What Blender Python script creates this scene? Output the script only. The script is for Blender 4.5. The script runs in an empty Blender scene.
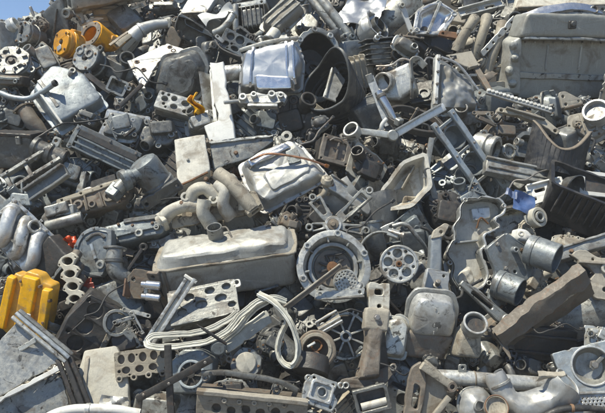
import bpy, bmesh, math, random
from mathutils import Vector, Matrix, Euler, noise
from mathutils.geometry import tessellate_polygon

# ------------------------------------------------------------------ camera, sky, sun, exposure
SC = bpy.context.scene
COL = SC.collection
PI = math.pi
R = math.radians
HALF = math.tan(R(25.0))
CAM_H, CAM_PITCH = 1.75, -2.0
cam_data = bpy.data.cameras.new('camera')
cam_data.sensor_width = 36.0
cam_data.lens = 18.0 / HALF
cam_data.clip_start = 0.05
cam_data.clip_end = 3000.0
cam = bpy.data.objects.new('camera', cam_data)
cam.location = (0, 0, CAM_H)
cam.rotation_euler = (R(90 + CAM_PITCH), 0, 0)
COL.objects.link(cam)
SC.camera = cam

SUN_EL, SUN_AZ = 65.0, 240.0          # azimuth clockwise from +Y (view direction)
world = bpy.data.worlds.new('World')
SC.world = world
world.use_nodes = True
wn = world.node_tree
wn.nodes.clear()
w_out = wn.nodes.new('ShaderNodeOutputWorld')
w_bg = wn.nodes.new('ShaderNodeBackground')
w_sky = wn.nodes.new('ShaderNodeTexSky')
w_sky.sky_type = 'NISHITA'
w_sky.sun_disc = False
w_sky.sun_elevation = R(SUN_EL)
w_sky.sun_rotation = R(SUN_AZ)
w_sky.altitude = 1800
w_sky.air_density = 1.0
w_sky.dust_density = 0.05
w_sky.ozone_density = 2.6
w_bg.inputs['Strength'].default_value = 0.125
wn.links.new(w_sky.outputs['Color'], w_bg.inputs['Color'])
wn.links.new(w_bg.outputs['Background'], w_out.inputs['Surface'])

sun_data = bpy.data.lights.new('sun', 'SUN')
sun_data.energy = 5.0
sun_data.angle = R(0.5)
sun_data.color = (1.0, 0.955, 0.81)
sun = bpy.data.objects.new('sun', sun_data)
COL.objects.link(sun)
to_sun = Vector((math.sin(R(SUN_AZ)) * math.cos(R(SUN_EL)),
                 math.cos(R(SUN_AZ)) * math.cos(R(SUN_EL)), math.sin(R(SUN_EL))))
sun.rotation_euler = to_sun.to_track_quat('Z', 'Y').to_euler()
sun.location = (-4, -5, 9)

SC.view_settings.view_transform = 'Standard'
SC.view_settings.look = 'None'
SC.view_settings.gamma = 1.0
SC.view_settings.use_curve_mapping = False
SC.view_settings.exposure = 0.36

# ------------------------------------------------------------------ placement on the heap's slope
K = 2 * HALF / 605.0                   # metres per photo pixel at one metre
CM = Matrix.Translation((0, 0, CAM_H)) @ Euler((R(90 + CAM_PITCH), 0, 0)).to_matrix().to_4x4()
D_TOP, D_BOT = 4.3, 2.45


def depth(py):
    f = py / 413.0
    return 1.0 / ((1 - f) / D_TOP + f / D_BOT)


def world_at(px, py, lift=0.0):
    """a point of the slope (lifted off it towards the viewer by so many units) and its unit size"""
    d = depth(py)
    d -= lift * d * K
    u = d * K
    return CM @ Vector(((px - 302.5) * u, (206.5 - py) * u, -d)), u


# ------------------------------------------------------------------ mesh collector
class MB:
    def __init__(s):
        s.v, s.f = [], []

    def add(s, vs, fs, m=None):
        o = len(s.v)
        if m is None:
            s.v += [Vector(p) for p in vs]
        else:
            s.v += [m @ Vector(p) for p in vs]
        s.f += [[i + o for i in f] for f in fs]
        return s

    def join(s, other, m=None):
        return s.add(other.v, other.f, m)

    def warp(s, amp, sc=0.06, seed=0.0):
        off = Vector((seed * 7.13, seed * 3.7, seed * 1.91))
        for i, p in enumerate(s.v):
            s.v[i] = p + (noise.noise_vector(p * sc + off) + 0.45 * noise.noise_vector(p * sc * 2.7 + off)) * amp
        return s

    def mesh(s, name, ang=32):
        me = bpy.data.meshes.new(name)
        me.from_pydata([tuple(p) for p in s.v], [], s.f)
        me.validate()
        bm = bmesh.new()
        bm.from_mesh(me)
        bmesh.ops.recalc_face_normals(bm, faces=bm.faces)
        for f in bm.faces:
            f.smooth = True
        bm.to_mesh(me)
        bm.free()
        me.set_sharp_from_angle(angle=R(ang))
        return me


def T(x=0, y=0, z=0, rx=0, ry=0, rz=0, s=1.0):
    return Matrix.Translation((x, y, z)) @ Euler((R(rx), R(ry), R(rz)), 'XYZ').to_matrix().to_4x4() @ Matrix.Scale(s, 4)


def axis_m(p, d, roll=0):
    """matrix that carries +Z onto direction d at point p"""
    q = Vector(d).normalized().to_track_quat('Z', 'Y')
    return Matrix.Translation(p) @ q.to_matrix().to_4x4() @ Matrix.Rotation(R(roll), 4, 'Z')


# ------------------------------------------------------------------ 2D outlines
def circ(cx, cy, r, n=16, a0=0):
    return [(cx + r * math.cos(a0 + 2 * PI * i / n), cy + r * math.sin(a0 + 2 * PI * i / n)) for i in range(n)]


def lobed(r, lobes, amp, n=60, a0=0.0, sharp=3.0):
    out = []
    for i in range(n):
        a = 2 * PI * i / n
        b = max(0.0, math.cos((a - a0) * lobes)) ** sharp
        out.append(((r + amp * b) * math.cos(a), (r + amp * b) * math.sin(a)))
    return out


def area2(p):
    return sum(p[i][0] * p[(i + 1) % len(p)][1] - p[(i + 1) % len(p)][0] * p[i][1] for i in range(len(p)))


def ccw(p):
    p = [tuple(q[:2]) for q in p]
    return p if area2(p) > 0 else p[::-1]


def rounded(poly, r, n=3):
    """polygon with rounded corners"""
    p = ccw(poly)
    out = []
    for i in range(len(p)):
        a, b, c = Vector(p[i - 1]), Vector(p[i]), Vector(p[(i + 1) % len(p)])
        u, w = (a - b), (c - b)
        rr = min(r, u.length * 0.45, w.length * 0.45)
        s, e = b + u.normalized() * rr, b + w.normalized() * rr
        for k in range(n + 1):
            t = k / n
            q = s * (1 - t) ** 2 + b * 2 * t * (1 - t) + e * t * t
            out.append((q.x, q.y))
    return out


def subdiv(poly, step):
    out = []
    for i in range(len(poly)):
        a, b = Vector(poly[i]), Vector(poly[(i + 1) % len(poly)])
        k = max(1, int((b - a).length / step))
        for j in range(k):
            q = a.lerp(b, j / k)
            out.append((q.x, q.y))
    return out


def rect(w, h, cx=0, cy=0):
    return [(cx - w / 2, cy - h / 2), (cx + w / 2, cy - h / 2), (cx + w / 2, cy + h / 2), (cx - w / 2, cy + h / 2)]


def offset(poly, d):
    """polygon grown by d (ccw)"""
    n = len(poly)
    out = []
    for i in range(n):
        a, b, c = Vector(poly[i - 1]), Vector(poly[i]), Vector(poly[(i + 1) % n])
        u, w = (b - a), (c - b)
        if u.length < 1e-6 or w.length < 1e-6:
            out.append((b.x, b.y))
            continue
        u.normalize()
        w.normalize()
        n1, n2 = Vector((u.y, -u.x)), Vector((w.y, -w.x))
        m = n1 + n2
        if m.length < 1e-4:
            m = n1.copy()
        m.normalize()
        k = min(2.0, 1.0 / max(0.3, m.dot(n1)))
        q = b + m * d * k
        out.append((q.x, q.y))
    return out


def offset_each(poly, ds):
    out = []
    n = len(poly)
    for i in range(n):
        t = Vector(poly[(i + 1) % n]) - Vector(poly[i - 1])
        if t.length < 1e-6:
            out.append(poly[i])
            continue
        t.normalize()
        out.append((poly[i][0] + t.y * ds[i], poly[i][1] - t.x * ds[i]))
    return out


# ------------------------------------------------------------------ solids (front face looks along +Z)
def box(w, h, d, m=None, ch=0.6, mb=None):
    mb = mb or MB()
    ch = min(ch, w * .3, h * .3, d * .3)
    if max(w, h, d) > 13:              # long pieces get cross-sections so that they can be bent and dented
        L, a, b, ax = sorted(((w, h, d, 'x'), (h, d, w, 'y'), (d, w, h, 'z')))[-1]
        sec = [(-a / 2 + ch, -b / 2), (a / 2 - ch, -b / 2), (a / 2, -b / 2 + ch), (a / 2, b / 2 - ch), (a / 2 - ch, b / 2), (-a / 2 + ch, b / 2), (-a / 2, b / 2 - ch), (-a / 2, -b / 2 + ch)]
        k = max(2, int(L / 6))
        zs = [(-L / 2, .94)] + [(-L / 2 + ch + (L - 2 * ch) * i / k, 1) for i in range(k + 1)] + [(L / 2, .94)]
        put = {'x': lambda u, p, q: (u, p, q), 'y': lambda u, p, q: (q, u, p), 'z': lambda u, p, q: (p, q, u)}[ax]
        return loft([[put(z, p * s, q * s) for p, q in sec] for z, s in zs], True, True, m, mb)
    hx, hy, hz = w / 2, h / 2, d / 2
    vs, idx = [], {}
    for sx in (-1, 1):
        for sy in (-1, 1):
            for sz in (-1, 1):
                for ax in range(3):
                    p = [sx * (hx - ch), sy * (hy - ch), sz * (hz - ch)]
                    p[ax] = (sx, sy, sz)[ax] * (hx, hy, hz)[ax]
                    idx[(sx, sy, sz, ax)] = len(vs)
                    vs.append(p)
    fs = []
    for ax in range(3):
        o = [a for a in range(3) if a != ax]
        for s in (-1, 1):
            q = []
            for a, b in ((-1, -1), (1, -1), (1, 1), (-1, 1)):
                k = [0, 0, 0]
                k[ax], k[o[0]], k[o[1]] = s, a, b
                q.append(idx[(k[0], k[1], k[2], ax)])
            fs.append(q)
    for ax in range(3):
        o = [a for a in range(3) if a != ax]
        for a in (-1, 1):
            for b in (-1, 1):
                q = []
                for s, face in ((-1, o[0]), (1, o[0]), (1, o[1]), (-1, o[1])):
                    k = [0, 0, 0]
                    k[ax], k[o[0]], k[o[1]] = s, a, b
                    q.append(idx[(k[0], k[1], k[2], face)])
                fs.append(q)
    for sx in (-1, 1):
        for sy in (-1, 1):
            for sz in (-1, 1):
                fs.append([idx[(sx, sy, sz, a)] for a in range(3)])
    return mb.add(vs, fs, m)


def loft(loops, cap0=True, cap1=True, m=None, mb=None, closed=False):
    mb = mb or MB()
    n = len(loops[0])
    vs, fs = [], []
    for lp in loops:
        vs += list(lp)
    L = len(loops)
    for k in range(L if closed else L - 1):
        a, b = k * n, ((k + 1) % L) * n
        for i in range(n):
            j = (i + 1) % n
            fs.append([a + i, a + j, b + j, b + i])
    if not closed:
        if cap0:
            fs.append(list(range(n))[::-1])
        if cap1:
            fs.append([(L - 1) * n + i for i in range(n)])
    return mb.add(vs, fs, m)


def plate(outer, holes=(), t=2.0, ch=0.4, m=None, mb=None):
    """flat plate with holes, z from -t to 0, chamfered rims"""
    mb = mb or MB()
    outer = ccw(outer)
    ext = max(max(p[0] for p in outer) - min(p[0] for p in outer), max(p[1] for p in outer) - min(p[1] for p in outer))
    if ext > 14:
        outer = subdiv(outer, max(3.0, ext / 18))
        cr = random.Random(int(ext * 37) + len(outer))       # nicked and chipped rims
        outer = offset_each(outer, [-(cr.uniform(0, .35) if cr.random() > .07 else cr.uniform(.6, min(2.0, ext * .03 + .6))) for _ in outer])
    hs = [ccw(h)[::-1] for h in holes]
    loops = [outer] + hs
    vs, fs = [], []
    rings = []
    for li, lp in enumerate(loops):
        ins = offset(lp, -ch)
        r = []
        for pts, z in ((ins, 0), (lp, -ch), (lp, -t + ch), (ins, -t)):
            r.append(list(range(len(vs), len(vs) + len(pts))))
            vs += [(p[0], p[1], z) for p in pts]
        rings.append(r)
        n = len(lp)
        for k in range(3):
            for i in range(n):
                j = (i + 1) % n
                fs.append([r[k][i], r[k + 1][i], r[k + 1][j], r[k][j]])
    flat = [[Vector((vs[i][0], vs[i][1], 0)) for i in r[0]] for r in rings]
    top = [i for r in rings for i in r[0]]
    bot = [i for r in rings for i in r[3]]
    for tri in tessellate_polygon(flat):
        fs.append([top[i] for i in tri])
        fs.append([bot[i] for i in tri][::-1])
    return mb.add(vs, fs, m)


def pan(outline, d, taper=0.9, edge=2.5, back=True, m=None, mb=None, step=6.0, crown=0.0, z0=0.0, walls=3):
    """pressed shell: outline at z0, rising to z0+d with a rounded shoulder and a slightly crowned face"""
    mb = mb or MB()
    o = subdiv(ccw(outline), step)
    cx = sum(p[0] for p in o) / len(o)
    cy = sum(p[1] for p in o) / len(o)

    def lp(s, ins, z):
        q = offset(o, -ins) if ins else o
        return [(cx + (p[0] - cx) * s, cy + (p[1] - cy) * s, z) for p in q]
    loops = []
    for k in range(walls + 1):
        f = k / walls
        loops.append(lp(1 + (taper - 1) * f, 0, z0 + (d - edge) * f))
    for k in (1, 2, 3):
        a = PI / 2 * k / 3
        loops.append(lp(taper, edge * (1 - math.cos(a)), z0 + d - edge + edge * math.sin(a)))
    base = loops[-1]
    for s in (.8, .55, .3, .1):
        loops.append([(cx + (p[0] - cx) * s, cy + (p[1] - cy) * s, z0 + d + crown * (1 - s * s)) for p in base])
    return loft(loops, back, True, m, mb)


def tray(outline, d, wall=1.2, taper=0.9, flange=0.0, m=None, mb=None, step=6.0):
    """open tray: the mouth looks along +Z at z=0, floor at z=-d"""
    mb = mb or MB()
    o = subdiv(ccw(outline), step)
    cx = sum(p[0] for p in o) / len(o)
    cy = sum(p[1] for p in o) / len(o)

    def lp(s, grow, z):
        q = offset(o, grow) if grow else o
        return [(cx + (p[0] - cx) * s, cy + (p[1] - cy) * s, z) for p in q]
    loops = [lp(taper * .1, 0, -d), lp(taper * .95, 0, -d), lp(taper, 0, -d + 1.5), lp(1 - (1 - taper) * .5, 0, -d * .5)]
    if flange:
        loops += [lp(1, 0, -wall), lp(1, flange, -wall), lp(1, flange, 0)]
    loops += [lp(1, 0, 0), lp(1, -wall, -.01), lp(1 - (1 - taper) * .5, -wall, -d * .5),
              lp(taper, -wall - 1.0, -d + wall + .6), lp(taper * .85, -wall - 1, -d + wall), lp(taper * .5, -wall, -d + wall), lp(taper * .1, 0, -d + wall)]
    return loft(loops, True, True, m, mb)


def lathe(prof, n=28, m=None, mb=None, cap0=True, cap1=True, mod=None):
    mb = mb or MB()
    loops = []
    for r, z in prof:
        lp = []
        for i in range(n):
            a = 2 * PI * i / n
            rr = max(r, 0.02) * (mod(a, z) if mod else 1.0)
            lp.append((rr * math.cos(a), rr * math.sin(a), z))
        loops.append(lp)
    return loft(loops, cap0, cap1, m, mb)


def ring(ro, ri, d, m=None, n=28, mb=None, ch=0.5):
    """open tube, mouth at z=0, back at z=-d"""
    mb = mb or MB()
    prof = [(ri, -d), (ro - ch, -d), (ro, -d + ch), (ro, -ch), (ro - ch, 0), (ri + ch, 0), (ri, -ch)]
    loops = [[(r * math.cos(2 * PI * i / n), r * math.sin(2 * PI * i / n), z) for i in range(n)] for r, z in prof]
    return loft(loops, m=m, mb=mb, closed=True)


def smooth_path(pts, k=5):
    pts = [Vector(p) if len(p) == 3 else Vector((p[0], p[1], 0)) for p in pts]
    if len(pts) < 3:
        return [pts[0].lerp(pts[1], i / 4) for i in range(5)]
    out = []
    e = [pts[0] * 2 - pts[1]] + pts + [pts[-1] * 2 - pts[-2]]
    for i in range(1, len(e) - 2):
        a, b, c, d = e[i - 1], e[i], e[i + 1], e[i + 2]
        for j in range(k):
            t = j / k
            out.append(0.5 * ((2 * b) + (c - a) * t + (2 * a - 5 * b + 4 * c - d) * t * t + (3 * b - a - 3 * c + d) * t ** 3))
    out.append(pts[-1])
    return out


def sweep(path, section, m=None, mb=None, up=(0, 0, 1), scale=None, cap=True, transport=True):
    """2D section carried along a path; section x is sideways, section y along the normal"""
    mb = mb or MB()
    N = len(path)
    loops = []
    nrm = None
    for i, p in enumerate(path):
        t = (path[min(i + 1, N - 1)] - path[max(i - 1, 0)])
        if t.length < 1e-6:
            t = Vector((1, 0, 0))
        t.normalize()
        if nrm is None or not transport:
            nrm = Vector(up)
        nrm = nrm - t * nrm.dot(t)
        if nrm.length < 1e-4:
            nrm = t.orthogonal()
        nrm.normalize()
        b = t.cross(nrm)
        s = 1.0 if scale is None else (scale(i / (N - 1)) if callable(scale) else scale[min(int(i / (N - 1) * (len(scale) - 1) + .5), len(scale) - 1)])
        loops.append([p + b * (q[0] * s) + nrm * (q[1] * s) for q in section])
    return loft(loops, cap, cap, m, mb)


def pipe(pts, r, m=None, mb=None, n=14, k=5, wall=0.0, scale=None):
    path = smooth_path(pts, k)
    mb = mb or MB()
    sweep(path, circ(0, 0, r, n), m, mb, scale=scale, cap=(wall == 0))
    if wall:
        sweep(path, circ(0, 0, r - wall, n), m, mb, scale=scale, cap=False)
        for e, sg in ((0, -1), (-1, 1)):
            t = ((path[1] - path[0]) if e == 0 else (path[-1] - path[-2])).normalized()
            s = 1.0 if scale is None or not callable(scale) else scale(0 if e == 0 else 1)
            mm = axis_m(path[e], t * sg)
            ring(r * s, (r - wall) * s, .8, (m @ mm) if m else mm, n, mb, ch=.2)
    return mb


def hexb(x, y, z, r=1.5, h=1.2, m=None, mb=None):
    """hexagon bolt head on a washer"""
    mb = mb or MB()
    mm = T(x, y, z)
    if m:
        mm = m @ mm
    lathe([(r * 1.25, -.3), (r * 1.25, .25), (r * 1.0, .25), (r, h * .8), (r * .8, h)], 6, mm, mb)
    return mb


def bolts(pts, r=1.5, h=1.2, m=None):
    mb = MB()
    for p in pts:
        hexb(p[0], p[1], p[2] if len(p) > 2 else 0, r, h, m, mb)
    return mb


def boss(x, y, z, r, h, hole=0.5, m=None, mb=None, n=14):
    """round boss with a blind hole, rising from z to z+h"""
    mb = mb or MB()
    mm = T(x, y, z)
    if m:
        mm = m @ mm
    prof = [(r * 1.12, -.5), (r, h * .3), (r, h - .3), (r - .3, h), (r * hole + .2, h), (r * hole, h - .3), (r * hole, h - max(1.5, h * .6))]
    return lathe(prof, n, mm, mb)


def sheet(fn, nu, nv, t=0.8, m=None, mb=None):
    """bent sheet: fn(u,v) -> point, thickness along the local normal"""
    mb = mb or MB()
    pts = [[Vector(fn(i / nu, j / nv)) for j in range(nv + 1)] for i in range(nu + 1)]
    vs, fs = [], []

    def nr(i, j):
        a = pts[min(i + 1, nu)][j] - pts[max(i - 1, 0)][j]
        b = pts[i][min(j + 1, nv)] - pts[i][max(j - 1, 0)]
        c = a.cross(b)
        return c.normalized() if c.length > 1e-9 else Vector((0, 0, 1))
    for s in (0, 1):
        for i in range(nu + 1):
            for j in range(nv + 1):
                vs.append(pts[i][j] - nr(i, j) * (t * s))
    W = nv + 1
    o = (nu + 1) * W
    for i in range(nu):
        for j in range(nv):
            a = i * W + j
            fs.append([a, a + W, a + W + 1, a + 1])
            fs.append([o + a, o + a + 1, o + a + W + 1, o + a + W])
    for i in range(nu):
        for j in (0, nv):
            a = i * W + j
            fs.append([a, a + W, o + a + W, o + a])
    for j in range(nv):
        for i in (0, nu):
            a = i * W + j
            fs.append([a, a + 1, o + a + 1, o + a])
    return mb.add(vs, fs, m)


# ------------------------------------------------------------------ materials
MATS = {}


def mk(name, col, metallic=0.35, rough=0.5, dirt=0.4, dirt_col=(.10, .085, .07), bump=0.25, sc=0.05, spot=0.0, spot_col=(.16, .075, .035), var=0.22, spec=0.5, rvar=1.0, oil=0.0):
    m = bpy.data.materials.new(name)
    m.use_nodes = True
    nt = m.node_tree
    nt.nodes.clear()
    N, L = nt.nodes.new, nt.links.new
    out, bs = N('ShaderNodeOutputMaterial'), N('ShaderNodeBsdfPrincipled')
    L(bs.outputs['BSDF'], out.inputs['Surface'])
    tc, oi = N('ShaderNodeTexCoord'), N('ShaderNodeObjectInfo')
    mul = N('ShaderNodeMath'); mul.operation = 'MULTIPLY'; mul.inputs[1].default_value = 211.0
    L(oi.outputs['Random'], mul.inputs[0])
    add = N('ShaderNodeVectorMath'); add.operation = 'ADD'
    L(tc.outputs['Object'], add.inputs[0]); L(mul.outputs[0], add.inputs[1])

    def nz(scale, detail=4, rough_=.6, dist=0.0):
        n = N('ShaderNodeTexNoise')
        n.inputs['Scale'].default_value = scale
        n.inputs['Detail'].default_value = detail
        n.inputs['Roughness'].default_value = rough_
        n.inputs['Distortion'].default_value = dist
        L(add.outputs[0], n.inputs['Vector'])
        return n.outputs['Fac']

    def ramp(src, a, b):
        r = N('ShaderNodeMapRange')
        r.inputs['From Min'].default_value, r.inputs['From Max'].default_value = a, b
        L(src, r.inputs['Value'])
        return r.outputs['Result']

    def mix(fac, a, b, mode='MIX'):
        x = N('ShaderNodeMix'); x.data_type = 'RGBA'; x.blend_type = mode
        for s, v in ((0, fac), (6, a), (7, b)):
            if isinstance(v, (int, float)):
                x.inputs[s].default_value = v
            elif isinstance(v, tuple):
                x.inputs[s].default_value = (*v, 1)
            else:
                L(v, x.inputs[s])
        return x.outputs[2]
    big, mid, fine = nz(sc, 5, .62, .6), nz(sc * 4.5, 4, .6), nz(sc * 20, 3, .6)
    c = mix(ramp(mid, .3, .7), tuple(x * (1 - var * .6) for x in col), tuple(min(1, x * (1 + var * .6)) for x in col))
    # long thin scratches and rub marks
    mp = N('ShaderNodeMapping'); mp.inputs['Scale'].default_value = (1.0, .06, .5); mp.inputs['Rotation'].default_value = (.3, .2, .6)
    L(add.outputs[0], mp.inputs['Vector'])
    sn = N('ShaderNodeTexNoise'); sn.inputs['Scale'].default_value = sc * 34; sn.inputs['Detail'].default_value = 3
    L(mp.outputs['Vector'], sn.inputs['Vector'])
    sf = N('ShaderNodeMath'); sf.operation = 'MULTIPLY'; sf.inputs[1].default_value = .45
    L(ramp(sn.outputs['Fac'], .6, .7), sf.inputs[0])
    c = mix(sf.outputs[0], c, tuple(min(.8, x * 1.5 + .03) for x in col))
    # each thing its own shade
    rv = N('ShaderNodeMapRange'); rv.inputs['To Min'].default_value, rv.inputs['To Max'].default_value = .74, 1.2
    L(oi.outputs['Random'], rv.inputs['Value'])
    hs = N('ShaderNodeHueSaturation'); L(c, hs.inputs['Color']); L(rv.outputs[0], hs.inputs['Value'])
    fr = N('ShaderNodeMath'); fr.operation = 'FRACT'
    m7 = N('ShaderNodeMath'); m7.operation = 'MULTIPLY'; m7.inputs[1].default_value = 7.31
    L(oi.outputs['Random'], m7.inputs[0]); L(m7.outputs[0], fr.inputs[0])
    st = N('ShaderNodeMapRange'); st.inputs['To Min'].default_value, st.inputs['To Max'].default_value = .85, 1.2
    L(fr.outputs[0], st.inputs['Value']); L(st.outputs[0], hs.inputs['Saturation'])
    dv = N('ShaderNodeMapRange'); dv.inputs['To Min'].default_value, dv.inputs['To Max'].default_value = .25, 1.0
    m13 = N('ShaderNodeMath'); m13.operation = 'MULTIPLY'; m13.inputs[1].default_value = 13.7
    fr2 = N('ShaderNodeMath'); fr2.operation = 'FRACT'
    L(oi.outputs['Random'], m13.inputs[0]); L(m13.outputs[0], fr2.inputs[0]); L(fr2.outputs[0], dv.inputs['Value'])
    c = hs.outputs['Color']
    mfac = None
    if dirt:
        fac = N('ShaderNodeMath'); fac.operation = 'MULTIPLY'; L(ramp(big, .5, .62), fac.inputs[0])
        dm = N('ShaderNodeMath'); dm.operation = 'MULTIPLY'; dm.inputs[1].default_value = min(1.4, dirt * 2.2); dm.use_clamp = True
        L(dv.outputs[0], dm.inputs[0]); L(dm.outputs[0], fac.inputs[1])
        c = mix(fac.outputs[0], c, dirt_col)
        f2 = N('ShaderNodeMath'); f2.operation = 'MULTIPLY'; f2.inputs[1].default_value = dirt * .7
        L(ramp(fine, .56, .72), f2.inputs[0])
        c = mix(f2.outputs[0], c, tuple(x * .8 for x in dirt_col))
        mfac = fac.outputs[0]
    if spot:
        f3 = N('ShaderNodeMath'); f3.operation = 'MULTIPLY'; f3.inputs[1].default_value = spot
        L(ramp(nz(sc * 2.1, 6, .7, 1.0), .54, .66), f3.inputs[0])
        c = mix(f3.outputs[0], c, spot_col)
    if oil:
        f4 = N('ShaderNodeMath'); f4.operation = 'MULTIPLY'
        gt = N('ShaderNodeMapRange'); gt.inputs['From Min'].default_value, gt.inputs['From Max'].default_value = .35, .6
        gt.inputs['To Max'].default_value = oil
        L(fr.outputs[0], gt.inputs['Value']); L(gt.outputs[0], f4.inputs[1])
        L(ramp(nz(sc * 1.4, 6, .68, 1.4), .57, .62), f4.inputs[0])
        c = mix(f4.outputs[0], c, (.028, .024, .02))
    L(c, bs.inputs['Base Color'])
    if metallic and mfac is not None:
        mm = N('ShaderNodeMapRange'); mm.inputs['To Min'].default_value, mm.inputs['To Max'].default_value = metallic, metallic * .25
        L(mfac, mm.inputs['Value']); L(mm.outputs[0], bs.inputs['Metallic'])
    else:
        bs.inputs['Metallic'].default_value = metallic
    rr = N('ShaderNodeMapRange')
    rr.inputs['To Min'].default_value, rr.inputs['To Max'].default_value = max(.04, rough - .14 * rvar), min(1, rough + .22 * rvar)
    L(ramp(mid, .3, .72), rr.inputs['Value']); L(rr.outputs[0], bs.inputs['Roughness'])
    bs.inputs['Specular IOR Level'].default_value = spec
    if bump:
        b1 = N('ShaderNodeBump'); b1.inputs['Strength'].default_value = bump; b1.inputs['Distance'].default_value = .004
        L(mid, b1.inputs['Height'])
        b2 = N('ShaderNodeBump'); b2.inputs['Strength'].default_value = bump * .7; b2.inputs['Distance'].default_value = .0012
        L(fine, b2.inputs['Height']); L(b1.outputs['Normal'], b2.inputs['Normal'])
        L(b2.outputs['Normal'], bs.inputs['Normal'])
    MATS[name] = m
    return m


mk('alu_bright', (.60, .595, .56), .5, .38, .45, (.24, .21, .17), .22, oil=.6)
mk('alu_light', (.47, .468, .432), .5, .42, .6, (.17, .145, .115), .3, oil=.85)
mk('alu_mid', (.31, .31, .285), .5, .44, .65, (.12, .10, .08), .32, spot=.25, spot_col=(.16, .12, .09), oil=.9)
mk('alu_dark', (.15, .15, .14), .5, .44, .6, (.07, .06, .05), .35, spot=.45, spot_col=(.33, .325, .3), oil=.6)
mk('alu_blue', (.19, .206, .208), .4, .44, .5, (.12, .11, .095), .28, spot=.3, spot_col=(.34, .34, .32), oil=.7)
mk('alu_blue_light', (.36, .39, .40), .4, .42, .4, (.19, .17, .14), .26)
mk('dusty_tan', (.36, .325, .26), .15, .68, .55, (.2, .16, .115), .35, oil=.7)
mk('dusty_pale', (.50, .475, .405), .15, .65, .5, (.26, .21, .15), .35)
mk('dull_brown', (.185, .158, .125), .15, .62, .5, (.09, .07, .05), .35, spot=.5, spot_col=(.2, .10, .05))
mk('rust', (.19, .105, .06), .1, .8, .5, (.08, .045, .025), .5)
mk('iron_oily', (.065, .061, .056), .3, .48, .5, (.03, .026, .022), .4, spot=.35, spot_col=(.15, .085, .05))
mk('black_plastic', (.02, .02, .021), 0, .42, .55, (.085, .078, .07), .15)
mk('black_rubber', (.03, .03, .03), 0, .6, .6, (.10, .09, .078), .2)
mk('chrome', (.62, .62, .62), .9, .26, .12, (.3, .28, .25), .03, var=.06, rvar=.4)
mk('sheet_silver', (.40, .40, .38), .5, .46, .55, (.25, .23, .19), .035, var=.08)
mk('sheet_dull', (.46, .46, .44), .45, .45, .4, (.24, .21, .17), .06, var=.1)
mk('white_paint', (.68, .67, .62), 0, .45, .4, (.45, .41, .34), .08, var=.05)
mk('orange_paint', (.78, .35, .012), 0, .45, .45, (.2, .09, .03), .2, var=.15, spot=.5, spot_col=(.16, .12, .09))
mk('yellow_paint', (.78, .40, .012), 0, .45, .4, (.30, .17, .05), .2, var=.14, spot=.5, spot_col=(.2, .18, .15))
mk('blue_plastic', (.10, .15, .29), 0, .45, .3, (.12, .15, .28), .15)
mk('red_plastic', (.5, .07, .025), 0, .45, .25, (.2, .04, .02), .15)
mk('copper', (.5, .24, .12), .8, .4, .4, (.14, .09, .06), .2)
mk('gasket', (.45, .41, .34), .05, .75, .45, (.2, .165, .12), .25)
mk('bolt_steel', (.30, .28, .25), .6, .42, .5, (.13, .085, .05), .2)
mk('bolt_rust', (.2, .125, .075), .2, .7, .5, (.10, .055, .03), .3)
mk('machined', (.5, .5, .48), .6, .33, .35, (.26, .23, .18), .15)
mk('rubber_trim', (.36, .355, .31), 0, .6, .45, (.2, .18, .14), .12)
mk('trim_edge', (.66, .64, .55), 0, .5, .5, (.45, .41, .32), .08)
mk('tank_grey', (.36, .355, .325), .35, .48, .6, (.21, .185, .15), .1, sc=.035, var=.1)
mk('radiator_grey', (.335, .33, .295), .3, .5, .6, (.17, .145, .11), .16, sc=.04, var=.15)
mk('dark_plastic', (.055, .056, .056), .1, .4, .6, (.12, .11, .095), .12)
mk('grime', (.06, .053, .045), .1, .7, .6, (.03, .026, .022), .5)
mk('foil', (.58, .585, .58), .8, .38, 0, (.34, .32, .3), .02, var=.04, rvar=.2)

# ------------------------------------------------------------------ things and parts
HERO = []                               # (x, y, radius, short phrase) for naming what lies between


SUBS = {'bolt_heads', 'boss', 'rib', 'rim_boss', 'face_boss', 'rail_bolt', 'bolt', 'stud', 'rivet', 'drain_plug', 'groove_rib', 'pressed_rib',
        'pressed_dimple', 'edge_rib', 'top_rib', 'wall_rib', 'foot_ring', 'embossed_mark', 'screw', 'cap_bolt', 'rusty_washer', 'inner_nut', 'ridge', 'cooling_fin', 'badge', 'label_patch'}


class Thing:
    pass


def thing(name, label, cat, px, py, roll=0, pitch=0, yaw=0, lift=0.0, short=None, rad=20, group=None):
    t = Thing()
    o = bpy.data.objects.new(name, None)
    o.empty_display_size = .05
    COL.objects.link(o)
    p, u = world_at(px, py, lift)
    t.rv = (Matrix.Rotation(R(roll), 3, 'Z') @ Matrix.Rotation(R(pitch), 3, 'X') @ Matrix.Rotation(R(yaw), 3, 'Y'))
    t.c = (px, py)
    o.matrix_world = Matrix.Translation(p) @ CM.to_3x3().to_4x4() @ t.rv.to_4x4() @ Matrix.Scale(u, 4)
    o['label'] = label
    o['category'] = cat
    if group:
        o['group'] = group
    t.o = o
    if short:
        HERO.append((px, py, rad, short))
    return t


def on(t, pts, z=0.0):
    """points seen at these places, carried onto the thing's own tilted face"""
    n = t.rv @ Vector((0, 0, 1))
    inv = t.rv.transposed()
    out = []
    for a, b in pts:
        x, y = a - t.c[0], t.c[1] - b
        zz = -(n.x * x + n.y * y) / n.z
        q = inv @ Vector((x, y, zz))
        out.append((q.x, q.y))
    return out


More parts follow.
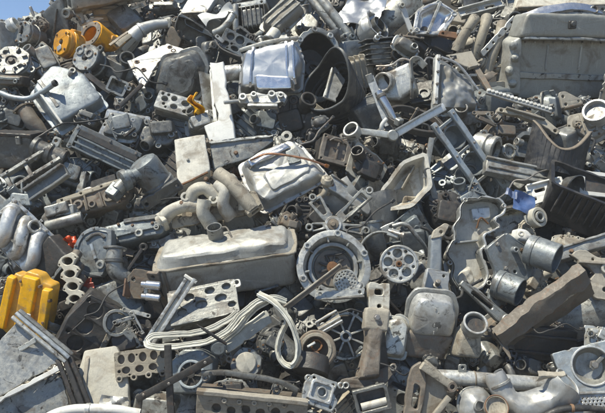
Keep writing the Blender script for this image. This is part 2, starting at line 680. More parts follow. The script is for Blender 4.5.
def P(t, name, mb, mat, sub=None, label=None, warp=0.25, seed=None, ang=32, kind=None):
    if sub is None and name in SUBS and getattr(t, 'main', None):
        sub = t.main
    if warp:
        mb.warp(warp * 1.6, .022, 3.3 + t.c[0] * .013)
        mb.warp(warp * 1.25, .08, seed if seed is not None else (t.c[0] * .37 + t.c[1] * .11 if hasattr(t, 'c') else 0))
    o = bpy.data.objects.new(name, mb.mesh(name, ang))
    o.data.materials.append(MATS[mat])
    COL.objects.link(o)
    o.parent = sub or t.o
    if not getattr(t, 'main', None):
        t.main = o
    if label:
        o['label'] = label
    if kind:
        o['kind'] = kind
    return o


def PC(t, name, src, m, sub=None):
    """a further piece sharing its mesh with src"""
    o = src.copy()
    o.name = name
    COL.objects.link(o)
    o.parent = sub or t.o
    o.matrix_local = m
    return o

# ------------------------------------------------------------------ the setting: ground and the mound under the scrap
def struct(name, mb, mat, ang=180):
    o = bpy.data.objects.new(name, mb.mesh(name, ang))
    o.data.materials.append(MATS[mat])
    o['kind'] = 'structure'
    COL.objects.link(o)
    return o


def ground_material():
    m = bpy.data.materials.new('yard_dirt')
    m.use_nodes = True
    nt = m.node_tree
    bs = nt.nodes['Principled BSDF']
    tc = nt.nodes.new('ShaderNodeTexCoord')
    n1 = nt.nodes.new('ShaderNodeTexNoise'); n1.inputs['Scale'].default_value = 1.3; n1.inputs['Detail'].default_value = 8
    cr = nt.nodes.new('ShaderNodeValToRGB')
    cr.color_ramp.elements[0].color, cr.color_ramp.elements[1].color = (.07, .06, .048, 1), (.19, .165, .13, 1)
    bp = nt.nodes.new('ShaderNodeBump'); bp.inputs['Strength'].default_value = .6
    for a, b in ((tc.outputs['Object'], n1.inputs['Vector']), (n1.outputs['Fac'], cr.inputs['Fac']), (cr.outputs['Color'], bs.inputs['Base Color']),
                 (n1.outputs['Fac'], bp.inputs['Height']), (bp.outputs['Normal'], bs.inputs['Normal'])):
        nt.links.new(a, b)
    bs.inputs['Roughness'].default_value = .95
    MATS['yard_dirt'] = m


ground_material()
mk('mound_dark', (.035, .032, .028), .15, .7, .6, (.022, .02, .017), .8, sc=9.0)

pa, pb = world_at(302.5, 400)[0], world_at(302.5, 20)[0]
SLOPE = (pb.z - pa.z) / (pb.y - pa.y)


def slope_z(y):
    return pa.z + (y - pa.y) * SLOPE


def crest_z(x):
    # the ridge falls away to the left, where the sky shows
    pts = ((-6, .9), (-3.2, 2.1), (-2.2, 2.82), (-1.8, 3.3), (-1.5, 3.8), (-.6, 4.1), (1.5, 4.1), (3.5, 3.5), (7, 1.2))
    for (x0, z0), (x1, z1) in zip(pts, pts[1:]):
        if x0 <= x <= x1:
            f = (x - x0) / (x1 - x0)
            return z0 + (z1 - z0) * f
    return .2


MOUND_IN = 0.25                        # the mound's own surface lies this far under the scrap


def mound_z(x, y):
    z1 = slope_z(y) - MOUND_IN * 1.35
    cz = crest_z(x) - .25
    yc = pa.y + (cz - slope_z(pa.y) + MOUND_IN * 1.35) / SLOPE
    z2 = cz - (y - yc) * .75
    side = 4.9 - abs(x) * .6
    z = min(z1, z2, side)
    return z + .07 * noise.noise(Vector((x * 3.1, y * 3.1, 0))) + .04 * noise.noise(Vector((x * 9, y * 9, 4)))


mb = MB()
NX, NY = 130, 130
vs, fs = [], []
for i in range(NX + 1):
    for j in range(NY + 1):
        x, y = -7 + 14 * i / NX, .6 + 9.4 * j / NY
        vs.append((x, y, max(-.05, mound_z(x, y))))
for i in range(NX):
    for j in range(NY):
        a = i * (NY + 1) + j
        fs.append([a, a + NY + 1, a + NY + 2, a + 1])
mb.add(vs, fs)
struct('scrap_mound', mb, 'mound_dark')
struct('ground', MB().add([(-900, -900, 0), (900, -900, 0), (900, 900, 0), (-900, 900, 0)], [[0, 1, 2, 3]]), 'yard_dirt')


# ------------------------------------------------------------------ builders for recurring kinds of part
def oil_pan(t, outline, d, mat, flange=4.0, ft=2.0, fmat=None, taper=.9, edge=4.0, crown=0.6, nb=0, ribs=(), dent=.8, body='body', bmat='bolt_steel'):
    o = rounded(outline, 6, 4)
    P(t, 'flange', plate(rounded(offset(ccw(outline), flange), 6, 4), (), ft, .5, T(0, 0, 0)), fmat or mat, warp=.3)
    b = P(t, body, pan(o, d, taper, edge, True, crown=crown, z0=-.2), mat, warp=dent)
    for r in ribs:                     # (x0,y0,x1,y1,width,height)
        x0, y0, x1, y1, w, h = r
        L = math.hypot(x1 - x0, y1 - y0)
        P(t, 'rib', pan(rounded(rect(L, w), w * .4, 2), h + 1.2, .85, min(1, h * .6), m=T((x0 + x1) / 2, (y0 + y1) / 2, d - 1.6, 0, 0, math.degrees(math.atan2(y1 - y0, x1 - x0)))), mat, warp=0.1)
    if nb:
        q = subdiv(rounded(offset(ccw(outline), flange * .5), 4, 2), 2)
        step = max(1, len(q) // nb)
        P(t, 'bolt_heads', bolts([(p[0], p[1], .2) for p in q[::step]], 1.0, 1.0), bmat, warp=0, kind='stuff')
    return b


def motor(t, r, L, mat, face='alu_mid', bore=0.35, holes=2, lugs=2, seed=1, waist=True, cap_mat=None, spigot=0.0):
    """round motor, dynamo or pump: axis along Z, end face at z=0"""
    rnd = random.Random(seed)
    prof = [(r * .5, -L), (r * .86, -L), (r * .93, -L + 1.5)]
    if waist:
        prof += [(r * .93, -L * .62), (r, -L * .6), (r, -L * .55), (r * .95, -L * .53), (r * .95, -L * .22), (r, -L * .2)]
    prof += [(r, -3.4), (r * .97, -2.6), (r * .6, -2.6)]
    P(t, 'housing', lathe(prof, 36), mat, warp=.3)
    hs = [circ(0, 0, r * bore, 20)]
    for i in range(holes):
        a = 2 * PI * (i + .4) / max(1, holes) + rnd.random()
        hs.append(circ(r * .64 * math.cos(a), r * .64 * math.sin(a), r * .13, 10))
    cap = P(t, 'end_cap', plate(lobed(r * .95, 4, r * .07, 48, .4), hs, 3, .5), cap_mat or face, warp=.15)
    P(t, 'hub', lathe([(r * bore * .98, -2.9), (r * bore * .98, -1.6), (r * bore * .6, -1.5), (r * bore * .5, 1.0), (r * bore * .45, 1.4)], 18), 'iron_oily', sub=cap, warp=0)
    if spigot:
        P(t, 'shaft', lathe([(r * .2, -2), (r * .2, spigot - 1), (r * .16, spigot)], 12), 'bolt_steel', warp=0)
    for i in range(lugs):
        a = 2 * PI * i / max(1, lugs) + seed
        P(t, 'mounting_lug', plate(rounded([(r * .8, -r * .28), (r * 1.32, -r * .2), (r * 1.32, r * .2), (r * .8, r * .28)], r * .18), [circ(r * 1.12, 0, r * .1, 10)], 3.6, .5, T(0, 0, -2.0 - i * 2.5, 0, 0, math.degrees(a))), mat, warp=.15)
    P(t, 'bolt_heads', bolts([(r * .8 * math.cos(a + seed), r * .8 * math.sin(a + seed), 0) for a in (0, PI / 2, PI, PI * 1.5)], max(.9, r * .08), 1.3), 'bolt_rust', warp=0, kind='stuff')


def casting(t, w, h, d, seed, mat='alu_mid', mat2='machined', nb=4, nr=3, port=True, flange=True, flat=False):
    """irregular cast housing: stepped body, flange with bored ears, bosses, ribs, a port"""
    rnd = random.Random(seed)
    n = rnd.choice((7, 8, 9))
    ol = []
    for i in range(n):
        a = 2 * PI * (i + rnd.uniform(-.25, .25)) / n
        k = rnd.uniform(.8, 1.08)
        ca, sa = math.cos(a), math.sin(a)
        q = max(abs(ca), abs(sa))
        ol.append((w / 2 * ca / q * k * .9, h / 2 * sa / q * k * .9))
    S = min(w, h)
    b = P(t, 'body', pan(rounded(ol, S * .14, 3), d, .88, min(2.5, d * .2), z0=-d, crown=.5, step=S * .16), mat, warp=S * .022)
    if flange:
        ears = []
        o2 = rounded(offset(ccw(ol), S * .09), S * .1, 3)
        hs = []
        for i in range(0, n, 2):
            p = Vector(ol[i]) * 1.04
            hs.append(circ(p.x, p.y, max(.8, S * .035), 8))
        P(t, 'flange', plate(o2, hs, max(2, d * .12), .4, T(0, 0, -d * rnd.uniform(.3, .7))), mat2 if rnd.random() < .4 else mat, warp=.2)
    if not flat:
        w2, h2 = w * rnd.uniform(.35, .6), h * rnd.uniform(.35, .6)
        cx, cy = rnd.uniform(-.15, .15) * w, rnd.uniform(-.15, .15) * h
        P(t, 'raised_cover', pan(rounded(rect(w2, h2), S * .1, 3), d * .22 + 2, .85, 1.2, z0=-2, m=T(cx, cy, 0, 0, 0, rnd.uniform(-30, 30))), mat, warp=.3)
    for i in range(nb):
        a = rnd.uniform(0, 2 * PI)
        rr = rnd.uniform(.55, .85)
        P(t, 'boss', boss(w * .46 * rr * math.cos(a), h * .46 * rr * math.sin(a), -1.2, S * rnd.uniform(.05, .1), rnd.uniform(2, 4.5), rnd.uniform(.4, .6)), mat2 if rnd.random() < .3 else mat, warp=0)
    for i in range(nr):
        a = rnd.uniform(0, 180)
        P(t, 'rib', box(S * rnd.uniform(.4, .8), rnd.uniform(1.3, 2.2), rnd.uniform(2.5, 5), T(rnd.uniform(-.2, .2) * w, rnd.uniform(-.2, .2) * h, 0, 0, 0, a), .5), mat, warp=.15)
    if port:
        a = rnd.uniform(0, 2 * PI)
        r = S * rnd.uniform(.13, .2)
        p = (w * .3 * math.cos(a), h * .3 * math.sin(a), -d * .1)
        dr = (math.cos(a) * .9, math.sin(a) * .9, rnd.uniform(.5, 1.2))
        q = Vector(p) + Vector(dr).normalized() * S * .28
        P(t, 'port', ring(r, r * .74, S * .42, axis_m(q, dr), 20), mat, warp=.12)
    P(t, 'bolt_heads', bolts([(rnd.uniform(-.36, .36) * w, rnd.uniform(-.36, .36) * h, .1) for _ in range(5)], max(.9, S * .03), 1.3), rnd.choice(('bolt_steel', 'bolt_rust')), warp=0, kind='stuff')
    return b


def cylinder_head(t, w, h, d, holes, mat='alu_light', mat2='machined', small=True, seed=3, ports=0, block=True):
    """drilled face plate on a block; holes = list of (x,y,rx,ry)"""
    rnd = random.Random(seed)
    hs = [[(x + a * rx, y + b * ry) for a, b in circ(0, 0, 1, 18)] for x, y, rx, ry in holes]
    if small:
        k = 0
        for i in range(80):
            x, y = rnd.uniform(-.46, .46) * w, rnd.uniform(-.42, .42) * h
            r = rnd.choice((.9, 1.2, 1.6))
            if all(math.hypot((x - a) / (rx + r + 1), (y - b) / (ry + r + 1)) > 1 for a, b, rx, ry in holes):
                holes = holes + [(x, y, r, r)]
                hs.append(circ(x, y, r, 8))
                k += 1
            if k > 4:
                break
    P(t, 'deck', plate(rounded(rect(w, h), 2, 2), hs, 5, .4), mat2, warp=.12)
    if block:
        P(t, 'block', pan(rounded(rect(w * .97, h * .95), 2, 2), d, .96, 1.0, z0=-d - 4.9, step=8), mat, warp=.4)
    for i in range(ports):
        x = -w / 2 + (i + .5) * w / ports
        P(t, 'port', ring(h * .2, h * .14, 5, axis_m((x, -h / 2 - 2.5, -d * .55), (0, -1, .1)), 18), mat, warp=.1)


def fin_block(t, w, h, d, n, mat='alu_dark', vertical=False, core=.78):
    P(t, 'barrel', pan(rounded(rect(w * core, h * core), 5, 3), d, .97, 2, z0=-d), mat, warp=.3)
    L = w if not vertical else h
    src = None
    for i in range(n):
        f = -.5 + (i + .5) / n
        m = T(0, f * h, -d * .45) if not vertical else T(f * w, 0, -d * .45)
        if src is None:
            src = P(t, 'fin', plate(rounded(rect(L, d * 1.05), 3, 3), (), 1.1, .3, T(0, .55, 0, 90, 0, 0 if not vertical else 90)), mat, warp=.12)
            src.matrix_local = m
        else:
            PC(t, 'fin', src, m)


def flanged_pipe(t, pts, r, mat, wall=0.0, fl=(1, 1), fr=1.6, fmat=None, scale=None, n=18, name='pipe'):
    path = smooth_path(pts, 6)
    o = P(t, name, pipe(pts, r, n=n, wall=wall, k=6, scale=scale), mat, warp=.2)
    for e, want in ((0, fl[0]), (-1, fl[1])):
        if want:
            d = (path[0] - path[1]) if e == 0 else (path[-1] - path[-2])
            hs = [circ(r * fr * .82 * math.cos(a), r * fr * .82 * math.sin(a), r * .15, 8) for a in (.5, .5 + PI)]
            if wall:
                hs.append(circ(0, 0, r - wall, 18))
            P(t, 'pipe_flange', plate(lobed(r * 1.18, 2, r * (fr - 1.18), 40, .5), hs, 2.4, .4, axis_m(path[e] + d.normalized() * .9, d)), fmat or mat, warp=.1)
    return o


def manifold(t, runners, r, mat, flange=None, plenum=None, fmat=None):
    """intake manifold: cast runner pipes on a flange, with or without a plenum"""
    for pts in runners:
        P(t, 'runner', pipe(pts, r, n=16, scale=lambda f: 1.12 - .2 * math.sin(f * PI)), mat, warp=.3)
    if flange:
        P(t, 'flange', flange, fmat or mat, warp=.2)
    if plenum:
        P(t, 'plenum', plenum, mat, warp=.4)


def bar(t, p0, p1, w, d, mat, name='bar', ch=.5, z0=0, z1=0, warp=.2):
    a, b = Vector((*p0, z0)), Vector((*p1, z1))
    dv = b - a
    m = Matrix.Translation((a + b) / 2) @ dv.normalized().to_track_quat('X', 'Z').to_matrix().to_4x4()
    mb = MB()
    k = max(1, int(dv.length / 12))
    o = rounded(rect(w, d), min(w, d) * .18, 2)
    loops = [[(dv.length * (i / k - .5), p[0], p[1]) for p in o] for i in range(k + 1)]
    return P(t, name, loft(loops, m=m), mat, warp=warp)


def scr(t, pts, z=0.0):
    """photo places as offsets from the thing's centre (for things that are not tilted)"""
    return [(a[0] - t.c[0], t.c[1] - a[1], (a[2] if len(a) > 2 else z)) for a in pts]


def xy(pts):
    return [(p[0], p[1]) for p in pts]

# ================================================================== the scrap, upper band
# --- left corner under the sky
t = thing('pipe', 'thick pale grey pipe poking out below the sky at the left edge', 'pipe', 3, 33, 0, 0, 0, -14, 'pale pipe under the sky', 16)
flanged_pipe(t, scr(t, [(-22, 46, -6), (-4, 37, 0), (19, 25, 4)]), 7.5, 'white_paint', 1.4, (0, 0))
P(t, 'collar', ring(8.6, 7.3, 5, axis_m(scr(t, [(17, 26, 3.6)])[0], (21, 11, 4)), 24), 'alu_light')

t = thing('starter_motor', 'dull grey starter motor end with a slotted round cap beside the pale pipe', 'motor', 21, 32, 8, -8, -22, -2, 'slotted grey starter', 14)
motor(t, 12.5, 24, 'alu_mid', 'alu_mid', .16, 2, 2, 4)
P(t, 'slot_clip', box(2.2, 9, 1.6, T(1, 2.5, 1.0, 0, 0, -28), .4), 'iron_oily')

t = thing('bracket', 'small pale notched bracket above the slotted grey starter', 'bracket', 32, 17, 24, -12, 10, -4, 'notched bracket', 10)
P(t, 'plate', plate(rounded([(-9, -6), (9, -7), (10, 2), (5, 2), (5, 6), (-2, 6), (-2, 3), (-9, 5)], 1), [circ(-5, -1, 2, 12), circ(5, -3, 1.6, 12)], 5, .5), 'alu_mid')
P(t, 'stud', lathe([(1.6, -4), (1.6, 6), (1.3, 6.5)], 10, T(2, 4, 0, -70, 0, 0)), 'bolt_steel', warp=0)

t = thing('cover_plate', 'dark grey flat cover plate standing behind the orange motor', 'cover', 53, 25, 14, 8, -14, -16, 'dark cover plate', 22)
P(t, 'plate', pan(rounded(on(t, [(38, 14), (66, -6), (73, 48), (44, 54)]), 4), 5, .95, 2, z0=-5), 'alu_dark', warp=.6)
P(t, 'boss', boss(*on(t, [(70, 15)])[0], -1, 5, 5, .55), 'alu_mid')
P(t, 'boss', boss(*on(t, [(47, 40)])[0], -1, 3, 3, .55), 'alu_mid')
P(t, 'rib', box(26, 2, 3, T(*on(t, [(56, 22)])[0], .5, 0, 0, 62), .5), 'alu_dark')

t = thing('gearbox_cover', 'broad smooth grey gearbox cover at the top edge, white along its lower lip', 'cover', 102, 2, 16, 20, 8, -2, 'smooth cover at the top edge', 34)
oil_pan(t, on(t, [(74, 15), (70, -14), (120, -36), (146, -6)]), 22, 'alu_mid', 3, 2.4, 'alu_light', .9, 5, nb=10)
P(t, 'lip', plate(on(t, [(78, 22), (140, 0), (142, 3), (80, 26)]), (), 7, .4, T(0, 0, 2)), 'alu_bright')

t = thing('electric_motor', 'orange drum motor facing left with a pale badge on its end', 'motor', 61, 42, 12, -14, -34, 2, 'orange drum motor', 16)
motor(t, 14, 22, 'orange_paint', 'orange_paint', .2, 0, 0, 2, cap_mat='orange_paint')
P(t, 'badge', plate(rounded(rect(7, 5, -3, -5), 1), (), 1, .2, T(0, 0, .8)), 'alu_bright')
P(t, 'band', ring(14.9, 13.2, 3.6, T(0, 0, -8), 36), 'orange_paint')
P(t, 'terminal_box', box(9, 7, 8, T(9, 9, -12, 0, 0, -35), .8), 'orange_paint')

t = thing('electric_motor', 'orange tube housing with a wide black bore, right of the orange drum motor', 'motor', 90, 34, -16, -12, -30, 0, 'orange bored housing', 18)
P(t, 'housing', ring(15, 9.5, 26, None, 36), 'orange_paint', warp=.3)
P(t, 'face_ring', plate(circ(0, 0, 14.2, 36), [circ(0, 0, 8.6, 28)] + [circ(11.6 * math.cos(a), 11.6 * math.sin(a), .9, 8) for a in (.3, 1.35, 2.4, 3.45, 4.5, 5.5)], 2, .3, T(0, 0, .9)), 'dull_brown')
P(t, 'core', lathe([(9.4, -25), (9.4, -16), (3, -16), (2.4, -11)], 24), 'iron_oily')
P(t, 'foot', plate(rounded([(-9, -4), (14, -6), (16, 6), (-8, 6)], 2), [circ(10, 0, 2, 12)], 4, .5, T(17, 2, -22, 0, 80, 0)), 'orange_paint')
P(t, 'rear_drum', lathe([(15, -26), (16.2, -27), (16.2, -40), (14, -43)], 32), 'orange_paint', warp=.3)

t = thing('alternator', 'grey alternator with two round holes in its face, below the orange motors', 'alternator', 85, 57, -8, -10, -18, 6, 'two-holed grey alternator', 17)
motor(t, 15, 26, 'alu_dark', 'alu_mid', .24, 0, 3, 5)
for a in (2.4, .3):
    P(t, 'face_boss', boss(6.8 * math.cos(a) - 2, 6.8 * math.sin(a) + 2, -.5, 4.6, 1.8, .62), 'alu_mid')
P(t, 'fin_ring', ring(15.6, 13, 2.5, T(0, 0, -13), 36), 'alu_mid')

t = thing('alternator', 'dusty rounded alternator at the left edge, above the dark brown slab', 'alternator', 11, 60, 6, -22, 8, 2, 'alternator at the left edge', 19)
motor(t, 18, 26, 'alu_mid', 'alu_mid', .3, 5, 2, 9)
for i in range(8):
    P(t, 'cooling_fin', box(1.5, 5, 2.4, T(13.4 * math.cos(i * PI / 4 + .3), 13.4 * math.sin(i * PI / 4 + .3), .8, 0, 0, i * 45 - 72), .4), 'alu_mid', warp=0)

t = thing('slab', 'dark brown slab with pale end at the left edge below the alternator', 'metal block', 8, 80, -3, 6, -12, 12, 'dark brown slab', 12)
P(t, 'body', pan(rounded(rect(30, 10), 2), 14, .96, 1.5, z0=-14), 'dull_brown', warp=.5)
P(t, 'face_strip', box(27, 3, 2, T(0, 1.5, .6), .5), 'alu_mid')
P(t, 'boss', boss(9, -1.5, -.5, 2.4, 2.4), 'alu_mid')

t = thing('hose', 'bent silver hose with an open dark end lying over the pale ribbed pan', 'hose', 30, 97, 0, 0, 0, 26, 'bent silver hose', 20)
o = P(t, 'hose_body', pipe(scr(t, [(-22, 88, -4), (0, 93, 0), (14, 98, 3), (30, 99, 3), (44, 93, 5), (59, 84.5, 9)]), 2.7, wall=.7, n=14), 'alu_blue_light', warp=.1)
P(t, 'end_collar', ring(3.3, 2, 4, axis_m(scr(t, [(60, 84, 9.4)])[0], (15, 8, 4)), 16), 'iron_oily', warp=0)

t = thing('oil_pan', 'large pale grey boxy oil pan with a bright stripe, lying at upper left', 'oil pan', 68, 103, 0, -26, 10, 8, 'pale boxy oil pan', 36)
oil_pan(t, on(t, [(34, 96), (48, 69), (80, 76), (104, 105), (66, 135)]), 15, 'alu_blue_light', 3.5, 2, 'alu_blue_light', .95, 3, nb=9)
P(t, 'stripe', box(44, 2.4, 1.6, T(*on(t, [(57, 118)])[0], 15.2, 0, 0, -52), .4), 'white_paint', warp=.1)
P(t, 'drain_boss', boss(*on(t, [(70, 78)])[0], 13.5, 3.6, 4, .5), 'alu_mid')
P(t, 'drain_plug', lathe([(2.2, 0), (2.2, 4), (1.8, 4.6)], 6, T(*on(t, [(68, 82)])[0], 14.5, -20, 20, 0)), 'bolt_steel', warp=0)
P(t, 'edge_rail', box(36, 4, 3, T(*on(t, [(52, 103)])[0], 14.6, 0, 0, -52), .6), 'alu_mid')

t = thing('inlet_nozzle', 'silver flared inlet nozzle with torn slotted skirt beside the rust-spotted channel pan', 'nozzle', 137, 36, 0, 0, 0, 4, 'silver flared nozzle', 18)
P(t, 'neck', pipe(scr(t, [(166, 22, -6), (152, 25, -2), (141, 31, 2), (133, 39, 4)]), 6.8, n=20, scale=lambda f: .62 + .5 * f), 'sheet_dull', warp=.3)
P(t, 'clamp', ring(7.6, 6.6, 3, axis_m(scr(t, [(143, 30, 1.6)])[0], (10, 7, -3)), 24), 'machined')
ax = axis_m(scr(t, [(133, 39, 4)])[0], (-16, -17, 3))
for i in range(9):
    a = i * 40
    P(t, 'skirt_blade', sheet(lambda u, v, a=a: ax @ Vector(((7.2 + u * 3.2) * math.cos(R(a + v * 30)), (7.2 + u * 3.2) * math.sin(R(a + v * 30)), -1 + u * (17 if i % 3 else 22))), 3, 3, .7), 'dusty_tan', warp=.3)

t = thing('channel_pan', 'channel-shaped silver pan with rust-spotted top flange and dark side, upper left', 'oil pan', 170, 66, 10, 8, -6, 10, 'rust-spotted channel pan', 40)
oil_pan(t, on(t, [(150, 98), (164, 58), (198, 50), (207, 64), (200, 94), (180, 104)]), 14, 'alu_dark', 3.4, 3, 'alu_mid', .84, 5, nb=0)
P(t, 'raised_panel', plate(rounded(on(t, [(166, 92), (172, 66), (196, 60), (201, 68), (194, 90), (180, 96)]), 4), (), 2.4, .8, T(0, 0, 14.4)), 'alu_dark', warp=.3)
t2 = thing('sheet_panel', 'bright silver sheet with rusty bolt holes leaning on the dark channel pan', 'sheet', 156, 58, 12, -34, 8, 16, 'bright rusty-holed sheet', 26)
P(t2, 'panel', plate(rounded(on(t2, [(128, 62), (164, 40), (186, 48), (160, 62), (149, 94)]), 2), [circ(*on(t2, [(138, 63)])[0], 1.5, 10), circ(*on(t2, [(146, 72)])[0], 1.5, 10), circ(*on(t2, [(168, 45)])[0], 1.4, 10)], 3, .4), 'alu_light', warp=.5)
for p in ((138, 63), (146, 72), (168, 45), (172, 49)):
    P(t2, 'rusty_washer', ring(2.7, 1.4, .9, T(*on(t2, [p])[0], .7), 14), 'bolt_rust', warp=0)
P(t2, 'folded_edge', plate(on(t2, [(128, 62), (149, 94), (152, 93), (132, 61)]), (), 7, .4, T(0, 0, .8)), 'alu_light')

t = thing('curved_sheet', 'dark curled sheet in the gap below the two-holed alternator', 'sheet', 100, 88, -38, -10, 0, -4, 'dark curled sheet', 14)
P(t, 'sheet', sheet(lambda u, v: ((u - .5) * 30, 9 * math.cos((v - .5) * 2.6) - 4, 13 * math.sin((v - .5) * 2.6)), 8, 8, 1), 'iron_oily', warp=.6)
t = thing('junction_box', 'small grey open box tilted beside the channel pan', 'box', 117, 86, -20, -18, 14, 6, 'small grey open box', 11)
P(t, 'tray', tray(rounded(rect(17, 15), 2), 12, 1.2, .92, 1), 'alu_mid')
P(t, 'lug', plate(rounded(rect(7, 5, 10, 3), 1.5), [circ(11, 3, 1.2, 8)], 1.6, .3), 'alu_mid')
t = thing('steel_bar', 'thin black bar leaning across the gap below the small grey box', 'bar', 130, 96, 0, 0, 0, 18, 'thin black bar', 14)
bar(t, *xy(scr(t, [(118, 109), (142, 84)])), 4, 3.4, 'iron_oily', z0=2, z1=-2)
P(t, 'end_eye', ring(3.4, 1.8, 3, T(*scr(t, [(119, 108)])[0][:2], 4.2), 16), 'iron_oily')

t = thing('cast_bracket', 'dark grey ribbed bracket behind the slotted grey box at the top', 'bracket', 165, 24, 18, -10, 0, -6, 'dark ribbed bracket', 15)
casting(t, 26, 24, 14, 31, 'alu_dark', nb=3, nr=4)
t = thing('cast_bracket', 'flat dark casting lying along the top edge left of the slotted box', 'casting', 160, 5, 10, -30, 0, -8, 'flat dark casting', 18)
casting(t, 44, 13, 10, 33, 'alu_dark', nb=4, nr=4, port=False)

t = thing('battery_box', 'brownish grey box with an oval slot in its front, near the top', 'box', 195, 33, -22, 10, 12, 6, 'slotted grey box', 26)
fr = on(t, [(180, 14), (212, 32), (214, 44), (207, 52), (178, 37), (174, 28)])
P(t, 'front', plate(rounded(fr, 4), [rounded(on(t, [(186, 20), (204, 27), (203, 32), (186, 25)]), 2)], 11, .8), 'alu_mid', warp=.3)
P(t, 'body', pan(rounded(offset(ccw(fr), -.6), 4), 24, 1.0, 1.5, z0=-34.5), 'alu_dark', warp=.5)
P(t, 'bolt_heads', bolts([(*p, 0) for p in on(t, [(179, 32), (184, 37), (191, 41), (207, 46)])], 1.2, 1.2), 'bolt_steel', warp=0, kind='stuff')
t2 = thing('sheet_panel', 'smooth light grey panel rising from the slotted box to the top edge', 'panel', 196, 6, 10, -34, 0, 4, 'smooth panel above the slotted box', 18)
P(t2, 'panel', pan(rounded(on(t2, [(180, 13), (190, -10), (219, -10), (206, 18)]), 2), 5, .98, 1, z0=-5), 'alu_light', warp=.4)
P(t2, 'rim', box(24, 2, 2, T(*on(t2, [(193, 15)])[0], .6, 0, 0, -10), .4), 'alu_mid')

t = thing('torn_sheet', 'torn bright white sheet scrap right of the slotted box', 'sheet', 217, 14, 36, -24, 10, 8, 'torn white scrap', 13)
P(t, 'sheet', sheet(lambda u, v: ((u - .5) * 34, (v - .5) * (15 - 7 * u) + 2.5 * math.sin(u * 9), 3 * math.sin(u * 5 + v * 2)), 12, 5, .8), 'white_paint', warp=.9)
t = thing('bent_tube', 'short bent dull tube below the torn white scrap', 'tube', 224, 27, 0, 0, 0, 8, 'short bent tube', 10)
flanged_pipe(t, scr(t, [(214, 33, 0), (222, 30, 3), (229, 23, 3), (233, 14, 0)]), 3.6, 'alu_light', .8, (0, 1))

t = thing('finned_cylinder', 'black finned cylinder block near the top, left of the ribbed panel', 'cylinder block', 252, 17, 6, -8, -8, -2, 'black finned cylinder', 18)
fin_block(t, 32, 26, 20, 7, 'alu_dark', True)
P(t, 'head_plate', plate(rounded(rect(32, 6, 0, 14), 2), [circ(-11, 14, 1.3, 8), circ(11, 14, 1.3, 8)], 18, .5, T(0, 0, 1)), 'alu_light')
P(t, 'side_pipe', pipe([(-17, -12, 2), (-16, 0, 4), (-15, 14, 3)], 3.2, n=14), 'alu_light')

t = thing('carburettor_plate', 'grey carburettor plate full of holes above the chrome pan', 'carburettor', 240, 45, -24, -16, 6, 6, 'holed carburettor plate', 18)
cylinder_head(t, 40, 22, 8, [(-12, 4, 4, 4), (-2, 5, 4.4, 4.4), (9, 4, 3.4, 3.4), (-13, -5, 3.2, 2.6), (-3, -6, 4, 2.6), (8, -5, 4.4, 3)], 'alu_dark', 'alu_blue', seed=8)
P(t, 'lever', plate(rounded([(-26, -5), (-16, -8), (-15, -4), (-25, -1)], 1.4), [circ(-23, -3.4, 1.2, 8)], 2, .3, T(0, 0, 1.8)), 'alu_mid')
P(t, 'linkage_rod', pipe([(-24, -8, 2), (-14, -14, 3), (4, -13, 3), (16, -9, 2)], .8, n=8), 'bolt_steel', warp=0)

t = thing('valve_cover', 'brownish grooved valve cover with a pipe stub at the top, above the chrome pan', 'valve cover', 282, 16, 42, -16, 6, 4, 'grooved valve cover', 26)
oil_pan(t, on(t, [(260, 28), (288, -8), (305, 12), (278, 40)]), 10, 'dusty_tan', 2.4, 2, 'alu_light', .9, 3, nb=7)
for i in range(3):
    P(t, 'groove_rib', box(38, 2.2, 2, T(0 - i * .4, -8 + i * 7, 10.4, 0, 0, 2), .5), 'alu_mid')
t2 = thing('pipe_stub', 'short wide pipe stub under the grooved valve cover', 'pipe', 270, 39, 0, 0, 0, 16, 'wide pipe stub', 9)
P(t2, 'stub', ring(6.2, 5, 16, axis_m((-1.5, -3.5, 3), (-.45, -.75, .5)), 24), 'dusty_pale')
P(t2, 'collar', ring(7, 6, 2.6, axis_m((-1.5, -3.4, 3.2), (-.45, -.75, .5)), 24), 'alu_mid')

# --- the chrome pan and the black bell housing in the middle of the upper band
t = thing('oil_pan', 'shiny chrome oil pan mirroring the sky, upper centre beside the white bar', 'oil pan', 270, 72, 6, -8, -6, 12, 'chrome oil pan', 34)
oil_pan(t, on(t, [(240, 94), (243, 53), (296, 42), (303, 62), (301, 92)]), 16, 'foil', 2.6, 2, 'sheet_dull', .9, 4, nb=10, dent=1.3)
for p0, p1 in (((256, 51), (253, 92)), ((288, 46), (290, 90)), ((294, 46), (297, 90))):
    a, b = on(t, [p0, p1])
    P(t, 'pressed_rib', pan(rounded(rect(math.dist(a, b), 3), 1.2, 2), 2.8, .8, 1, m=T((a[0] + b[0]) / 2, (a[1] + b[1]) / 2, 14.6, 0, 0, math.degrees(math.atan2(b[1] - a[1], b[0] - a[0])))), 'chrome', warp=.3)
P(t, 'top_rail', pipe([(*on(t, [(240, 50)])[0], 3), (*on(t, [(268, 43)])[0], 5), (*on(t, [(299, 38)])[0], 3)], 2, n=10), 'alu_light')
P(t, 'lower_sump', pan(rounded(on(t, [(256, 80), (296, 84), (298, 98), (258, 98)]), 4), 7, .86, 2, z0=15), 'chrome', warp=.5)
t = thing('bracket', 'bright cast foot bracket with round bosses under the chrome pan', 'bracket', 262, 97, 4, -22, 0, 24, 'bright foot bracket', 18)
P(t, 'foot', plate(rounded([(-24, -5), (22, -9), (26, 0), (20, 6), (4, 3), (-6, 7), (-24, 4)], 2), [circ(-19, 0, 2, 12)], 8, .7), 'alu_bright')
for x, y, r in ((-19, 0, 4), (-8, 2, 3.2), (10, 1, 3.8), (19, -1, 3)):
    P(t, 'boss', boss(x, y, -.5, r, 4.5, .5), 'alu_bright', warp=0)
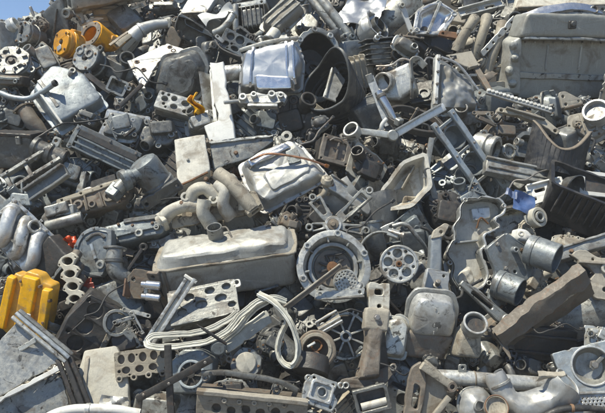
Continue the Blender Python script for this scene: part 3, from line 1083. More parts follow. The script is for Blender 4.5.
P(t, 'strut', box(30, 3.5, 7, T(0, -9, -3, 0, 0, -6), .7), 'alu_light')
P(t, 'peg', lathe([(2, 0), (2, 14), (1.5, 14.6)], 12, axis_m((-24, -3, 0), (-1, -.2, .3))), 'alu_light', warp=0)

t = thing('white_bar', 'long bright white flat bar standing upright left of the chrome pan', 'bar', 219, 98, 0, -14, -6, 18, 'white upright bar', 26)
P(t, 'face', plate(subdiv(on(t, [(208, 60), (222, 59), (236, 140), (211, 144), (204, 126), (217, 121)]), 7), (), 6, .8), 'white_paint', warp=.5)
P(t, 'side_flange', plate(on(t, [(207, 62), (209, 62), (217, 121), (213, 121)]), (), 14, .3, T(0, 0, -2)), 'white_paint')
t = thing('round_canister', 'pale round cylinder lying behind the white bar', 'cylinder', 231, 73, 8, 0, 0, 0, 'pale round cylinder', 10)
P(t, 'barrel', lathe([(7, -14), (8, -13), (8, 8), (7.4, 9), (7.4, 11), (5, 12)], 28, T(0, 0, 0, 0, 90, 0)), 'alu_bright')
P(t, 'end_plug', lathe([(4, 0), (4, 2.5), (3, 3)], 16, T(12, 0, 0, 0, 90, 0)), 'alu_mid', warp=0)

t = thing('drilled_casting', 'small drilled casting with dark holes left of the white bar', 'cylinder head', 178, 104, -14, -24, 4, 6, 'small drilled casting', 20)
cylinder_head(t, 44, 21, 10, [(-14, 2, 3.4, 3), (-5, 5, 3, 3), (-3, -4, 3.6, 3), (7, 3, 4, 3.4), (9, -6, 2.6, 2), (15, 4, 2.4, 2.4)], 'alu_mid', 'alu_light', seed=4)
t = thing('yellow_scrap', 'crumpled yellow plastic scrap beside the white bar', 'plastic scrap', 196, 104, 12, -10, 0, 14, 'yellow plastic scrap', 9)
P(t, 'sheet', sheet(lambda u, v: ((u - .5) * 8 + 3 * math.sin(v * 7), (v - .5) * 20, 4 * math.sin(u * 6 + v * 3)), 8, 10, .7), 'yellow_paint', warp=1.6)
t = thing('metal_sheet', 'narrow grey bent panel between the white bar and the drilled casting', 'panel', 208, 92, 8, -8, 20, 8, 'narrow bent panel', 12)
P(t, 'panel', sheet(lambda u, v: ((u - .5) * 15, (v - .5) * 40, 4 * math.cos(u * 3)), 6, 8, 1), 'alu_light', warp=.5)

t = thing('bell_housing', 'black hollow bell housing with a bolted pale rim, top centre', 'bell housing', 318, 66, 10, -6, 18, 4, 'black bell housing', 34)
arc = [on(t, [(318 + 32 * math.cos(a) * .8, 64 - 38 * math.sin(a))])[0] for a in [2 * PI * i / 44 for i in range(44)]]
inner = offset(ccw(arc), -4.6)
P(t, 'rim', plate(offset(ccw(arc), 1), [inner], 3, .5), 'alu_mid', warp=.25)
P(t, 'bowl', tray(arc, 26, 2.2, .74, 0, T(0, 0, -2.6)), 'iron_oily', warp=.4)
P(t, 'inner_hub', boss(2, 4, -25, 9, 6, .55), 'iron_oily')
bl = offset(ccw(arc), -1.9)
for i in range(2, 40, 5):
    P(t, 'rim_boss', boss(bl[i][0], bl[i][1], -.6, 3, 2.4, .5), 'alu_light', warp=0)
for i in range(4):
    P(t, 'web', box(14, 1.8, 5, T(8 * math.cos(i * 1.57 + .5) + 2, 8 * math.sin(i * 1.57 + .5) + 4, -23, 0, 0, math.degrees(i * 1.57 + .5)), .4), 'iron_oily')
P(t, 'stray_bolt', boss(-9, 20, -24, 2.6, 5, .3), 'machined', warp=0)

t = thing('ribbed_shell', 'large open black shell with a ribbed lower side, right of the chrome oil pan', 'shell', 327, 86, 0, 0, 0, 14, 'large open black shell', 34)
ax = axis_m((2, 0, 2), (-.42, .42, .8))
iv = ax.to_3x3().transposed()
hi = iv @ Vector((.8, .5, 0))
a0 = math.atan2(hi.y, hi.x)
def black_shell(u, v):
    a = 2 * PI * u
    lift_ = 30 * max(0.0, math.cos(a - a0)) ** 1.6
    r = 28.5 - 5 * v ** 1.5 + .9 * math.sin(a * 3 + 1)
    return ax @ Vector((r * math.cos(a), r * math.sin(a), lift_ * (1 - v) - 50 * v))
P(t, 'wall', sheet(black_shell, 56, 12, 1.4), 'dark_plastic', warp=.5)
P(t, 'rolled_rim', pipe([black_shell(i / 40, 0) for i in range(41)], 1.2, n=8, k=2), 'alu_dark', warp=.3)
for k in range(6):
    v = .3 + k * .11
    P(t, 'shallow_rib', pipe([black_shell(.04 + i / 26, v) for i in range(26)], 1.7, n=8, k=2), 'dark_plastic', warp=.3)
P(t, 'floor', lathe([(23, -49), (23, -47.6)], 32, ax), 'dark_plastic')
P(t, 'inner_boss', boss(4, 3, -48, 7, 8, .5, ax), 'iron_oily')
t = thing('plate', 'bright flat plate leaning inside the large open black shell', 'plate', 333, 84, 8, -16, 20, 20, 'bright leaning plate', 14)
P(t, 'plate', plate(rounded(on(t, [(336, 64), (346, 78), (336, 103), (322, 98)]), 1), [circ(*on(t, [(338, 72)])[0], 1.2, 8)], 2.5, .4), 'alu_bright', warp=.4)
P(t, 'folded_edge', box(34, 2, 5, T(*on(t, [(329, 82)])[0], -1, 0, 0, 68), .4), 'alu_light')
# --- upper right of centre
t = thing('chrome_sheet', 'crumpled mirror-bright sheet at the top edge, right of the bell housing', 'sheet', 357, 14, 18, -30, -6, 2, 'crumpled bright sheet', 22)
o4 = on(t, [(333, 26), (356, -8), (388, -8), (374, 30)])
P(t, 'sheet', sheet(lambda u, v: tuple((Vector(o4[0]) * (1 - u) * (1 - v) + Vector(o4[3]) * u * (1 - v) + Vector(o4[2]) * u * v + Vector(o4[1]) * (1 - u) * v)) + (5 * math.sin(u * 4 + v * 3) + 2 * math.sin(v * 9 + u * 5),), 18, 18, .7), 'foil', warp=1.6)
t = thing('crumpled_duct', 'crumpled silver duct end beside the bright sheet', 'duct', 378, 24, -20, -10, 10, 0, 'crumpled duct', 15)
P(t, 'duct', lathe([(14, -18), (14.5, -8), (13.5, -2), (15, 0), (13.4, 0), (12, -6), (12, -17)], 30, T(0, 0, 0, -30, 24, 0), mod=lambda a, z: 1 + .09 * math.sin(a * 3 + z * .3)), 'sheet_silver', warp=1.6)
P(t, 'inner_sleeve', ring(9, 8, 10, T(2, 1, 1, -30, 24, 0), 24), 'alu_dark')
t = thing('rail', 'pair of rounded grey rails running up to the top edge left of the bright sheet', 'rail', 326, 14, 0, 0, 0, 0, 'rounded grey rails', 18)
for dx, z in ((0, 0), (8, 4)):
    P(t, 'rail_tube', pipe(scr(t, [(308 + dx, -8, -8 + z), (324 + dx, 14, 0 + z), (346 + dx, 44, 4 + z)]), 4.6, n=16), 'alu_mid')
P(t, 'web_plate', plate([(-14, 18), (-6, 22), (18, -22), (10, -26)], (), 2, .3, T(2, 0, -2)), 'alu_mid')
t = thing('finned_cylinder', 'dark finned cylinder head in the shade right of the large black shell', 'cylinder head', 384, 52, 6, 6, 14, -2, 'dark finned head', 20)
fin_block(t, 38, 30, 24, 6, 'alu_dark', False)
P(t, 'spark_plug', lathe([(3, -2), (3, 3), (2, 3.4), (2, 8), (1.2, 8.4), (1.2, 12)], 12, T(-8, 13, 3, -20, 0, 0)), 'machined', warp=0)
P(t, 'exhaust_port', ring(6, 4.2, 6, T(12, -4, 7), 18), 'iron_oily')
t = thing('rocker_cover', 'grey rounded rocker cover beside the dark finned head', 'cover', 405, 48, -28, -14, 10, 6, 'rounded rocker cover', 14)
oil_pan(t, rect(26, 15), 10, 'alu_mid', 2, 1.6, 'alu_light', .85, 3, nb=6)
P(t, 'filler_neck', ring(3.4, 2.4, 5, T(5, 0, 14), 16), 'alu_light')

t = thing('flat_lever', 'bright flat arm standing at the top edge right of the bright sheet', 'arm', 406, 18, -70, -10, 0, 6, 'bright flat arm', 14)
P(t, 'arm', plate(rounded([(-18, -3), (16, -2), (19, 3), (-16, 4)], 2.4), [circ(-13, .5, 1.6, 10), circ(14, .6, 1.3, 10)], 2.5, .4), 'white_paint', warp=.4)
P(t, 'pivot', boss(-13, .5, -.5, 2.6, 3, .5), 'dusty_pale', warp=0)
t = thing('headlamp_shell', 'light metal frame with crumpled foil inside, top edge right of centre', 'frame', 434, 18, 18, -16, 10, 4, 'foil-filled frame', 20)
fo = on(t, [(414, 34), (419, 10), (440, 0), (456, 12), (440, 34)])
P(t, 'frame_rim', plate(rounded(offset(ccw(fo), 2.4), 5), [rounded(offset(ccw(fo), -1.6), 5)], 3.6, .5), 'alu_bright', warp=.3)
P(t, 'reflector', tray(rounded(fo, 5), 8, .8, .8), 'chrome', warp=1.3)
P(t, 'cross_bar', box(40, 3, 2.4, T(0, 0, .4, 0, 0, 50), .4), 'alu_light')
for p in ((416, 32), (440, 1), (455, 13)):
    P(t, 'ear', ring(3, 1.5, 2.4, T(*on(t, [p])[0], 1), 14), 'alu_light', warp=0)
t = thing('channel_strip', 'silver channel strip lying flat along the top edge right of the foil-filled frame', 'channel', 481, 9, 14, -24, 0, 6, 'silver channel strip', 18)
P(t, 'web', plate(rounded(rect(44, 11), 1), [rounded(rect(14, 4, -9, 0), 1.6), rounded(rect(10, 4, 9, 0), 1.6)], 2, .3), 'sheet_silver', warp=.5)
for y in (-5, 5):
    P(t, 'side', box(44, 1.6, 6, T(0, y, 1), .3), 'alu_light')
t = thing('rusty_clip', 'rusty brown clip below the foil-filled frame', 'clip', 452, 34, -8, -20, 0, 8, 'rusty clip', 10)
P(t, 'clip', plate(rounded([(-14, -3), (10, -5), (13, 0), (8, 3), (-12, 4)], 1.6), [circ(-9, 0, 1.5, 8)], 3, .4), 'rust', warp=.5)
P(t, 'tab', box(7, 4, 6, T(8, 2, 1, 0, 0, 12), .5), 'alu_light')

t = thing('exhaust_manifold', 'pair of curved pale cast pipes on a flange left of the big grey radiator', 'manifold', 474, 42, 0, 0, 0, 4, 'curved pale pipes', 22)
manifold(t, [scr(t, [(456, 52, 4), (461, 38, 8), (469, 26, 8), (474, 20, 2)]), scr(t, [(474, 58, 2), (478, 42, 8), (483, 28, 6), (487, 18, 0)]),
             scr(t, [(486, 74, 2), (491, 56, 6), (497, 40, 6), (503, 24, 0)])], 5.4, 'dusty_tan',
         plate(rounded(xy(scr(t, [(477, 54), (480, 60), (514, 24), (510, 18)])), 2), [circ(*xy(scr(t, [(484 + 6 * i, 52 - 6.5 * i)]))[0], 1.2, 8) for i in range(5)], 5, .5, T(0, 0, 12)), fmat='alu_light')
t = thing('tan_plate', 'tan flat plate with a dark edge beside the reflective cover', 'plate', 463, 58, 8, -36, 8, 8, 'tan flat plate', 15)
P(t, 'plate', plate(rounded(on(t, [(446, 54), (474, 48), (478, 66), (466, 70), (452, 60)]), 1.5), [circ(*on(t, [(452, 56)])[0], 1.4, 8)], 4, .5), 'dusty_tan', warp=.4)
P(t, 'side_wall', plate(rounded(on(t, [(474, 48), (487, 92), (482, 93), (468, 54)]), 1), (), 3, .4, T(0, 0, -3)), 'dull_brown')

t = thing('radiator', 'big boxy grey radiator with a pale top tank at upper right', 'radiator', 562, 58, -2, 12, 8, 4, 'big grey radiator', 52)
P(t, 'core', pan(rounded(on(t, [(520, 98), (520, 41), (625, 36), (625, 96)]), 2), 26, 1.0, 1.0, z0=-30, step=7), 'radiator_grey', warp=.4)
P(t, 'lower_band', box(104, 6, 3, T(*on(t, [(572, 76)])[0], -3.6, 0, 0, 0), .6), 'alu_mid', warp=.6)
P(t, 'top_tank', pan(rounded(on(t, [(512, 40), (518, 17), (625, 16), (625, 38), (560, 39)]), 4), 24, .97, 3, z0=-18, step=7), 'radiator_grey', warp=.55)
for i in range(9):
    P(t, 'rivet', lathe([(1.1, -.4), (1.0, .5), (.4, .8)], 8, T(*on(t, [(524 + i * 10, 44 - i * .25)])[0], -3.4)), 'alu_mid', warp=0)
for x in (548, 583):
    P(t, 'pressed_bead', pan(rounded(rect(2.6, 30), 1.2, 2), 1.6, .8, .7, z0=-4.4, m=T(*on(t, [(x, 58)])[0], 0)), 'radiator_grey', warp=.3)
P(t, 'seam', box(106, 2.6, 8, T(*on(t, [(571, 40)])[0], 2.4, 0, 0, 1), .6), 'alu_light', warp=.7)
P(t, 'cap_neck', box(8, 8, 6, T(*on(t, [(566, 27)])[0], 5, 0, 0, 4), .8), 'iron_oily')
P(t, 'cap', lathe([(2.8, -3), (2.8, 0), (2, .8)], 12, T(*on(t, [(566, 26)])[0], 9.4)), 'alu_dark', warp=0)
sd = P(t, 'side_tank', pan(rounded(on(t, [(504, 98), (507, 42), (519, 34), (521, 98)]), 3), 24, .9, 3, z0=-22, step=4), 'radiator_grey', warp=.8)
for i, (x, y) in enumerate(((509, 48), (512, 60), (507, 72), (511, 84))):
    P(t, 'knob', lathe([(4, -3), (4.4, 1), (3.2, 4), (1.4, 5)], 14, T(*on(t, [(x, y)])[0], 2, -20, -30, 0)), 'radiator_grey', sub=sd, warp=.6)
t = thing('chrome_trim', 'curved chrome trim strip on top of the radiator at the top edge', 'trim', 572, 12, 0, 0, 0, 2, 'curved chrome trim', 28)
P(t, 'strip', sweep(smooth_path(scr(t, [(512, 22, 0), (540, 13, 4), (572, 9, 6), (612, 13, 0)]), 7), rounded(rect(9, 3), 1.2, 2), up=(0, .5, 1)), 'chrome', warp=.6)
P(t, 'under_strip', sweep(smooth_path(scr(t, [(520, 26, 2), (548, 18, 5), (580, 16, 6), (616, 19, 0)]), 6), rounded(rect(4, 3), 1, 2), up=(0, .5, 1)), 'alu_mid')
t = thing('light_panel', 'pale sandy panel at the top right corner above the chrome trim', 'panel', 560, 0, 2, -30, 0, -8, 'pale corner panel', 36)
P(t, 'panel', pan(rounded(on(t, [(512, 10), (520, -14), (625, -16), (625, 8)]), 3), 4, .98, 1.2, z0=-4, step=9), 'dusty_pale', warp=.7)
P(t, 'rim', box(100, 2, 3, T(*on(t, [(566, 8)])[0], .5), .4), 'dusty_tan')
t = thing('hinge_bracket', 'small dark hinge bracket in the top right corner', 'bracket', 597, 10, -4, -10, 0, 8, 'dark corner bracket', 10)
P(t, 'plate', plate(rounded(rect(20, 11), 3), [circ(-3, 0, 3, 14), circ(6, 1, 1.6, 10)], 4, .5), 'alu_dark')
P(t, 'eye', ring(4.4, 2.8, 4, T(-3, 0, 2), 18), 'alu_mid')

t = thing('inlet_housing', 'pale boxy inlet housing with a round open snout, right of the large black shell', 'housing', 396, 80, 4, -4, -14, 14, 'pale inlet housing', 24)
P(t, 'body', pan(rounded(on(t, [(374, 76), (410, 60), (418, 92), (400, 102), (378, 100)]), 4), 26, .92, 4, z0=-22), 'alu_light', warp=.9)
P(t, 'snout', ring(9.6, 7.6, 12, axis_m((*on(t, [(384, 84)])[0], 11), (-.35, -.16, 1)), 28), 'alu_bright', warp=.2)
P(t, 'throat', lathe([(8, -10), (8, -7)], 24, axis_m((*on(t, [(385, 84)])[0], 10), (-.35, -.16, 1))), 'iron_oily')
P(t, 'side_lip', sweep(smooth_path([(*on(t, [(411, 100)])[0], 2), (*on(t, [(412, 80)])[0], 5), (*on(t, [(411, 64)])[0], 4), (*on(t, [(417, 61)])[0], 1), (*on(t, [(424, 68)])[0], 0)], 5), rounded(rect(7, 1.6), .5, 1), up=(1, 0, .3)), 'alu_mid')
t = thing('flat_strip', 'flat pale strip leaning in front of the pale inlet housing', 'strip', 379, 100, 0, 0, 0, 26, 'flat pale strip', 16)
bar(t, *xy(scr(t, [(370, 76), (388, 126)])), 8, 2, 'alu_light', 'strip', z0=-4, z1=4)
P(t, 'end_tab', box(9, 7, 3, T(*scr(t, [(370, 78)])[0][:2], -3.4, 0, 0, -70), .5), 'alu_mid')
t = thing('rocker_cover', 'reflective lumpy cylinder cover with a bright rail, left of the curved pale pipes', 'cover', 455, 86, -10, -8, 10, 14, 'reflective lumpy cover', 28)
q4 = [Vector(p) for p in on(t, [(435, 114), (479, 111), (474, 78), (439, 58)])]
LUMPS = ((.28, .8, .16, 5), (.62, .6, .15, 6), (.85, .58, .12, 6), (.36, .42, .2, 6), (.68, .3, .2, 7), (.2, .15, .16, 5), (.92, .2, .12, 5), (.5, .12, .12, 4))
def lumpy(u, v):
    p = q4[0] * (1 - u) * (1 - v) + q4[1] * u * (1 - v) + q4[2] * u * v + q4[3] * (1 - u) * v
    z = sum(h * math.exp(-((u - a) ** 2 + (v - b) ** 2) / (r * r)) for a, b, r, h in LUMPS)
    e = min(u, 1 - u, v, 1 - v)
    return (p.x, p.y, z * .8 - 9 * max(0, .08 - e) / .08 + 1.4 * noise.noise(Vector((u * 9, v * 9, 2))))
P(t, 'cover', sheet(lumpy, 34, 34, 1.2), 'sheet_silver', warp=.2)
P(t, 'base_flange', plate(rounded(offset(ccw([tuple(p) for p in q4]), 3), 4), (), 3, .5, T(0, 0, -6)), 'alu_mid')
a, b = on(t, [(437, 56), (433, 106)])
P(t, 'rail', box(math.dist(a, b), 4, 5, T((a[0] + b[0]) / 2, (a[1] + b[1]) / 2, 2, 0, 0, math.degrees(math.atan2(b[1] - a[1], b[0] - a[0]))), .6), 'white_paint')
for f in (.1, .35, .6, .9):
    P(t, 'rail_bolt', hexb(a[0] + (b[0] - a[0]) * f, a[1] + (b[1] - a[1]) * f, 4.6, 1.4, 1.6), 'bolt_steel', warp=0)
P(t, 'top_rail', pipe([(*on(t, [(440, 58)])[0], 3), (*on(t, [(458, 66)])[0], 4), (*on(t, [(478, 90)])[0], 3)], 1.4, n=8), 'machined')
t = thing('toothed_rack', 'bright toothed rack slanting below the radiator', 'rack', 519, 101, -17, -24, 0, 14, 'bright toothed rack', 24)
P(t, 'rail', box(68, 4, 3, T(0, -1, -1), .5), 'alu_light')
src = None
for i in range(17):
    m = T(-32 + i * 4, 1.4, .4, 0, 0, 24)
    if src is None:
        src = P(t, 'tooth', box(3.6, 3, 3, None, .4), 'white_paint', warp=0)
        src.matrix_local = m
    else:
        PC(t, 'tooth', src, m)
t = thing('bracket', 'small tan triangular bracket below the radiator, right of the toothed rack', 'bracket', 569, 99, 10, -14, 10, 14, 'triangular tan bracket', 12)
P(t, 'plate', plate(rounded([(-10, -9), (14, -6), (12, -1), (-2, 9), (-9, 8)], 2), [circ(-6, 3, 1.5, 10), circ(-5, -5, 1.5, 10), circ(9, -3.4, 1.4, 10)], 3, .5), 'dusty_tan', warp=.4)
P(t, 'flange', box(20, 2, 8, T(2, -8, -2, 0, 0, 6), .5), 'dull_brown')

# ================================================================== the scrap, middle band
# --- left
t = thing('fuel_box', 'rough dark grey box at the left edge, half way up', 'box', 12, 152, -3, 14, -10, 6, 'rough dark box', 20)
P(t, 'body', pan(rounded(rect(42, 36), 3), 26, .96, 2.5, z0=-26), 'alu_dark', warp=1.0)
P(t, 'lid_edge', plate(rounded(rect(45, 4, 0, 17), 1), (), 24, .5, T(0, 0, 1.5)), 'iron_oily', warp=.4)
P(t, 'latch', box(5, 8, 3, T(8, 12, 1, 0, 0, 4), .6), 'alu_mid')
t = thing('coupling', 'dark grey stepped pipe coupling below the pale boxy pan', 'coupling', 48, 152, -14, -12, 0, 14, 'stepped dark coupling', 16)
P(t, 'barrel', lathe([(8, -20), (9, -19), (9, -6), (11, -5), (11, -1), (8.6, 0), (8.6, 10), (10.4, 11), (10.4, 15), (7.6, 16), (6, 16), (6, 10)], 30, T(0, 0, 0, 0, -90, -8)), 'alu_dark')
P(t, 'lug', plate(rounded([(-4, 6), (4, 6), (5, 16), (-3, 17)], 2), [circ(0, 12.6, 1.8, 10)], 4, .5, T(6, 0, 5)), 'alu_mid')
P(t, 'clamp_ear', box(6, 5, 5, T(-9, -10, 4), .6), 'alu_mid')
t = thing('channel_section', 'grey channel frame slanting up from the left manifold', 'frame', 32, 168, 36, -20, 8, 10, 'slanting channel frame', 22)
for y in (-9, 9):
    P(t, 'side_rail', box(58, 4, 7, T(0, y, 0), .6), 'alu_mid')
for x in (-26, -4, 24):
    P(t, 'cross_rail', box(4, 15, 5, T(x, 0, -1), .5), 'alu_mid')
P(t, 'bolt_heads', bolts([(x, y, 3.6) for x in (-22, 0, 20) for y in (-9, 9)], 1.2), 'bolt_steel', warp=0, kind='stuff')
t = thing('channel_bar', 'thick light grey channel bar below the slanting frame', 'channel', 48, 183, 34, -10, 0, 18, 'thick channel bar', 18)
P(t, 'web', box(46, 13, 4, None, .8), 'alu_blue')
P(t, 'flange', box(46, 2.6, 10, T(0, 6, 3), .6), 'alu_mid')
P(t, 'flange', box(46, 2.6, 8, T(0, -6, 2), .6), 'alu_mid')
t = thing('gear_case', 'blue-grey casting with a round gear face under the pale boxy pan', 'gear case', 122, 126, -8, -16, 6, 8, 'round-faced gear case', 20)
casting(t, 46, 32, 18, 52, 'alu_blue', nb=2, nr=2, port=False)
P(t, 'gear_face', lathe([(11, -2), (11, 1), (10, 1.6), (8, 1), (6.4, 2), (3.4, 2), (2.4, 3.4)], 32, T(-1, 0, .5)), 'alu_blue')
for i in range(5):
    P(t, 'face_boss', boss(8.6 * math.cos(i * 1.257), 8.6 * math.sin(i * 1.257), 1, 1.8, 1.8, .4), 'alu_mid', warp=0)
P(t, 'arm', box(14, 2.4, 3, T(9, -6, 2, 0, 0, 54), .5), 'iron_oily')
t = thing('cast_block', 'dark lumpy casting between the boxy pan and the round-faced gear case', 'casting', 88, 118, -20, -14, 0, 12, 'dark lumpy casting', 14)
casting(t, 30, 20, 16, 55, 'alu_dark', nb=4, nr=2)
t = thing('heat_sink', 'long blue-grey grooved housing slanting down to the right, left of centre', 'housing', 105, 152, -25, -8, 4, 16, 'long grooved housing', 32)
P(t, 'body', pan(rounded(rect(64, 21), 2), 22, .95, 2, z0=-22), 'alu_blue', warp=.5)
P(t, 'top_rail', box(66, 5, 8, T(0, 12, -3), .7), 'alu_blue')
P(t, 'channel_floor', box(62, 6, 2, T(0, 7, .5), .4), 'iron_oily')
for y in (2.4, -3.6, -9):
    P(t, 'rib', box(62, 1.8, 3, T(0, y, .8), .4), 'alu_blue')
P(t, 'end_plate', plate(rounded(rect(5, 26), 1.5), [circ(0, 9, 1, 8), circ(0, -9, 1, 8)], 20, .5, T(-34, 1, 1)), 'alu_mid')
P(t, 'bolt_heads', bolts([(-34, 10, 1.2), (-34, -9, 1.2), (28, 12, 1.2), (0, 12, 1.2)], 1.2), 'bolt_steel', warp=0, kind='stuff')
t = thing('angle_frame', 'dark open corner frame under the long grooved housing', 'frame', 93, 180, 18, -16, 0, 10, 'dark corner frame', 16)
P(t, 'frame', plate(rounded([(-22, -10), (24, -12), (24, -7), (-12, -5), (-4, 12), (-10, 13)], 1), (), 9, .6), 'alu_mid')
P(t, 'web', box(34, 12, 2, T(4, -4, -7, 0, 0, 0), .4), 'iron_oily')
t = thing('fluid_motor', 'smooth blue-grey cylinder motor with a square nut, left of centre', 'motor', 148, 172, 0, 0, 0, 30, 'blue-grey cylinder motor', 26)
ax = axis_m(scr(t, [(155, 182, -6)])[0], (-.46, .74, .42))
P(t, 'barrel', lathe([(11, -16), (14, -15), (14, -4), (15.4, -3), (15.4, 1), (14.2, 2), (14.2, 21), (13, 24), (9, 26), (.1, 26.6)], 40, ax), 'alu_blue', warp=.15)
P(t, 'clamp_band', ring(16, 14, 4, ax @ T(0, 0, -5), 36), 'alu_dark')
P(t, 'saddle', plate(rounded([(-20, -6), (20, -6), (20, 6), (-20, 6)], 2), [circ(16, 0, 1.6, 10), circ(-16, 0, 1.6, 10)], 5, .6, ax @ T(0, 12, -6, 90, 0, 0)), 'alu_dark')
ax2 = axis_m(scr(t, [(139, 176, 12)])[0], (-.72, -.42, .5))
P(t, 'neck', lathe([(6, -8), (6, 2), (7.6, 3), (7.6, 6), (9.6, 7), (9.6, 12), (7, 13)], 26, ax2), 'alu_blue')
P(t, 'square_nut', box(11, 11, 13, axis_m(scr(t, [(124, 190, 18)])[0], (-.5, -.8, .4), 20), 1.0), 'alu_blue')
P(t, 'union', lathe([(5.6, -8), (5.6, 8)], 18, axis_m(scr(t, [(130, 183, 16)])[0], (-.55, -.7, .4))), 'alu_mid')
t.o.scale = t.o.scale * 1.12
t = thing('gearbox', 'dusty brown gearbox casting left of the blue-grey motor', 'gearbox', 96, 198, 14, -18, 0, 12, 'dusty brown gearbox', 30)
P(t, 'case', pan(rounded([(-38, -12), (30, -14), (38, -4), (36, 12), (-14, 14), (-24, 6), (-38, 4)], 4), 24, .93, 3, z0=-24), 'dull_brown', warp=1.0)
P(t, 'joint_flange', plate(rounded([(-40, 2), (36, 10), (38, 15), (-40, 8)], 1.5), [circ(-34, 6, 1.2, 8), circ(-14, 8, 1.2, 8), (circ(8, 10, 1.2, 8)), circ(30, 12, 1.2, 8)], 20, .6, T(0, 0, 2)), 'dusty_tan')
for x, y, r in ((-30, -4, 4), (-18, -3, 5), (-4, -6, 4), (14, -2, 6), (28, -4, 4.6)):
    P(t, 'boss', boss(x, y, -1, r, 4, .55), 'dull_brown')
for x in (-24, -10, 6, 22):
    P(t, 'rib', box(2, 16, 5, T(x, -3, 0, 0, 0, 8), .5), 'dull_brown')
t = thing('gearbox', 'grey stepped gearbox arm below the dusty brown gearbox', 'gearbox', 62, 214, 12, -12, 6, 12, 'grey stepped gearbox arm', 24)
casting(t, 50, 22, 20, 61, 'alu_mid', nb=4, nr=5, port=False)
P(t, 'top_block', pan(rounded(rect(24, 12), 2), 10, .93, 1.5, z0=-1, m=T(-3, 4, 0, 0, 0, 6)), 'alu_mid', warp=.3)
P(t, 'lower_tube', lathe([(5, -18), (5.6, -17), (5.6, 17), (5, 18)], 18, T(2, -9, 3, 0, 90, 4)), 'alu_mid')

t = thing('intake_manifold', 'bright silver intake manifold with fat curved pipes at the left edge', 'manifold', 22, 238, -42, -22, 8, 16, 'bright left manifold', 32)
P(t, 'base_plate', plate(rounded([(-36, -22), (36, -22), (38, 20), (-34, 22)], 4), [circ(-30, 16, 1.5, 10), circ(30, 15, 1.5, 10), circ(30, -17, 1.5, 10), circ(0, 18, 1.5, 10)], 5, .6), 'alu_light', warp=.5)
for i, x in enumerate((-22, -4, 14)):
    P(t, 'runner', pipe([(x - 4, 14, 0), (x - 3, 10, 9), (x + 4, 0, 13), (x + 10, -9, 10), (x + 10, -16, 2)], 7, n=18, scale=lambda f: 1.1 - .15 * math.sin(f * PI)), 'alu_bright', warp=.4)
P(t, 'throttle_neck', ring(7, 4.6, 10, axis_m((2, 16, 14), (.1, .4, 1)), 24), 'alu_light')
P(t, 'throttle_bore', lathe([(4.6, -8), (4.6, -6)], 18, axis_m((2, 16, 14), (.1, .4, 1))), 'iron_oily')
P(t, 'edge_rail', box(70, 4, 6, T(1, 21, 1), .6), 'alu_bright')
P(t, 'bolt_heads', bolts([(x, 21, 4) for x in (-30, -16, -2, 12, 28)], 1.5), 'bolt_steel', warp=0, kind='stuff')
for x, y in ((-28, 2), (25, 5)):
    P(t, 'boss', boss(x, y, -.5, 4.4, 6, .5), 'alu_light')
t = thing('side_cover', 'dark smooth cover under the bright left manifold', 'cover', 46, 262, -40, 10, -14, 8, 'dark smooth cover', 22)
P(t, 'cover', pan(rounded(rect(34, 46), 3), 16, .95, 2.5, z0=-16), 'iron_oily', warp=.5)
P(t, 'rim', plate(rounded(rect(4, 50, 17, 0), 1), (), 14, .5, T(0, 0, 1)), 'alu_mid')
t = thing('exhaust_flange', 'dusty exhaust flange with four ports in a zigzag row right of the yellow cover', 'flange', 71, 280, 106, -8, 10, 22, 'four-port exhaust flange', 24)
ol, hs = [], []
for i in range(4):
    x = -19.5 + i * 13
    ol += [(x - 4.4, 8.5), (x - 1.5, 11.5), (x + 3, 9.5), (x + 5.4, 6)]
bo = [(x + 2.4, -y) for x, y in ol][::-1]
for i in range(4):
    x = -19.5 + i * 13
    hs.append([(x + a + b * .25, b * 1.45) for a, b in circ(0, 0, 3.9, 20)])
    hs.append(circ(x - 1.2, 9.4, 1.0, 8))
    hs.append(circ(x + 1.4, -9.4, 1.0, 8))
P(t, 'flange', plate(ol + bo, hs, 3.6, .5), 'dusty_pale', warp=.3)
for i in range(4):
    x = -19.5 + i * 13
    P(t, 'runner', pipe([(x, 0, -3), (x + 2, 0, -12), (x + 9, -2, -20)], 5.2, n=18, wall=.8), 'dull_brown')
t = thing('rag', 'small orange-red rag above the four-port flange', 'rag', 70, 243, 10, -10, 0, 12, 'orange-red rag', 7)
P(t, 'cloth', sheet(lambda u, v: ((u - .5) * 15, (v - .5) * 12, 3 * math.sin(u * 7) * math.cos(v * 6)), 10, 8, .7), 'red_plastic', warp=1.6)
P(t, 'knot', lathe([(1.2, -2), (2.6, 0), (2.4, 2), (.8, 3)], 10, T(0, 5, 3)), 'red_plastic', warp=.8)
t = thing('rag', 'red scrap deep in the gap right of the four-port flange', 'rag', 88, 288, 10, -10, 0, -6, 'red scrap', 7)
P(t, 'cloth', sheet(lambda u, v: ((u - .5) * 9, (v - .5) * 18, 3 * math.sin(u * 5 + v * 4)), 6, 8, .7), 'red_plastic', warp=1.6)
P(t, 'fold', sheet(lambda u, v: ((u - .5) * 6 + 4, (v - .5) * 8, 4 + 2 * math.cos(v * 5)), 4, 5, .7), 'red_plastic', warp=1.0)

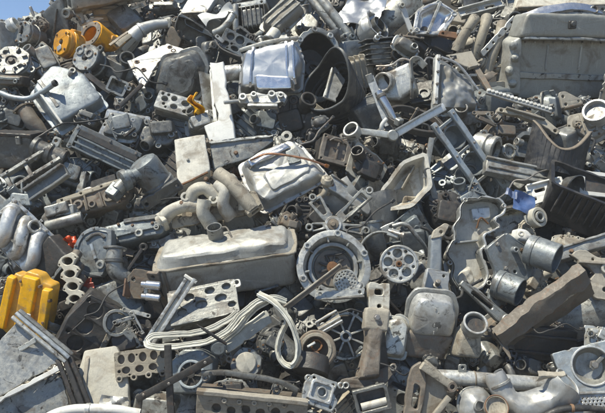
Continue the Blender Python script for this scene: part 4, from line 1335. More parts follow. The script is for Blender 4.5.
t = thing('gear_case', 'blue-grey half-round gear case with a raised bar, right of the red rag', 'gear case', 97, 252, -8, -10, -14, 16, 'half-round gear case', 26)
hr = [(-3 + 21 * math.cos(a), 23 * math.sin(a)) for a in [PI * .5 + PI * i / 18 for i in range(19)]] + [(10, -22), (14, 0), (10, 22)]
P(t, 'face', pan(rounded(hr, 2), 14, .96, 2, z0=-14), 'alu_blue', warp=.5)
P(t, 'rim', plate(rounded(offset(ccw(hr), 2.4), 2), [rounded(offset(ccw(hr), -2), 2)], 8, .5, T(0, 0, 1.4)), 'alu_blue', warp=.4)
P(t, 'raised_bar', box(16, 3.4, 4, T(-3, 0, 1, 0, 0, -58), .8), 'alu_blue_light')
P(t, 'crescent', sweep(smooth_path([(-14, 10, 1), (-8, 16, 1.4), (0, 18, 1), (6, 15, 1)], 5), rounded(rect(3, 2.4), .8, 1)), 'alu_dark')
P(t, 'boss', boss(8, -12, -.5, 4.6, 4, .5), 'alu_mid')
P(t, 'bolt_heads', bolts([(-3 + 21.5 * math.cos(a), 23.5 * math.sin(a), 1.4) for a in (1.8, 2.4, 3.0, 3.6, 4.2)], 1.3), 'bolt_steel', warp=0, kind='stuff')
t = thing('gearbox', 'long blue-grey gearbox arm running right from the half-round gear case', 'gearbox', 133, 229, 12, -20, 0, 12, 'long gearbox arm', 30)
P(t, 'arm', pan(rounded([(-36, -14), (30, -12), (38, -4), (36, 5), (-6, 12), (-36, 10)], 3), 20, .94, 3, z0=-20), 'alu_blue', warp=.9)
P(t, 'top_slab', box(44, 5, 12, T(14, 8, -4, 0, 0, -4), .8), 'alu_dark')
P(t, 'rib', box(50, 2, 5, T(2, -4, .6, 0, 0, 2), .5), 'alu_blue')
for x, y, r in ((-28, 4, 3.6), (-18, -8, 3), (6, -6, 4.4), (24, -4, 3.2)):
    P(t, 'boss', boss(x, y, -.6, r, 4, .5), 'alu_mid')
P(t, 'bolt_heads', bolts([(-34, 6, .5), (-14, 8, .5), (0, 4, .5), (20, 2, .5), (32, -2, .5)], 1.4), 'bolt_rust', warp=0, kind='stuff')
t = thing('elbow_pipe', 'dark grey cast elbow pipe beside the half-round gear case', 'pipe', 119, 266, 0, 0, 0, 16, 'dark cast elbow', 16)
flanged_pipe(t, scr(t, [(116, 248, 2), (116, 262, 6), (119, 272, 6), (130, 280, 0)]), 8, 'alu_mid', 0, (1, 0), 1.5, 'alu_dark')
P(t, 'collar', ring(9.4, 7.6, 4, axis_m(scr(t, [(116, 258, 5)])[0], (0, 1, -.2)), 24), 'alu_dark')
t = thing('brown_plate', 'dull brown holed plate left of the silver tank', 'plate', 139, 284, -4, -12, 12, 12, 'brown holed plate', 14)
P(t, 'plate', plate(rounded([(-12, -16), (12, -14), (12, 14), (-6, 15), (-12, 6)], 1.5), [circ(-6, 4, 2, 10), circ(6, -8, 2.4, 12)], 3, .5), 'dull_brown', warp=.5)
P(t, 'gusset', plate(rounded([(-12, -14), (10, -14), (-12, 4)], 1), (), 2, .3, T(-8, 0, 4, 0, 70, 0)), 'rust')
t = thing('crank_rod', 'thin dark rod with an eye end above the brown holed plate', 'rod', 134, 260, 0, 0, 0, 22, 'thin eyed rod', 12)
bar(t, *xy(scr(t, [(126, 274), (142, 249)])), 3, 2.6, 'iron_oily', z0=3, z1=0)
P(t, 'eye', ring(4, 2, 3, T(*scr(t, [(143, 247)])[0][:2], 1), 16), 'iron_oily')
t = thing('injector', 'pair of small chrome tubes left of the silver tank', 'injector', 151, 290, 0, 0, 0, 18, 'small chrome tubes', 10)
for y in (285, 297):
    P(t, 'tube', lathe([(3.6, -9), (4.4, -8), (4.4, 5), (3.2, 6), (3.2, 10)], 16, T(*scr(t, [(152, y)])[0][:2], 2, 0, -90, -6)), 'chrome', warp=.2)
P(t, 'link', box(4, 16, 4, T(*scr(t, [(146, 291)])[0][:2], 0), .6), 'alu_light')

for (lab, sh, x, y, ro, w, h, d, sd, mt) in (
        ('heavy dark blue-grey gearbox casting between the stepped coupling and the dusty brown gearbox', 'heavy dark gearbox casting', 72, 172, -18, 46, 40, 30, 141, 'alu_blue'),
        ('dark boxy casting in the gap left of the sunlit square box', 'dark boxy casting', 158, 133, -8, 48, 36, 30, 142, 'alu_dark'),
        ('heavy blue-grey end casting below the thick channel bar', 'heavy end casting', 24, 200, 20, 46, 34, 28, 143, 'alu_blue'),
        ('dark gearbox half in the gap between the blue-grey motor and the long gearbox arm', 'dark gearbox half', 150, 206, 8, 52, 34, 28, 144, 'alu_dark'),
        ('bulky grey gearbox end right of the dark gearbox half above the tank', 'bulky gearbox end', 168, 238, 6, 50, 30, 26, 145, 'alu_mid'),
        ('oily engine casting in the dark gap right of the silver valve cover', 'oily engine casting', 312, 212, -24, 54, 40, 28, 146, 'iron_oily'),
        ('dark engine casting in the gap right of the arching grey cable', 'dark engine casting', 446, 208, 14, 44, 44, 28, 147, 'iron_oily'),
        ('brown gear casting in the gap left of the black ribbed half shell', 'brown gear casting', 512, 132, -10, 50, 30, 26, 148, 'dull_brown'),
        ('grey ribbed casting under the two-bowl grille', 'grey ribbed casting', 466, 196, 20, 50, 34, 26, 149, 'alu_blue'),
        ('grey block casting under the drilled small casting', 'grey block casting', 205, 118, 4, 40, 30, 26, 150, 'alu_mid'),
        ('dusty engine casting deep below the grey control arm', 'dusty engine casting', 508, 330, -12, 54, 40, 26, 151, 'dull_brown'),
        ('black engine casting behind the tangle of grey levers', 'black engine casting', 128, 338, 16, 50, 42, 26, 152, 'iron_oily')):
    t = thing('engine_casting', lab, 'casting', x, y, ro, -16, 6, -4, sh, 24)
    casting(t, w, h, d, sd, mt, 'alu_mid', nb=6, nr=6)

# --- centre: flat slabs, manifold, silver valve cover, big tank
t = thing('flat_box', 'light grey square box face, sunlit, below the white bar', 'box', 192, 160, 6, -22, 10, 16, 'sunlit square box', 24)
P(t, 'body', pan(rounded(on(t, [(173, 139), (203, 133), (211, 170), (181, 189)]), 1.5), 20, 1.0, 1.2, z0=-20, step=7), 'dusty_pale', warp=.5)
P(t, 'rust_seam', box(34, 2, 2, T(*on(t, [(194, 180)])[0], .4, 0, 0, 26), .4), 'rust')
P(t, 'rivet', lathe([(1.6, -.5), (1.5, .5), (.8, 1)], 10, T(*on(t, [(188, 160)])[0], .1)), 'alu_mid', warp=0)
t = thing('flat_slab', 'long grey flat slab between the white bar and the silver valve cover', 'slab', 240, 150, 5, -16, 6, 6, 'long grey slab', 24)
P(t, 'slab', pan(rounded(on(t, [(209, 142), (273, 134), (274, 141), (250, 158), (214, 171)]), 1.5), 9, .99, 1, z0=-9, step=8), 'alu_mid', warp=.6)
P(t, 'top_lip', plate(on(t, [(209, 142), (273, 134), (273, 137), (209, 145)]), (), 5, .3, T(0, 0, 2.4)), 'alu_light')
P(t, 'bolt', hexb(*on(t, [(236, 153)])[0], .2, 2, 2), 'bolt_rust', warp=0)
t = thing('valve_cover', 'silver valve cover with a polished dented face, centre of the heap', 'valve cover', 282, 172, 28, -24, 8, 14, 'polished silver valve cover', 38)
oil_pan(t, on(t, [(240, 166), (288, 140), (300, 146), (326, 178), (266, 212), (254, 200)]), 12, 'sheet_silver', 3.4, 2.4, 'sheet_dull', .9, 4, nb=12, dent=1.5)
P(t, 'raised_spine', pan(rounded(on(t, [(244, 168), (288, 147), (294, 154), (250, 176)]), 3), 6, .85, 2, z0=10), 'chrome', warp=.9)
P(t, 'pressed_panel', pan(rounded(on(t, [(262, 180), (304, 160), (314, 176), (272, 200)]), 5), 3, .9, 1.2, z0=11), 'sheet_silver', warp=1.0)
P(t, 'label_patch', plate(rounded(on(t, [(286, 158), (298, 154), (302, 168), (290, 172)]), 2), (), 1, .2, T(0, 0, 15)), 'alu_blue')
P(t, 'fitting', boss(*on(t, [(287, 140)])[0], 4, 6, 7, .4), 'alu_mid')
t = thing('fuel_line', 'thin copper-brown pipe crossing the silver valve cover', 'pipe', 290, 158, 0, 0, 0, 40, 'thin copper line', 20)
P(t, 'line', pipe(scr(t, [(250, 160, -2), (268, 154, 2), (290, 156, 2), (310, 160, 0), (328, 166, -6)]), 1.1, n=8), 'copper', warp=0)
P(t, 'nut', lathe([(2, -2), (2, 2)], 6, axis_m(scr(t, [(327, 165.6, -5.6)])[0], (3, -1, -1))), 'copper', warp=0)
t = thing('intake_manifold', 'dusty pale intake manifold with branching pipes in the centre, above the tank', 'manifold', 214, 204, 14, -14, 0, 36, 'dusty branching manifold', 36)
for pts, r in (([(-46, -4, 0), (-36, 1, 5), (-22, 2, 8), (-12, -1, 6)], 5.8), ([(-18, 3, 6), (-13, 11, 11), (-3, 12, 11), (4, 3, 8)], 5.6), ([(-6, -17, 2), (-9, -7, 9), (-5, 2, 11)], 5.8), ([(11, -15, 2), (8, -5, 10), (12, 5, 12), (7, 12, 9)], 5.6), ([(18, 10, 8), (26, 2, 9), (24, -12, 4)], 5)):
    P(t, 'runner', pipe(pts, r, n=18, scale=lambda f: 1.1 - .15 * math.sin(f * PI)), 'dusty_pale', warp=.5)
P(t, 'end_flange', plate(lobed(8.4, 2, 3.4, 36, 1.2), [circ(0, 0, 4.6, 16), circ(3.6, 10, 1.2, 8), circ(-3.6, -10, 1.2, 8)], 4, .5, axis_m((-47, -4.6, 0), (-1, -.4, .3))), 'dusty_pale')
P(t, 'arm_tube', pipe([(10, 22, 10), (20, 8, 14), (32, -16, 12)], 6, n=16, wall=1.4), 'dusty_tan')
P(t, 'arm_end', plate(rounded(rect(15, 8), 2), [rounded(rect(7, 4), 1.5)], 5, .5, axis_m((33, -18, 12.4), (.5, -1, .2))), 'dusty_tan')
P(t, 'web', plate(rounded([(-40, -12), (40, -16), (36, 4), (-34, 8)], 4), [circ(-30, -4, 1.6, 8), circ(30, -8, 1.6, 8)], 4, .5, T(0, 0, -2)), 'dusty_tan')
for x, y in ((-20, 8), (2, 0), (20, 14)):
    P(t, 'boss', boss(x, y, 8, 4, 6, .5), 'dusty_pale')
P(t, 'bolt_heads', bolts([(-24, 4, 12), (0, 18, 15), (12, 2, 15), (24, 4, 14)], 1.7, 2), 'bolt_rust', warp=0, kind='stuff')
t.o.scale = t.o.scale * 1.2

t = thing('fuel_tank', 'large dented silver-grey fuel tank with a filler neck, left of the bell housing', 'tank', 226, 264, 8, 27, 0, 26, 'large silver tank', 62)
low = [(-70, -34), (70, -30), (72, 6), (-70, 4)]
P(t, 'lower_shell', pan(rounded([(-72, -38), (68, -38), (70, 2), (-72, 2)], 7), 48, .985, 5, z0=-48, step=8), 'tank_grey', warp=.9)
P(t, 'seam', plate(subdiv(rounded([(-75, -3), (73, -3), (73, 50), (-75, 50)], 9), 8), (), 2.6, .7, T(0, 3.8, 0, -90, 0, 0)), 'dusty_tan', warp=.8)
P(t, 'upper_shell', pan(rounded([(-70, -.5), (69, -.5), (69, 47), (-70, 47)], 10), 11, .93, 6, z0=0, m=T(0, 3.6, 0, -90, 0, 0), crown=2.5, step=8), 'tank_grey', warp=1.2)
P(t, 'filler_neck', ring(8, 6.6, 16, T(-8, 30, -26, -84, 6, 0), 26), 'alu_mid')
P(t, 'strap', box(3, 34, 2, T(-62, -15, .8, 0, 0, 3), .5), 'dull_brown')
P(t, 'bracket', plate(rounded(rect(14, 18), 2), [circ(0, 4, 2, 10)], 4, .5, T(-74, -6, 2, 0, -20, 0)), 'dull_brown')
t = thing('scrap_plate', 'dark leaf-shaped plate wedged at the tank corner beside the bell housing', 'plate', 280, 236, -40, -18, 10, 20, 'dark leaf plate', 13)
P(t, 'plate', plate(rounded([(-18, -4), (12, -8), (20, 0), (10, 7), (-16, 5)], 3), [circ(12, 0, 2, 12)], 3, .5), 'iron_oily', warp=.6)
P(t, 'edge', box(30, 2, 5, T(-2, 6, 0, 0, 0, 4), .5), 'alu_dark')
t = thing('yoke_bracket', 'rusty tan yoke bracket above the bell housing at the tank end', 'bracket', 290, 222, -34, -14, 0, 14, 'rusty tan yoke', 13)
casting(t, 26, 18, 12, 71, 'dull_brown', nb=3, nr=2)

t = thing('square_box', 'brown square frame box in front of the dark gap, centre right', 'frame', 336, 150, -12, -10, 12, 16, 'brown square frame', 20)
P(t, 'frame', plate(rounded(rect(31, 28), 2), [rounded(rect(21, 18), 2)] + [circ(x, y, 1, 8) for x in (-13, 13) for y in (-11.5, 11.5)], 5, .6), 'dull_brown', warp=.3)
P(t, 'inner_panel', box(22, 19, 2, T(0, 0, -3.4), .4), 'dull_brown', warp=.2)
P(t, 'divider', box(2, 18, 3, T(2, 0, -1.6), .4), 'dull_brown')
P(t, 'back_box', pan(rounded(rect(30, 27), 2), 28, .98, 1, z0=-33.2), 'iron_oily', warp=.3)
P(t, 'clip', pipe([(-8, 8, 0), (-4, 11, 2.6), (2, 11, 2.6), (6, 8, 0)], .8, n=8), 'bolt_steel', warp=0)
t = thing('gearbox', 'black greasy gearbox in the shade right of the brown square frame', 'gearbox', 369, 165, -32, -14, 10, 4, 'black greasy gearbox', 22)
casting(t, 44, 34, 22, 73, 'iron_oily', 'dusty_pale', nb=5, nr=3)
t = thing('steering_arm', 'long pale bent arm with a ring end, right of centre', 'arm', 394, 128, 0, 0, 0, 30, 'long pale bent arm', 40)
P(t, 'ring_end', ring(8.6, 6.4, 10, axis_m(scr(t, [(350, 129, 4)])[0], (-.5, .5, .8)), 28), 'alu_light', warp=.2)
P(t, 'ring_web', lathe([(6.6, -8), (6.6, -6.8)], 20, axis_m(scr(t, [(350, 129, 4)])[0], (-.5, .5, .8))), 'iron_oily')
bar(t, *xy(scr(t, [(356, 131), (393, 136)])), 6.5, 5, 'alu_light', 'arm', z0=0, z1=4)
bar(t, *xy(scr(t, [(390, 137), (444, 107)])), 8, 6, 'alu_bright', 'arm', z0=4, z1=0)
P(t, 'knuckle', lathe([(5.6, -4), (5.6, 3), (4.6, 4)], 16, T(*scr(t, [(392, 136)])[0][:2], 5)), 'alu_light')
bar(t, *xy(scr(t, [(394, 131), (440, 105)])), 2, 3, 'alu_light', 'arm_rib', z0=8, z1=4)
t = thing('thermostat_ring', 'white curved hose stub below the long pale arm', 'hose', 384, 126, 0, 0, 0, 22, 'white hose stub', 8)
P(t, 'stub', pipe(scr(t, [(382, 134, 0), (381, 126, 3), (386, 119, 2)]), 2.2, n=12), 'white_paint')
P(t, 'collar', ring(3, 2, 3, axis_m(scr(t, [(381.6, 131, 2)])[0], (0, 1, -.2)), 14), 'alu_light')
t = thing('steel_tube', 'shiny steel tube propped above the long pale arm', 'tube', 388, 112, 0, 0, 0, 16, 'shiny propped tube', 14)
flanged_pipe(t, scr(t, [(378, 92, 0), (388, 110, 4), (396, 128, 2)]), 4.2, 'chrome', 1, (0, 0))
P(t, 'collar', ring(5.2, 4, 4, axis_m(scr(t, [(380, 95, .6)])[0], (-10, 18, -4)), 18), 'alu_mid')
t = thing('hoop', 'dark steel hoop lying behind the long pale arm', 'hoop', 415, 118, 0, -58, 12, 6, 'dark steel hoop', 22)
P(t, 'hoop', ring(30, 26, 6, None, 44), 'iron_oily', warp=.5)
P(t, 'clasp', box(8, 6, 7, T(-20, -20, 1, 0, 0, 45), .8), 'alu_mid')
t = thing('tray', 'sandy open tray with a grimy inside right of the black greasy gearbox', 'tray', 406, 183, 10, -12, -8, 14, 'sandy open tray', 28)
P(t, 'tray', tray(rounded(on(t, [(383, 190), (402, 164), (425, 153), (430, 186), (412, 206), (384, 210)]), 4), 18, 1.4, .74, 2.2), 'dusty_pale', warp=.9)
P(t, 'floor_patch', plate(rounded(on(t, [(392, 190), (410, 178), (414, 194), (398, 202)]), 4), (), 1.2, .3, T(0, 0, -15.6)), 'dusty_tan', warp=.5)
P(t, 'divider', box(26, 1.6, 10, T(*on(t, [(408, 176)])[0], -10, 0, 0, 50), .4), 'dusty_tan')
t = thing('upright_bar', 'thin grey upright bar right of the sandy open tray', 'bar', 431, 168, 0, 0, 0, 24, 'thin upright bar', 16)
bar(t, *xy(scr(t, [(432, 138), (425, 178)])), 5, 4, 'alu_mid', 'bar', z0=-2, z1=2)
bar(t, *xy(scr(t, [(427, 170), (441, 220)])), 6, 4, 'alu_mid', 'bar', z0=0, z1=2)
P(t, 'joint', lathe([(4, -3), (4, 3)], 14, T(*scr(t, [(427, 172)])[0][:2], 2)), 'alu_dark')
t = thing('long_sheet', 'light grey long panel below the brown square frame', 'panel', 350, 194, -32, -26, 4, 8, 'light long panel', 22)
P(t, 'panel', pan(rounded(rect(56, 17), 3), 6, .95, 1.5, z0=-6), 'alu_light', warp=.8)
P(t, 'edge_rib', box(52, 2, 2.4, T(0, 6.4, .6), .5), 'alu_mid')
P(t, 'bolt', hexb(-20, -3, .2, 1.8, 1.8), 'bolt_rust', warp=0)
t = thing('ball_joint', 'tan knobbly ball joint left of the light long panel', 'joint', 327, 184, 20, -10, 0, 18, 'tan ball joint', 10)
P(t, 'socket', lathe([(4, -12), (5, -8), (3.4, -4), (5, -1), (6.4, 3), (5.4, 7), (2, 9)], 18, T(0, 0, 0, -40, 30, 0)), 'dusty_tan', warp=.7)
P(t, 'stem', pipe([(-2, -4, 0), (-8, -9, 0), (-15, -10, -2)], 3, n=12), 'dusty_tan')

# --- right
t = thing('lamp_grille', 'grey grille frame holding two round lamp bowls, right of the sandy tray', 'grille', 468, 152, -52, -14, 6, 20, 'two-bowl grille frame', 34)
for y in (-14, 10):
    P(t, 'frame_bar', box(96, 6, 5, T(4, y, 1), .6), 'alu_blue_light', warp=.4)
for x in (-36, -4, 30):
    P(t, 'cross_bar', box(3.4, 22, 4, T(x, -2, -1), .5), 'alu_blue')
for x in (-20, 13):
    P(t, 'lamp_bowl', lathe([(4, -13), (9, -12), (11.5, -6), (12.5, 0), (11.6, 0), (10.5, -6), (8, -10.6), (1, -11)], 28, T(x, -2, 0)), 'alu_blue', warp=.2)
P(t, 'bolt_heads', bolts([(x, y, 3.6) for x in (-40, -4, 30, 46) for y in (-14, 10)], 1.2), 'bolt_steel', warp=0, kind='stuff')
t = thing('coupling', 'silver ring-stepped pipe end right of the two-bowl grille', 'coupling', 491, 148, 0, 0, 0, 16, 'ring-stepped pipe end', 15)
P(t, 'barrel', lathe([(11, -18), (12, -17), (12, -8), (13.4, -7), (13.4, -4), (11, -3), (11, 0), (13, 1), (13, 5), (12, 6), (9, 6), (8.4, 0)], 32, axis_m((0, 0, 0), (.75, -.3, .6))), 'alu_light', warp=.2)
P(t, 'bore', lathe([(8.6, 0), (8.6, 1.6)], 24, axis_m((0, 0, 0), (.75, -.3, .6))), 'iron_oily')
P(t, 'lug', plate(rounded(rect(8, 10), 3), [circ(0, 1.5, 1.8, 10)], 4, .5, T(-6, 14, -4)), 'alu_mid')
t = thing('small_bearing', 'small round cap right of the ring-stepped pipe end', 'cap', 510, 151, 0, -10, 14, 12, 'small round cap', 8)
P(t, 'cap', lathe([(8, -8), (8, -1), (7, 0), (5.6, 0), (5, -2.6), (2, -3)], 24), 'alu_mid')
P(t, 'bolt_heads', bolts([(6.6 * math.cos(a), 6.6 * math.sin(a), 0) for a in (.4, 1.97, 3.54, 5.1)], .9), 'bolt_steel', warp=0, kind='stuff')
t = thing('beam', 'grey flat beam running right below the ring-stepped pipe end', 'beam', 518, 171, -12, -28, 0, 14, 'grey flat beam', 26)
P(t, 'web', pan(rounded(rect(66, 17), 1.5), 8, .97, 1.2, z0=-8), 'alu_mid', warp=.6)
P(t, 'top_lip', box(66, 2.6, 4, T(0, 8, 1), .5), 'alu_light')
P(t, 'rib', box(60, 1.8, 2.4, T(0, -2, .6), .4), 'alu_mid')
t = thing('forked_lever', 'tan forked arm lying above the dark gap below the radiator', 'arm', 528, 124, -12, -18, 0, 12, 'tan forked arm', 24)
P(t, 'arm', plate(rounded([(-32, 6), (-8, 8), (8, 4), (30, -6), (34, 0), (14, 12), (-4, 15), (-32, 12)], 2.4), [circ(-28, 9, 1.8, 10), circ(28, -1, 1.8, 10)], 7, .6), 'dusty_tan', warp=.6)
P(t, 'rib', box(40, 2, 5, T(-4, 10, 1, 0, 0, -6), .5), 'dusty_tan')
t = thing('linkage', 'jumble of small brown levers left of the tan forked arm', 'linkage', 490, 118, -20, -16, 0, 10, 'small brown levers', 15)
for i, (x, y, a, L) in enumerate(((-8, 3, 20, 22), (4, -4, -40, 24), (8, 5, 70, 16), (-4, -8, 5, 26))):
    P(t, 'lever', plate(rounded(rect(L, 4.6), 2), [circ(-L * .4, 0, 1.2, 8), circ(L * .4, 0, 1.2, 8)], 2.4, .4, T(x, y, i * 2.6, 0, 8 * (i - 1), a)), ('dull_brown', 'alu_mid', 'dusty_tan', 'dull_brown')[i])
P(t, 'pin', lathe([(1.6, -2), (1.6, 12), (1, 12.6)], 10, T(2, 0, 0)), 'bolt_steel', warp=0)
t = thing('oil_filter_housing', 'grey cast box with an arched dark opening right of the grey flat beam', 'housing', 532, 146, -8, -12, 6, 10, 'arched dark housing', 16)
P(t, 'body', tray(rounded([(-16, -11), (16, -11), (15, 8), (8, 13), (-9, 13), (-15, 7)], 3), 16, 2.2, .9, 1.6), 'alu_mid', warp=.5)
P(t, 'top_lug', plate(rounded(rect(10, 7, 0, 16), 2.4), [circ(0, 17, 1.6, 10)], 4, .5), 'alu_mid')
P(t, 'side_stub', ring(4, 2.6, 8, T(-17, 2, 0, 0, -70, 0), 16), 'alu_light')

t = thing('ribbed_shell', 'black ribbed half shell full of dust below the radiator', 'shell', 566, 148, -14, -8, 10, 34, 'black ribbed half shell', 32)
def shell(u, v):
    a = PI * (.06 + .72 * u)
    top = 26 - 30 * math.sin(PI * min(1.0, u * 1.05)) ** 1.3
    return (-31 * math.cos(a) + 3, top * (1 - v) - 27 * v, -30 + 38 * math.sin(a) * (1 - .1 * v))
P(t, 'wall', sheet(shell, 26, 6, 1.4), 'black_plastic', warp=.4)
src = None
for i in range(14):
    u = .05 + i * .065
    pts = [Vector(shell(u, .06 + .9 * k / 4)) for k in range(5)]
    P(t, 'rib', sweep([p + Vector((0, 0, .8)) for p in pts], rect(1.4, 1.8), up=(0, 0, 1)), 'black_plastic', warp=0)
P(t, 'rim', sweep(smooth_path([shell(i / 10, 0) for i in range(11)], 2), rounded(rect(4, 1.8), .6, 1), up=(0, 1, 0)), 'dull_brown', warp=.4)
t = thing('pump_casting', 'pale crusty pump casting at the right edge above the black tub', 'pump', 592, 124, 18, -18, -8, 12, 'crusty pale pump', 20)
casting(t, 44, 34, 18, 81, 'dusty_tan', 'alu_light', nb=4, nr=3, port=False)
P(t, 'inlet_ring', ring(13, 10.4, 12, axis_m((6, 10, 9), (-.3, .35, 1)), 30), 'alu_bright')
P(t, 'inlet_floor', lathe([(10.6, -7), (10.6, -5)], 24, axis_m((6, 10, 9), (-.3, .35, 1))), 'alu_mid')
t = thing('black_tub', 'black plastic tub with ribbed sides at the right edge', 'tub', 584, 203, -20, 20, -8, 26, 'black ribbed tub', 36)
tubo = [(-30, -14), (44, -14), (44, 26), (-30, 26)]
P(t, 'tub', tray(rounded([(-38, -30), (52, -30), (52, 22), (-38, 22)], 6), 44, 1.8, .9, 2.0, T(0, 18, -18, -74, 0, 0)), 'black_plastic', warp=.4)
for i in range(11):
    P(t, 'rib', box(1.8, 26, 2.4, T(-26 + i * 6.6, -6, 8.6, 9, 0, 0), .5), 'black_plastic', warp=0)
t = thing('white_surround', 'white rectangular frame standing in the black tub', 'frame', 598, 184, -10, -14, -10, 18, 'white frame in the tub', 12)
P(t, 'frame', plate(rounded(rect(34, 26), 1.5), [rounded(rect(24, 17), 1)], 2.6, .4), 'white_paint')
P(t, 'backing', box(26, 19, 1.2, T(0, 0, -2.6), .2), 'iron_oily')
t = thing('bowl', 'dull grey bowl-shaped pressing inside the black tub', 'bowl', 575, 190, -20, -18, 10, 20, 'grey bowl in the tub', 14)
P(t, 'bowl', lathe([(3, -14), (11, -12), (14, -4), (15.4, 0), (14.4, .6), (13, -4), (10, -10.6), (1, -12)], 30, T(0, 0, 0, 20, 30, 0)), 'alu_dark', warp=.8)
P(t, 'spout', pipe([(8, -6, 0), (16, -10, 2), (26, -9, 0)], 4, n=14, wall=.9), 'alu_mid')
t = thing('blue_scrap', 'crumpled blue plastic scrap left of the white bracket plate', 'plastic scrap', 524, 203, -18, -18, 10, 26, 'blue plastic scrap', 12)
P(t, 'sheet', sheet(lambda u, v: ((u - .5) * 24, (v - .5) * 20, 3 * math.sin(u * 4) * math.cos(v * 5)), 12, 10, .8), 'blue_plastic', warp=1.2)
P(t, 'strip', sheet(lambda u, v: (-22 + 12 * u, 1 + 7 * v, 1.6 * math.sin(u * 7)), 6, 3, .6), 'blue_plastic', warp=.8)
t = thing('bracket_plate', 'white bracket plate with slots between the blue scrap and the black tub', 'bracket', 547, 190, 12, -20, -10, 18, 'white slotted bracket', 16)
P(t, 'plate', plate(rounded([(-20, -12), (16, -10), (18, 10), (-18, 11)], 2), [rounded(rect(10, 4, -6, 2), 1.6), rounded(rect(6, 8, 8, 0), 2), circ(-13, -6, 1.8, 10)], 3, .5), 'white_paint', warp=.4)
P(t, 'rib', box(32, 2, 4, T(-1, 9, 1, 0, 0, -2), .5), 'white_paint')
P(t, 'tab', box(4, 12, 8, T(-17, -2, -3), .6), 'alu_light')
t = thing('bearing', 'pale stepped bearing below the white slotted bracket', 'bearing', 540, 217, 10, -8, 26, 20, 'pale stepped bearing', 10)
P(t, 'outer_ring', ring(10, 6.6, 9, None, 26), 'dusty_pale')
P(t, 'inner_ring', ring(5.6, 3.2, 10, T(0, 0, 1.4), 22), 'alu_light')
P(t, 'bore', lathe([(3.4, -6), (3.4, -4)], 16), 'iron_oily')

# ================================================================== the scrap, lower band
# --- left
t = thing('engine_cover', 'bright yellow ribbed engine cover standing at the left edge', 'cover', 28, 300, -12, 4, -8, 16, 'yellow engine cover', 30)
yo = on(t, [(-4, 332), (12, 272), (20, 275), (26, 270), (40, 274), (44, 281), (54, 285), (43, 345), (10, 342)])
P(t, 'body', pan(rounded(yo, 3), 14, .97, 2.5, z0=-16), 'yellow_paint', warp=.4)
for (a, b, w) in (((12, 276), (-2, 330), 9), ((32, 276), (20, 336), 17), ((49, 288), (40, 340), 9)):
    p, q = on(t, [a, b])
    P(t, 'raised_rib', pan(rounded(rect(math.dist(p, q), w), 2.0, 3), 6, .95, 1.2, m=T((p[0] + q[0]) / 2, (p[1] + q[1]) / 2, -3, 0, 0, math.degrees(math.atan2(q[1] - p[1], q[0] - p[0])))), 'yellow_paint', warp=.3)
P(t, 'sticker', plate(rounded(rect(11, 7, *on(t, [(27, 316)])[0]), .6), (), .6, .1, T(0, 0, 3.8)), 'alu_bright', warp=0)
P(t, 'warning_patch', plate(rounded(rect(6, 3.4, *on(t, [(26, 316)])[0]), .4), (), .5, .1, T(0, 0, 4.2)), 'red_plastic', warp=0)
P(t, 'bolt_heads', bolts([(*p, 0) for p in on(t, [(22, 281), (42, 286), (52, 300), (45, 322)])], 1.6, 4), 'bolt_rust', warp=0, kind='stuff')

t = thing('air_box', 'grey box with a heavy ribbed frame edge in the bottom left corner', 'box', 28, 366, -34, -26, 0, 34, 'framed grey corner box', 44)
P(t, 'top_panel', plate(rounded(on(t, [(-16, 358), (12, 322), (60, 362), (-16, 404)]), 2), (), 4, .5, T(0, 0, -3)), 'alu_light', warp=.6)
p, q = on(t, [(10, 319), (62, 361)])
m0 = T((p[0] + q[0]) / 2, (p[1] + q[1]) / 2, 0, 0, 0, math.degrees(math.atan2(q[1] - p[1], q[0] - p[0])))
for k, (dy, z, w) in enumerate(((-3, 2.4, 4), (2, 3.4, 4), (6.4, 1.4, 4.4))):
    P(t, 'frame_edge', box(math.dist(p, q) + 4, w, 7, m0 @ T(0, dy, z - 2), .9), ('alu_light', 'alu_blue_light', 'alu_mid')[k], warp=.35)
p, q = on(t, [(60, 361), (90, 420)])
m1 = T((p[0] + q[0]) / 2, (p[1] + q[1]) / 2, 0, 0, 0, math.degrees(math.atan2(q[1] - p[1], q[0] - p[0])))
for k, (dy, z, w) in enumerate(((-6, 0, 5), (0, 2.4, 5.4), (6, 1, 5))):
    P(t, 'frame_side', box(math.dist(p, q) + 4, w, 8, m1 @ T(0, dy, z - 3), .9), 'iron_oily', warp=.35)  # near-black material puts the shade of this side into the colour
P(t, 'body', plate(rounded(on(t, [(-16, 420), (-16, 405), (57, 372), (80, 425)]), 2), (), 6, .5, T(0, 0, -10)), 'alu_mid', warp=.6)
P(t, 'white_edge', plate(on(t, [(-14, 402), (58, 366), (59, 371), (-14, 408)]), (), 5, .4, T(0, 0, 0)), 'white_paint', warp=.4)
t = thing('wrench_strap', 'flat grey strap with a ring eye lying on the framed corner box', 'strap', 15, 353, 33, 0, 0, 36, 'ring-eyed strap', 16)
P(t, 'strap', plate(rounded([(-10, -2.6), (24, -2.8), (25, 2.6), (-10, 2.6)], 1), (), 2.4, .4, T(0, 0, 1)), 'alu_light')
P(t, 'eye', ring(6.4, 3.4, 3, T(-14, 0, 1.4), 24), 'alu_light', warp=.1)
t = thing('engine_block', 'dark oily engine block standing in the shade right of the yellow cover', 'engine block', 88, 330, -30, -8, 12, 2, 'dark oily engine block', 36)
P(t, 'block', pan(rounded([(-22, -34), (18, -36), (24, -10), (20, 34), (-20, 36), (-26, 4)], 4), 26, .94, 3, z0=-26), 'iron_oily', warp=1.2)
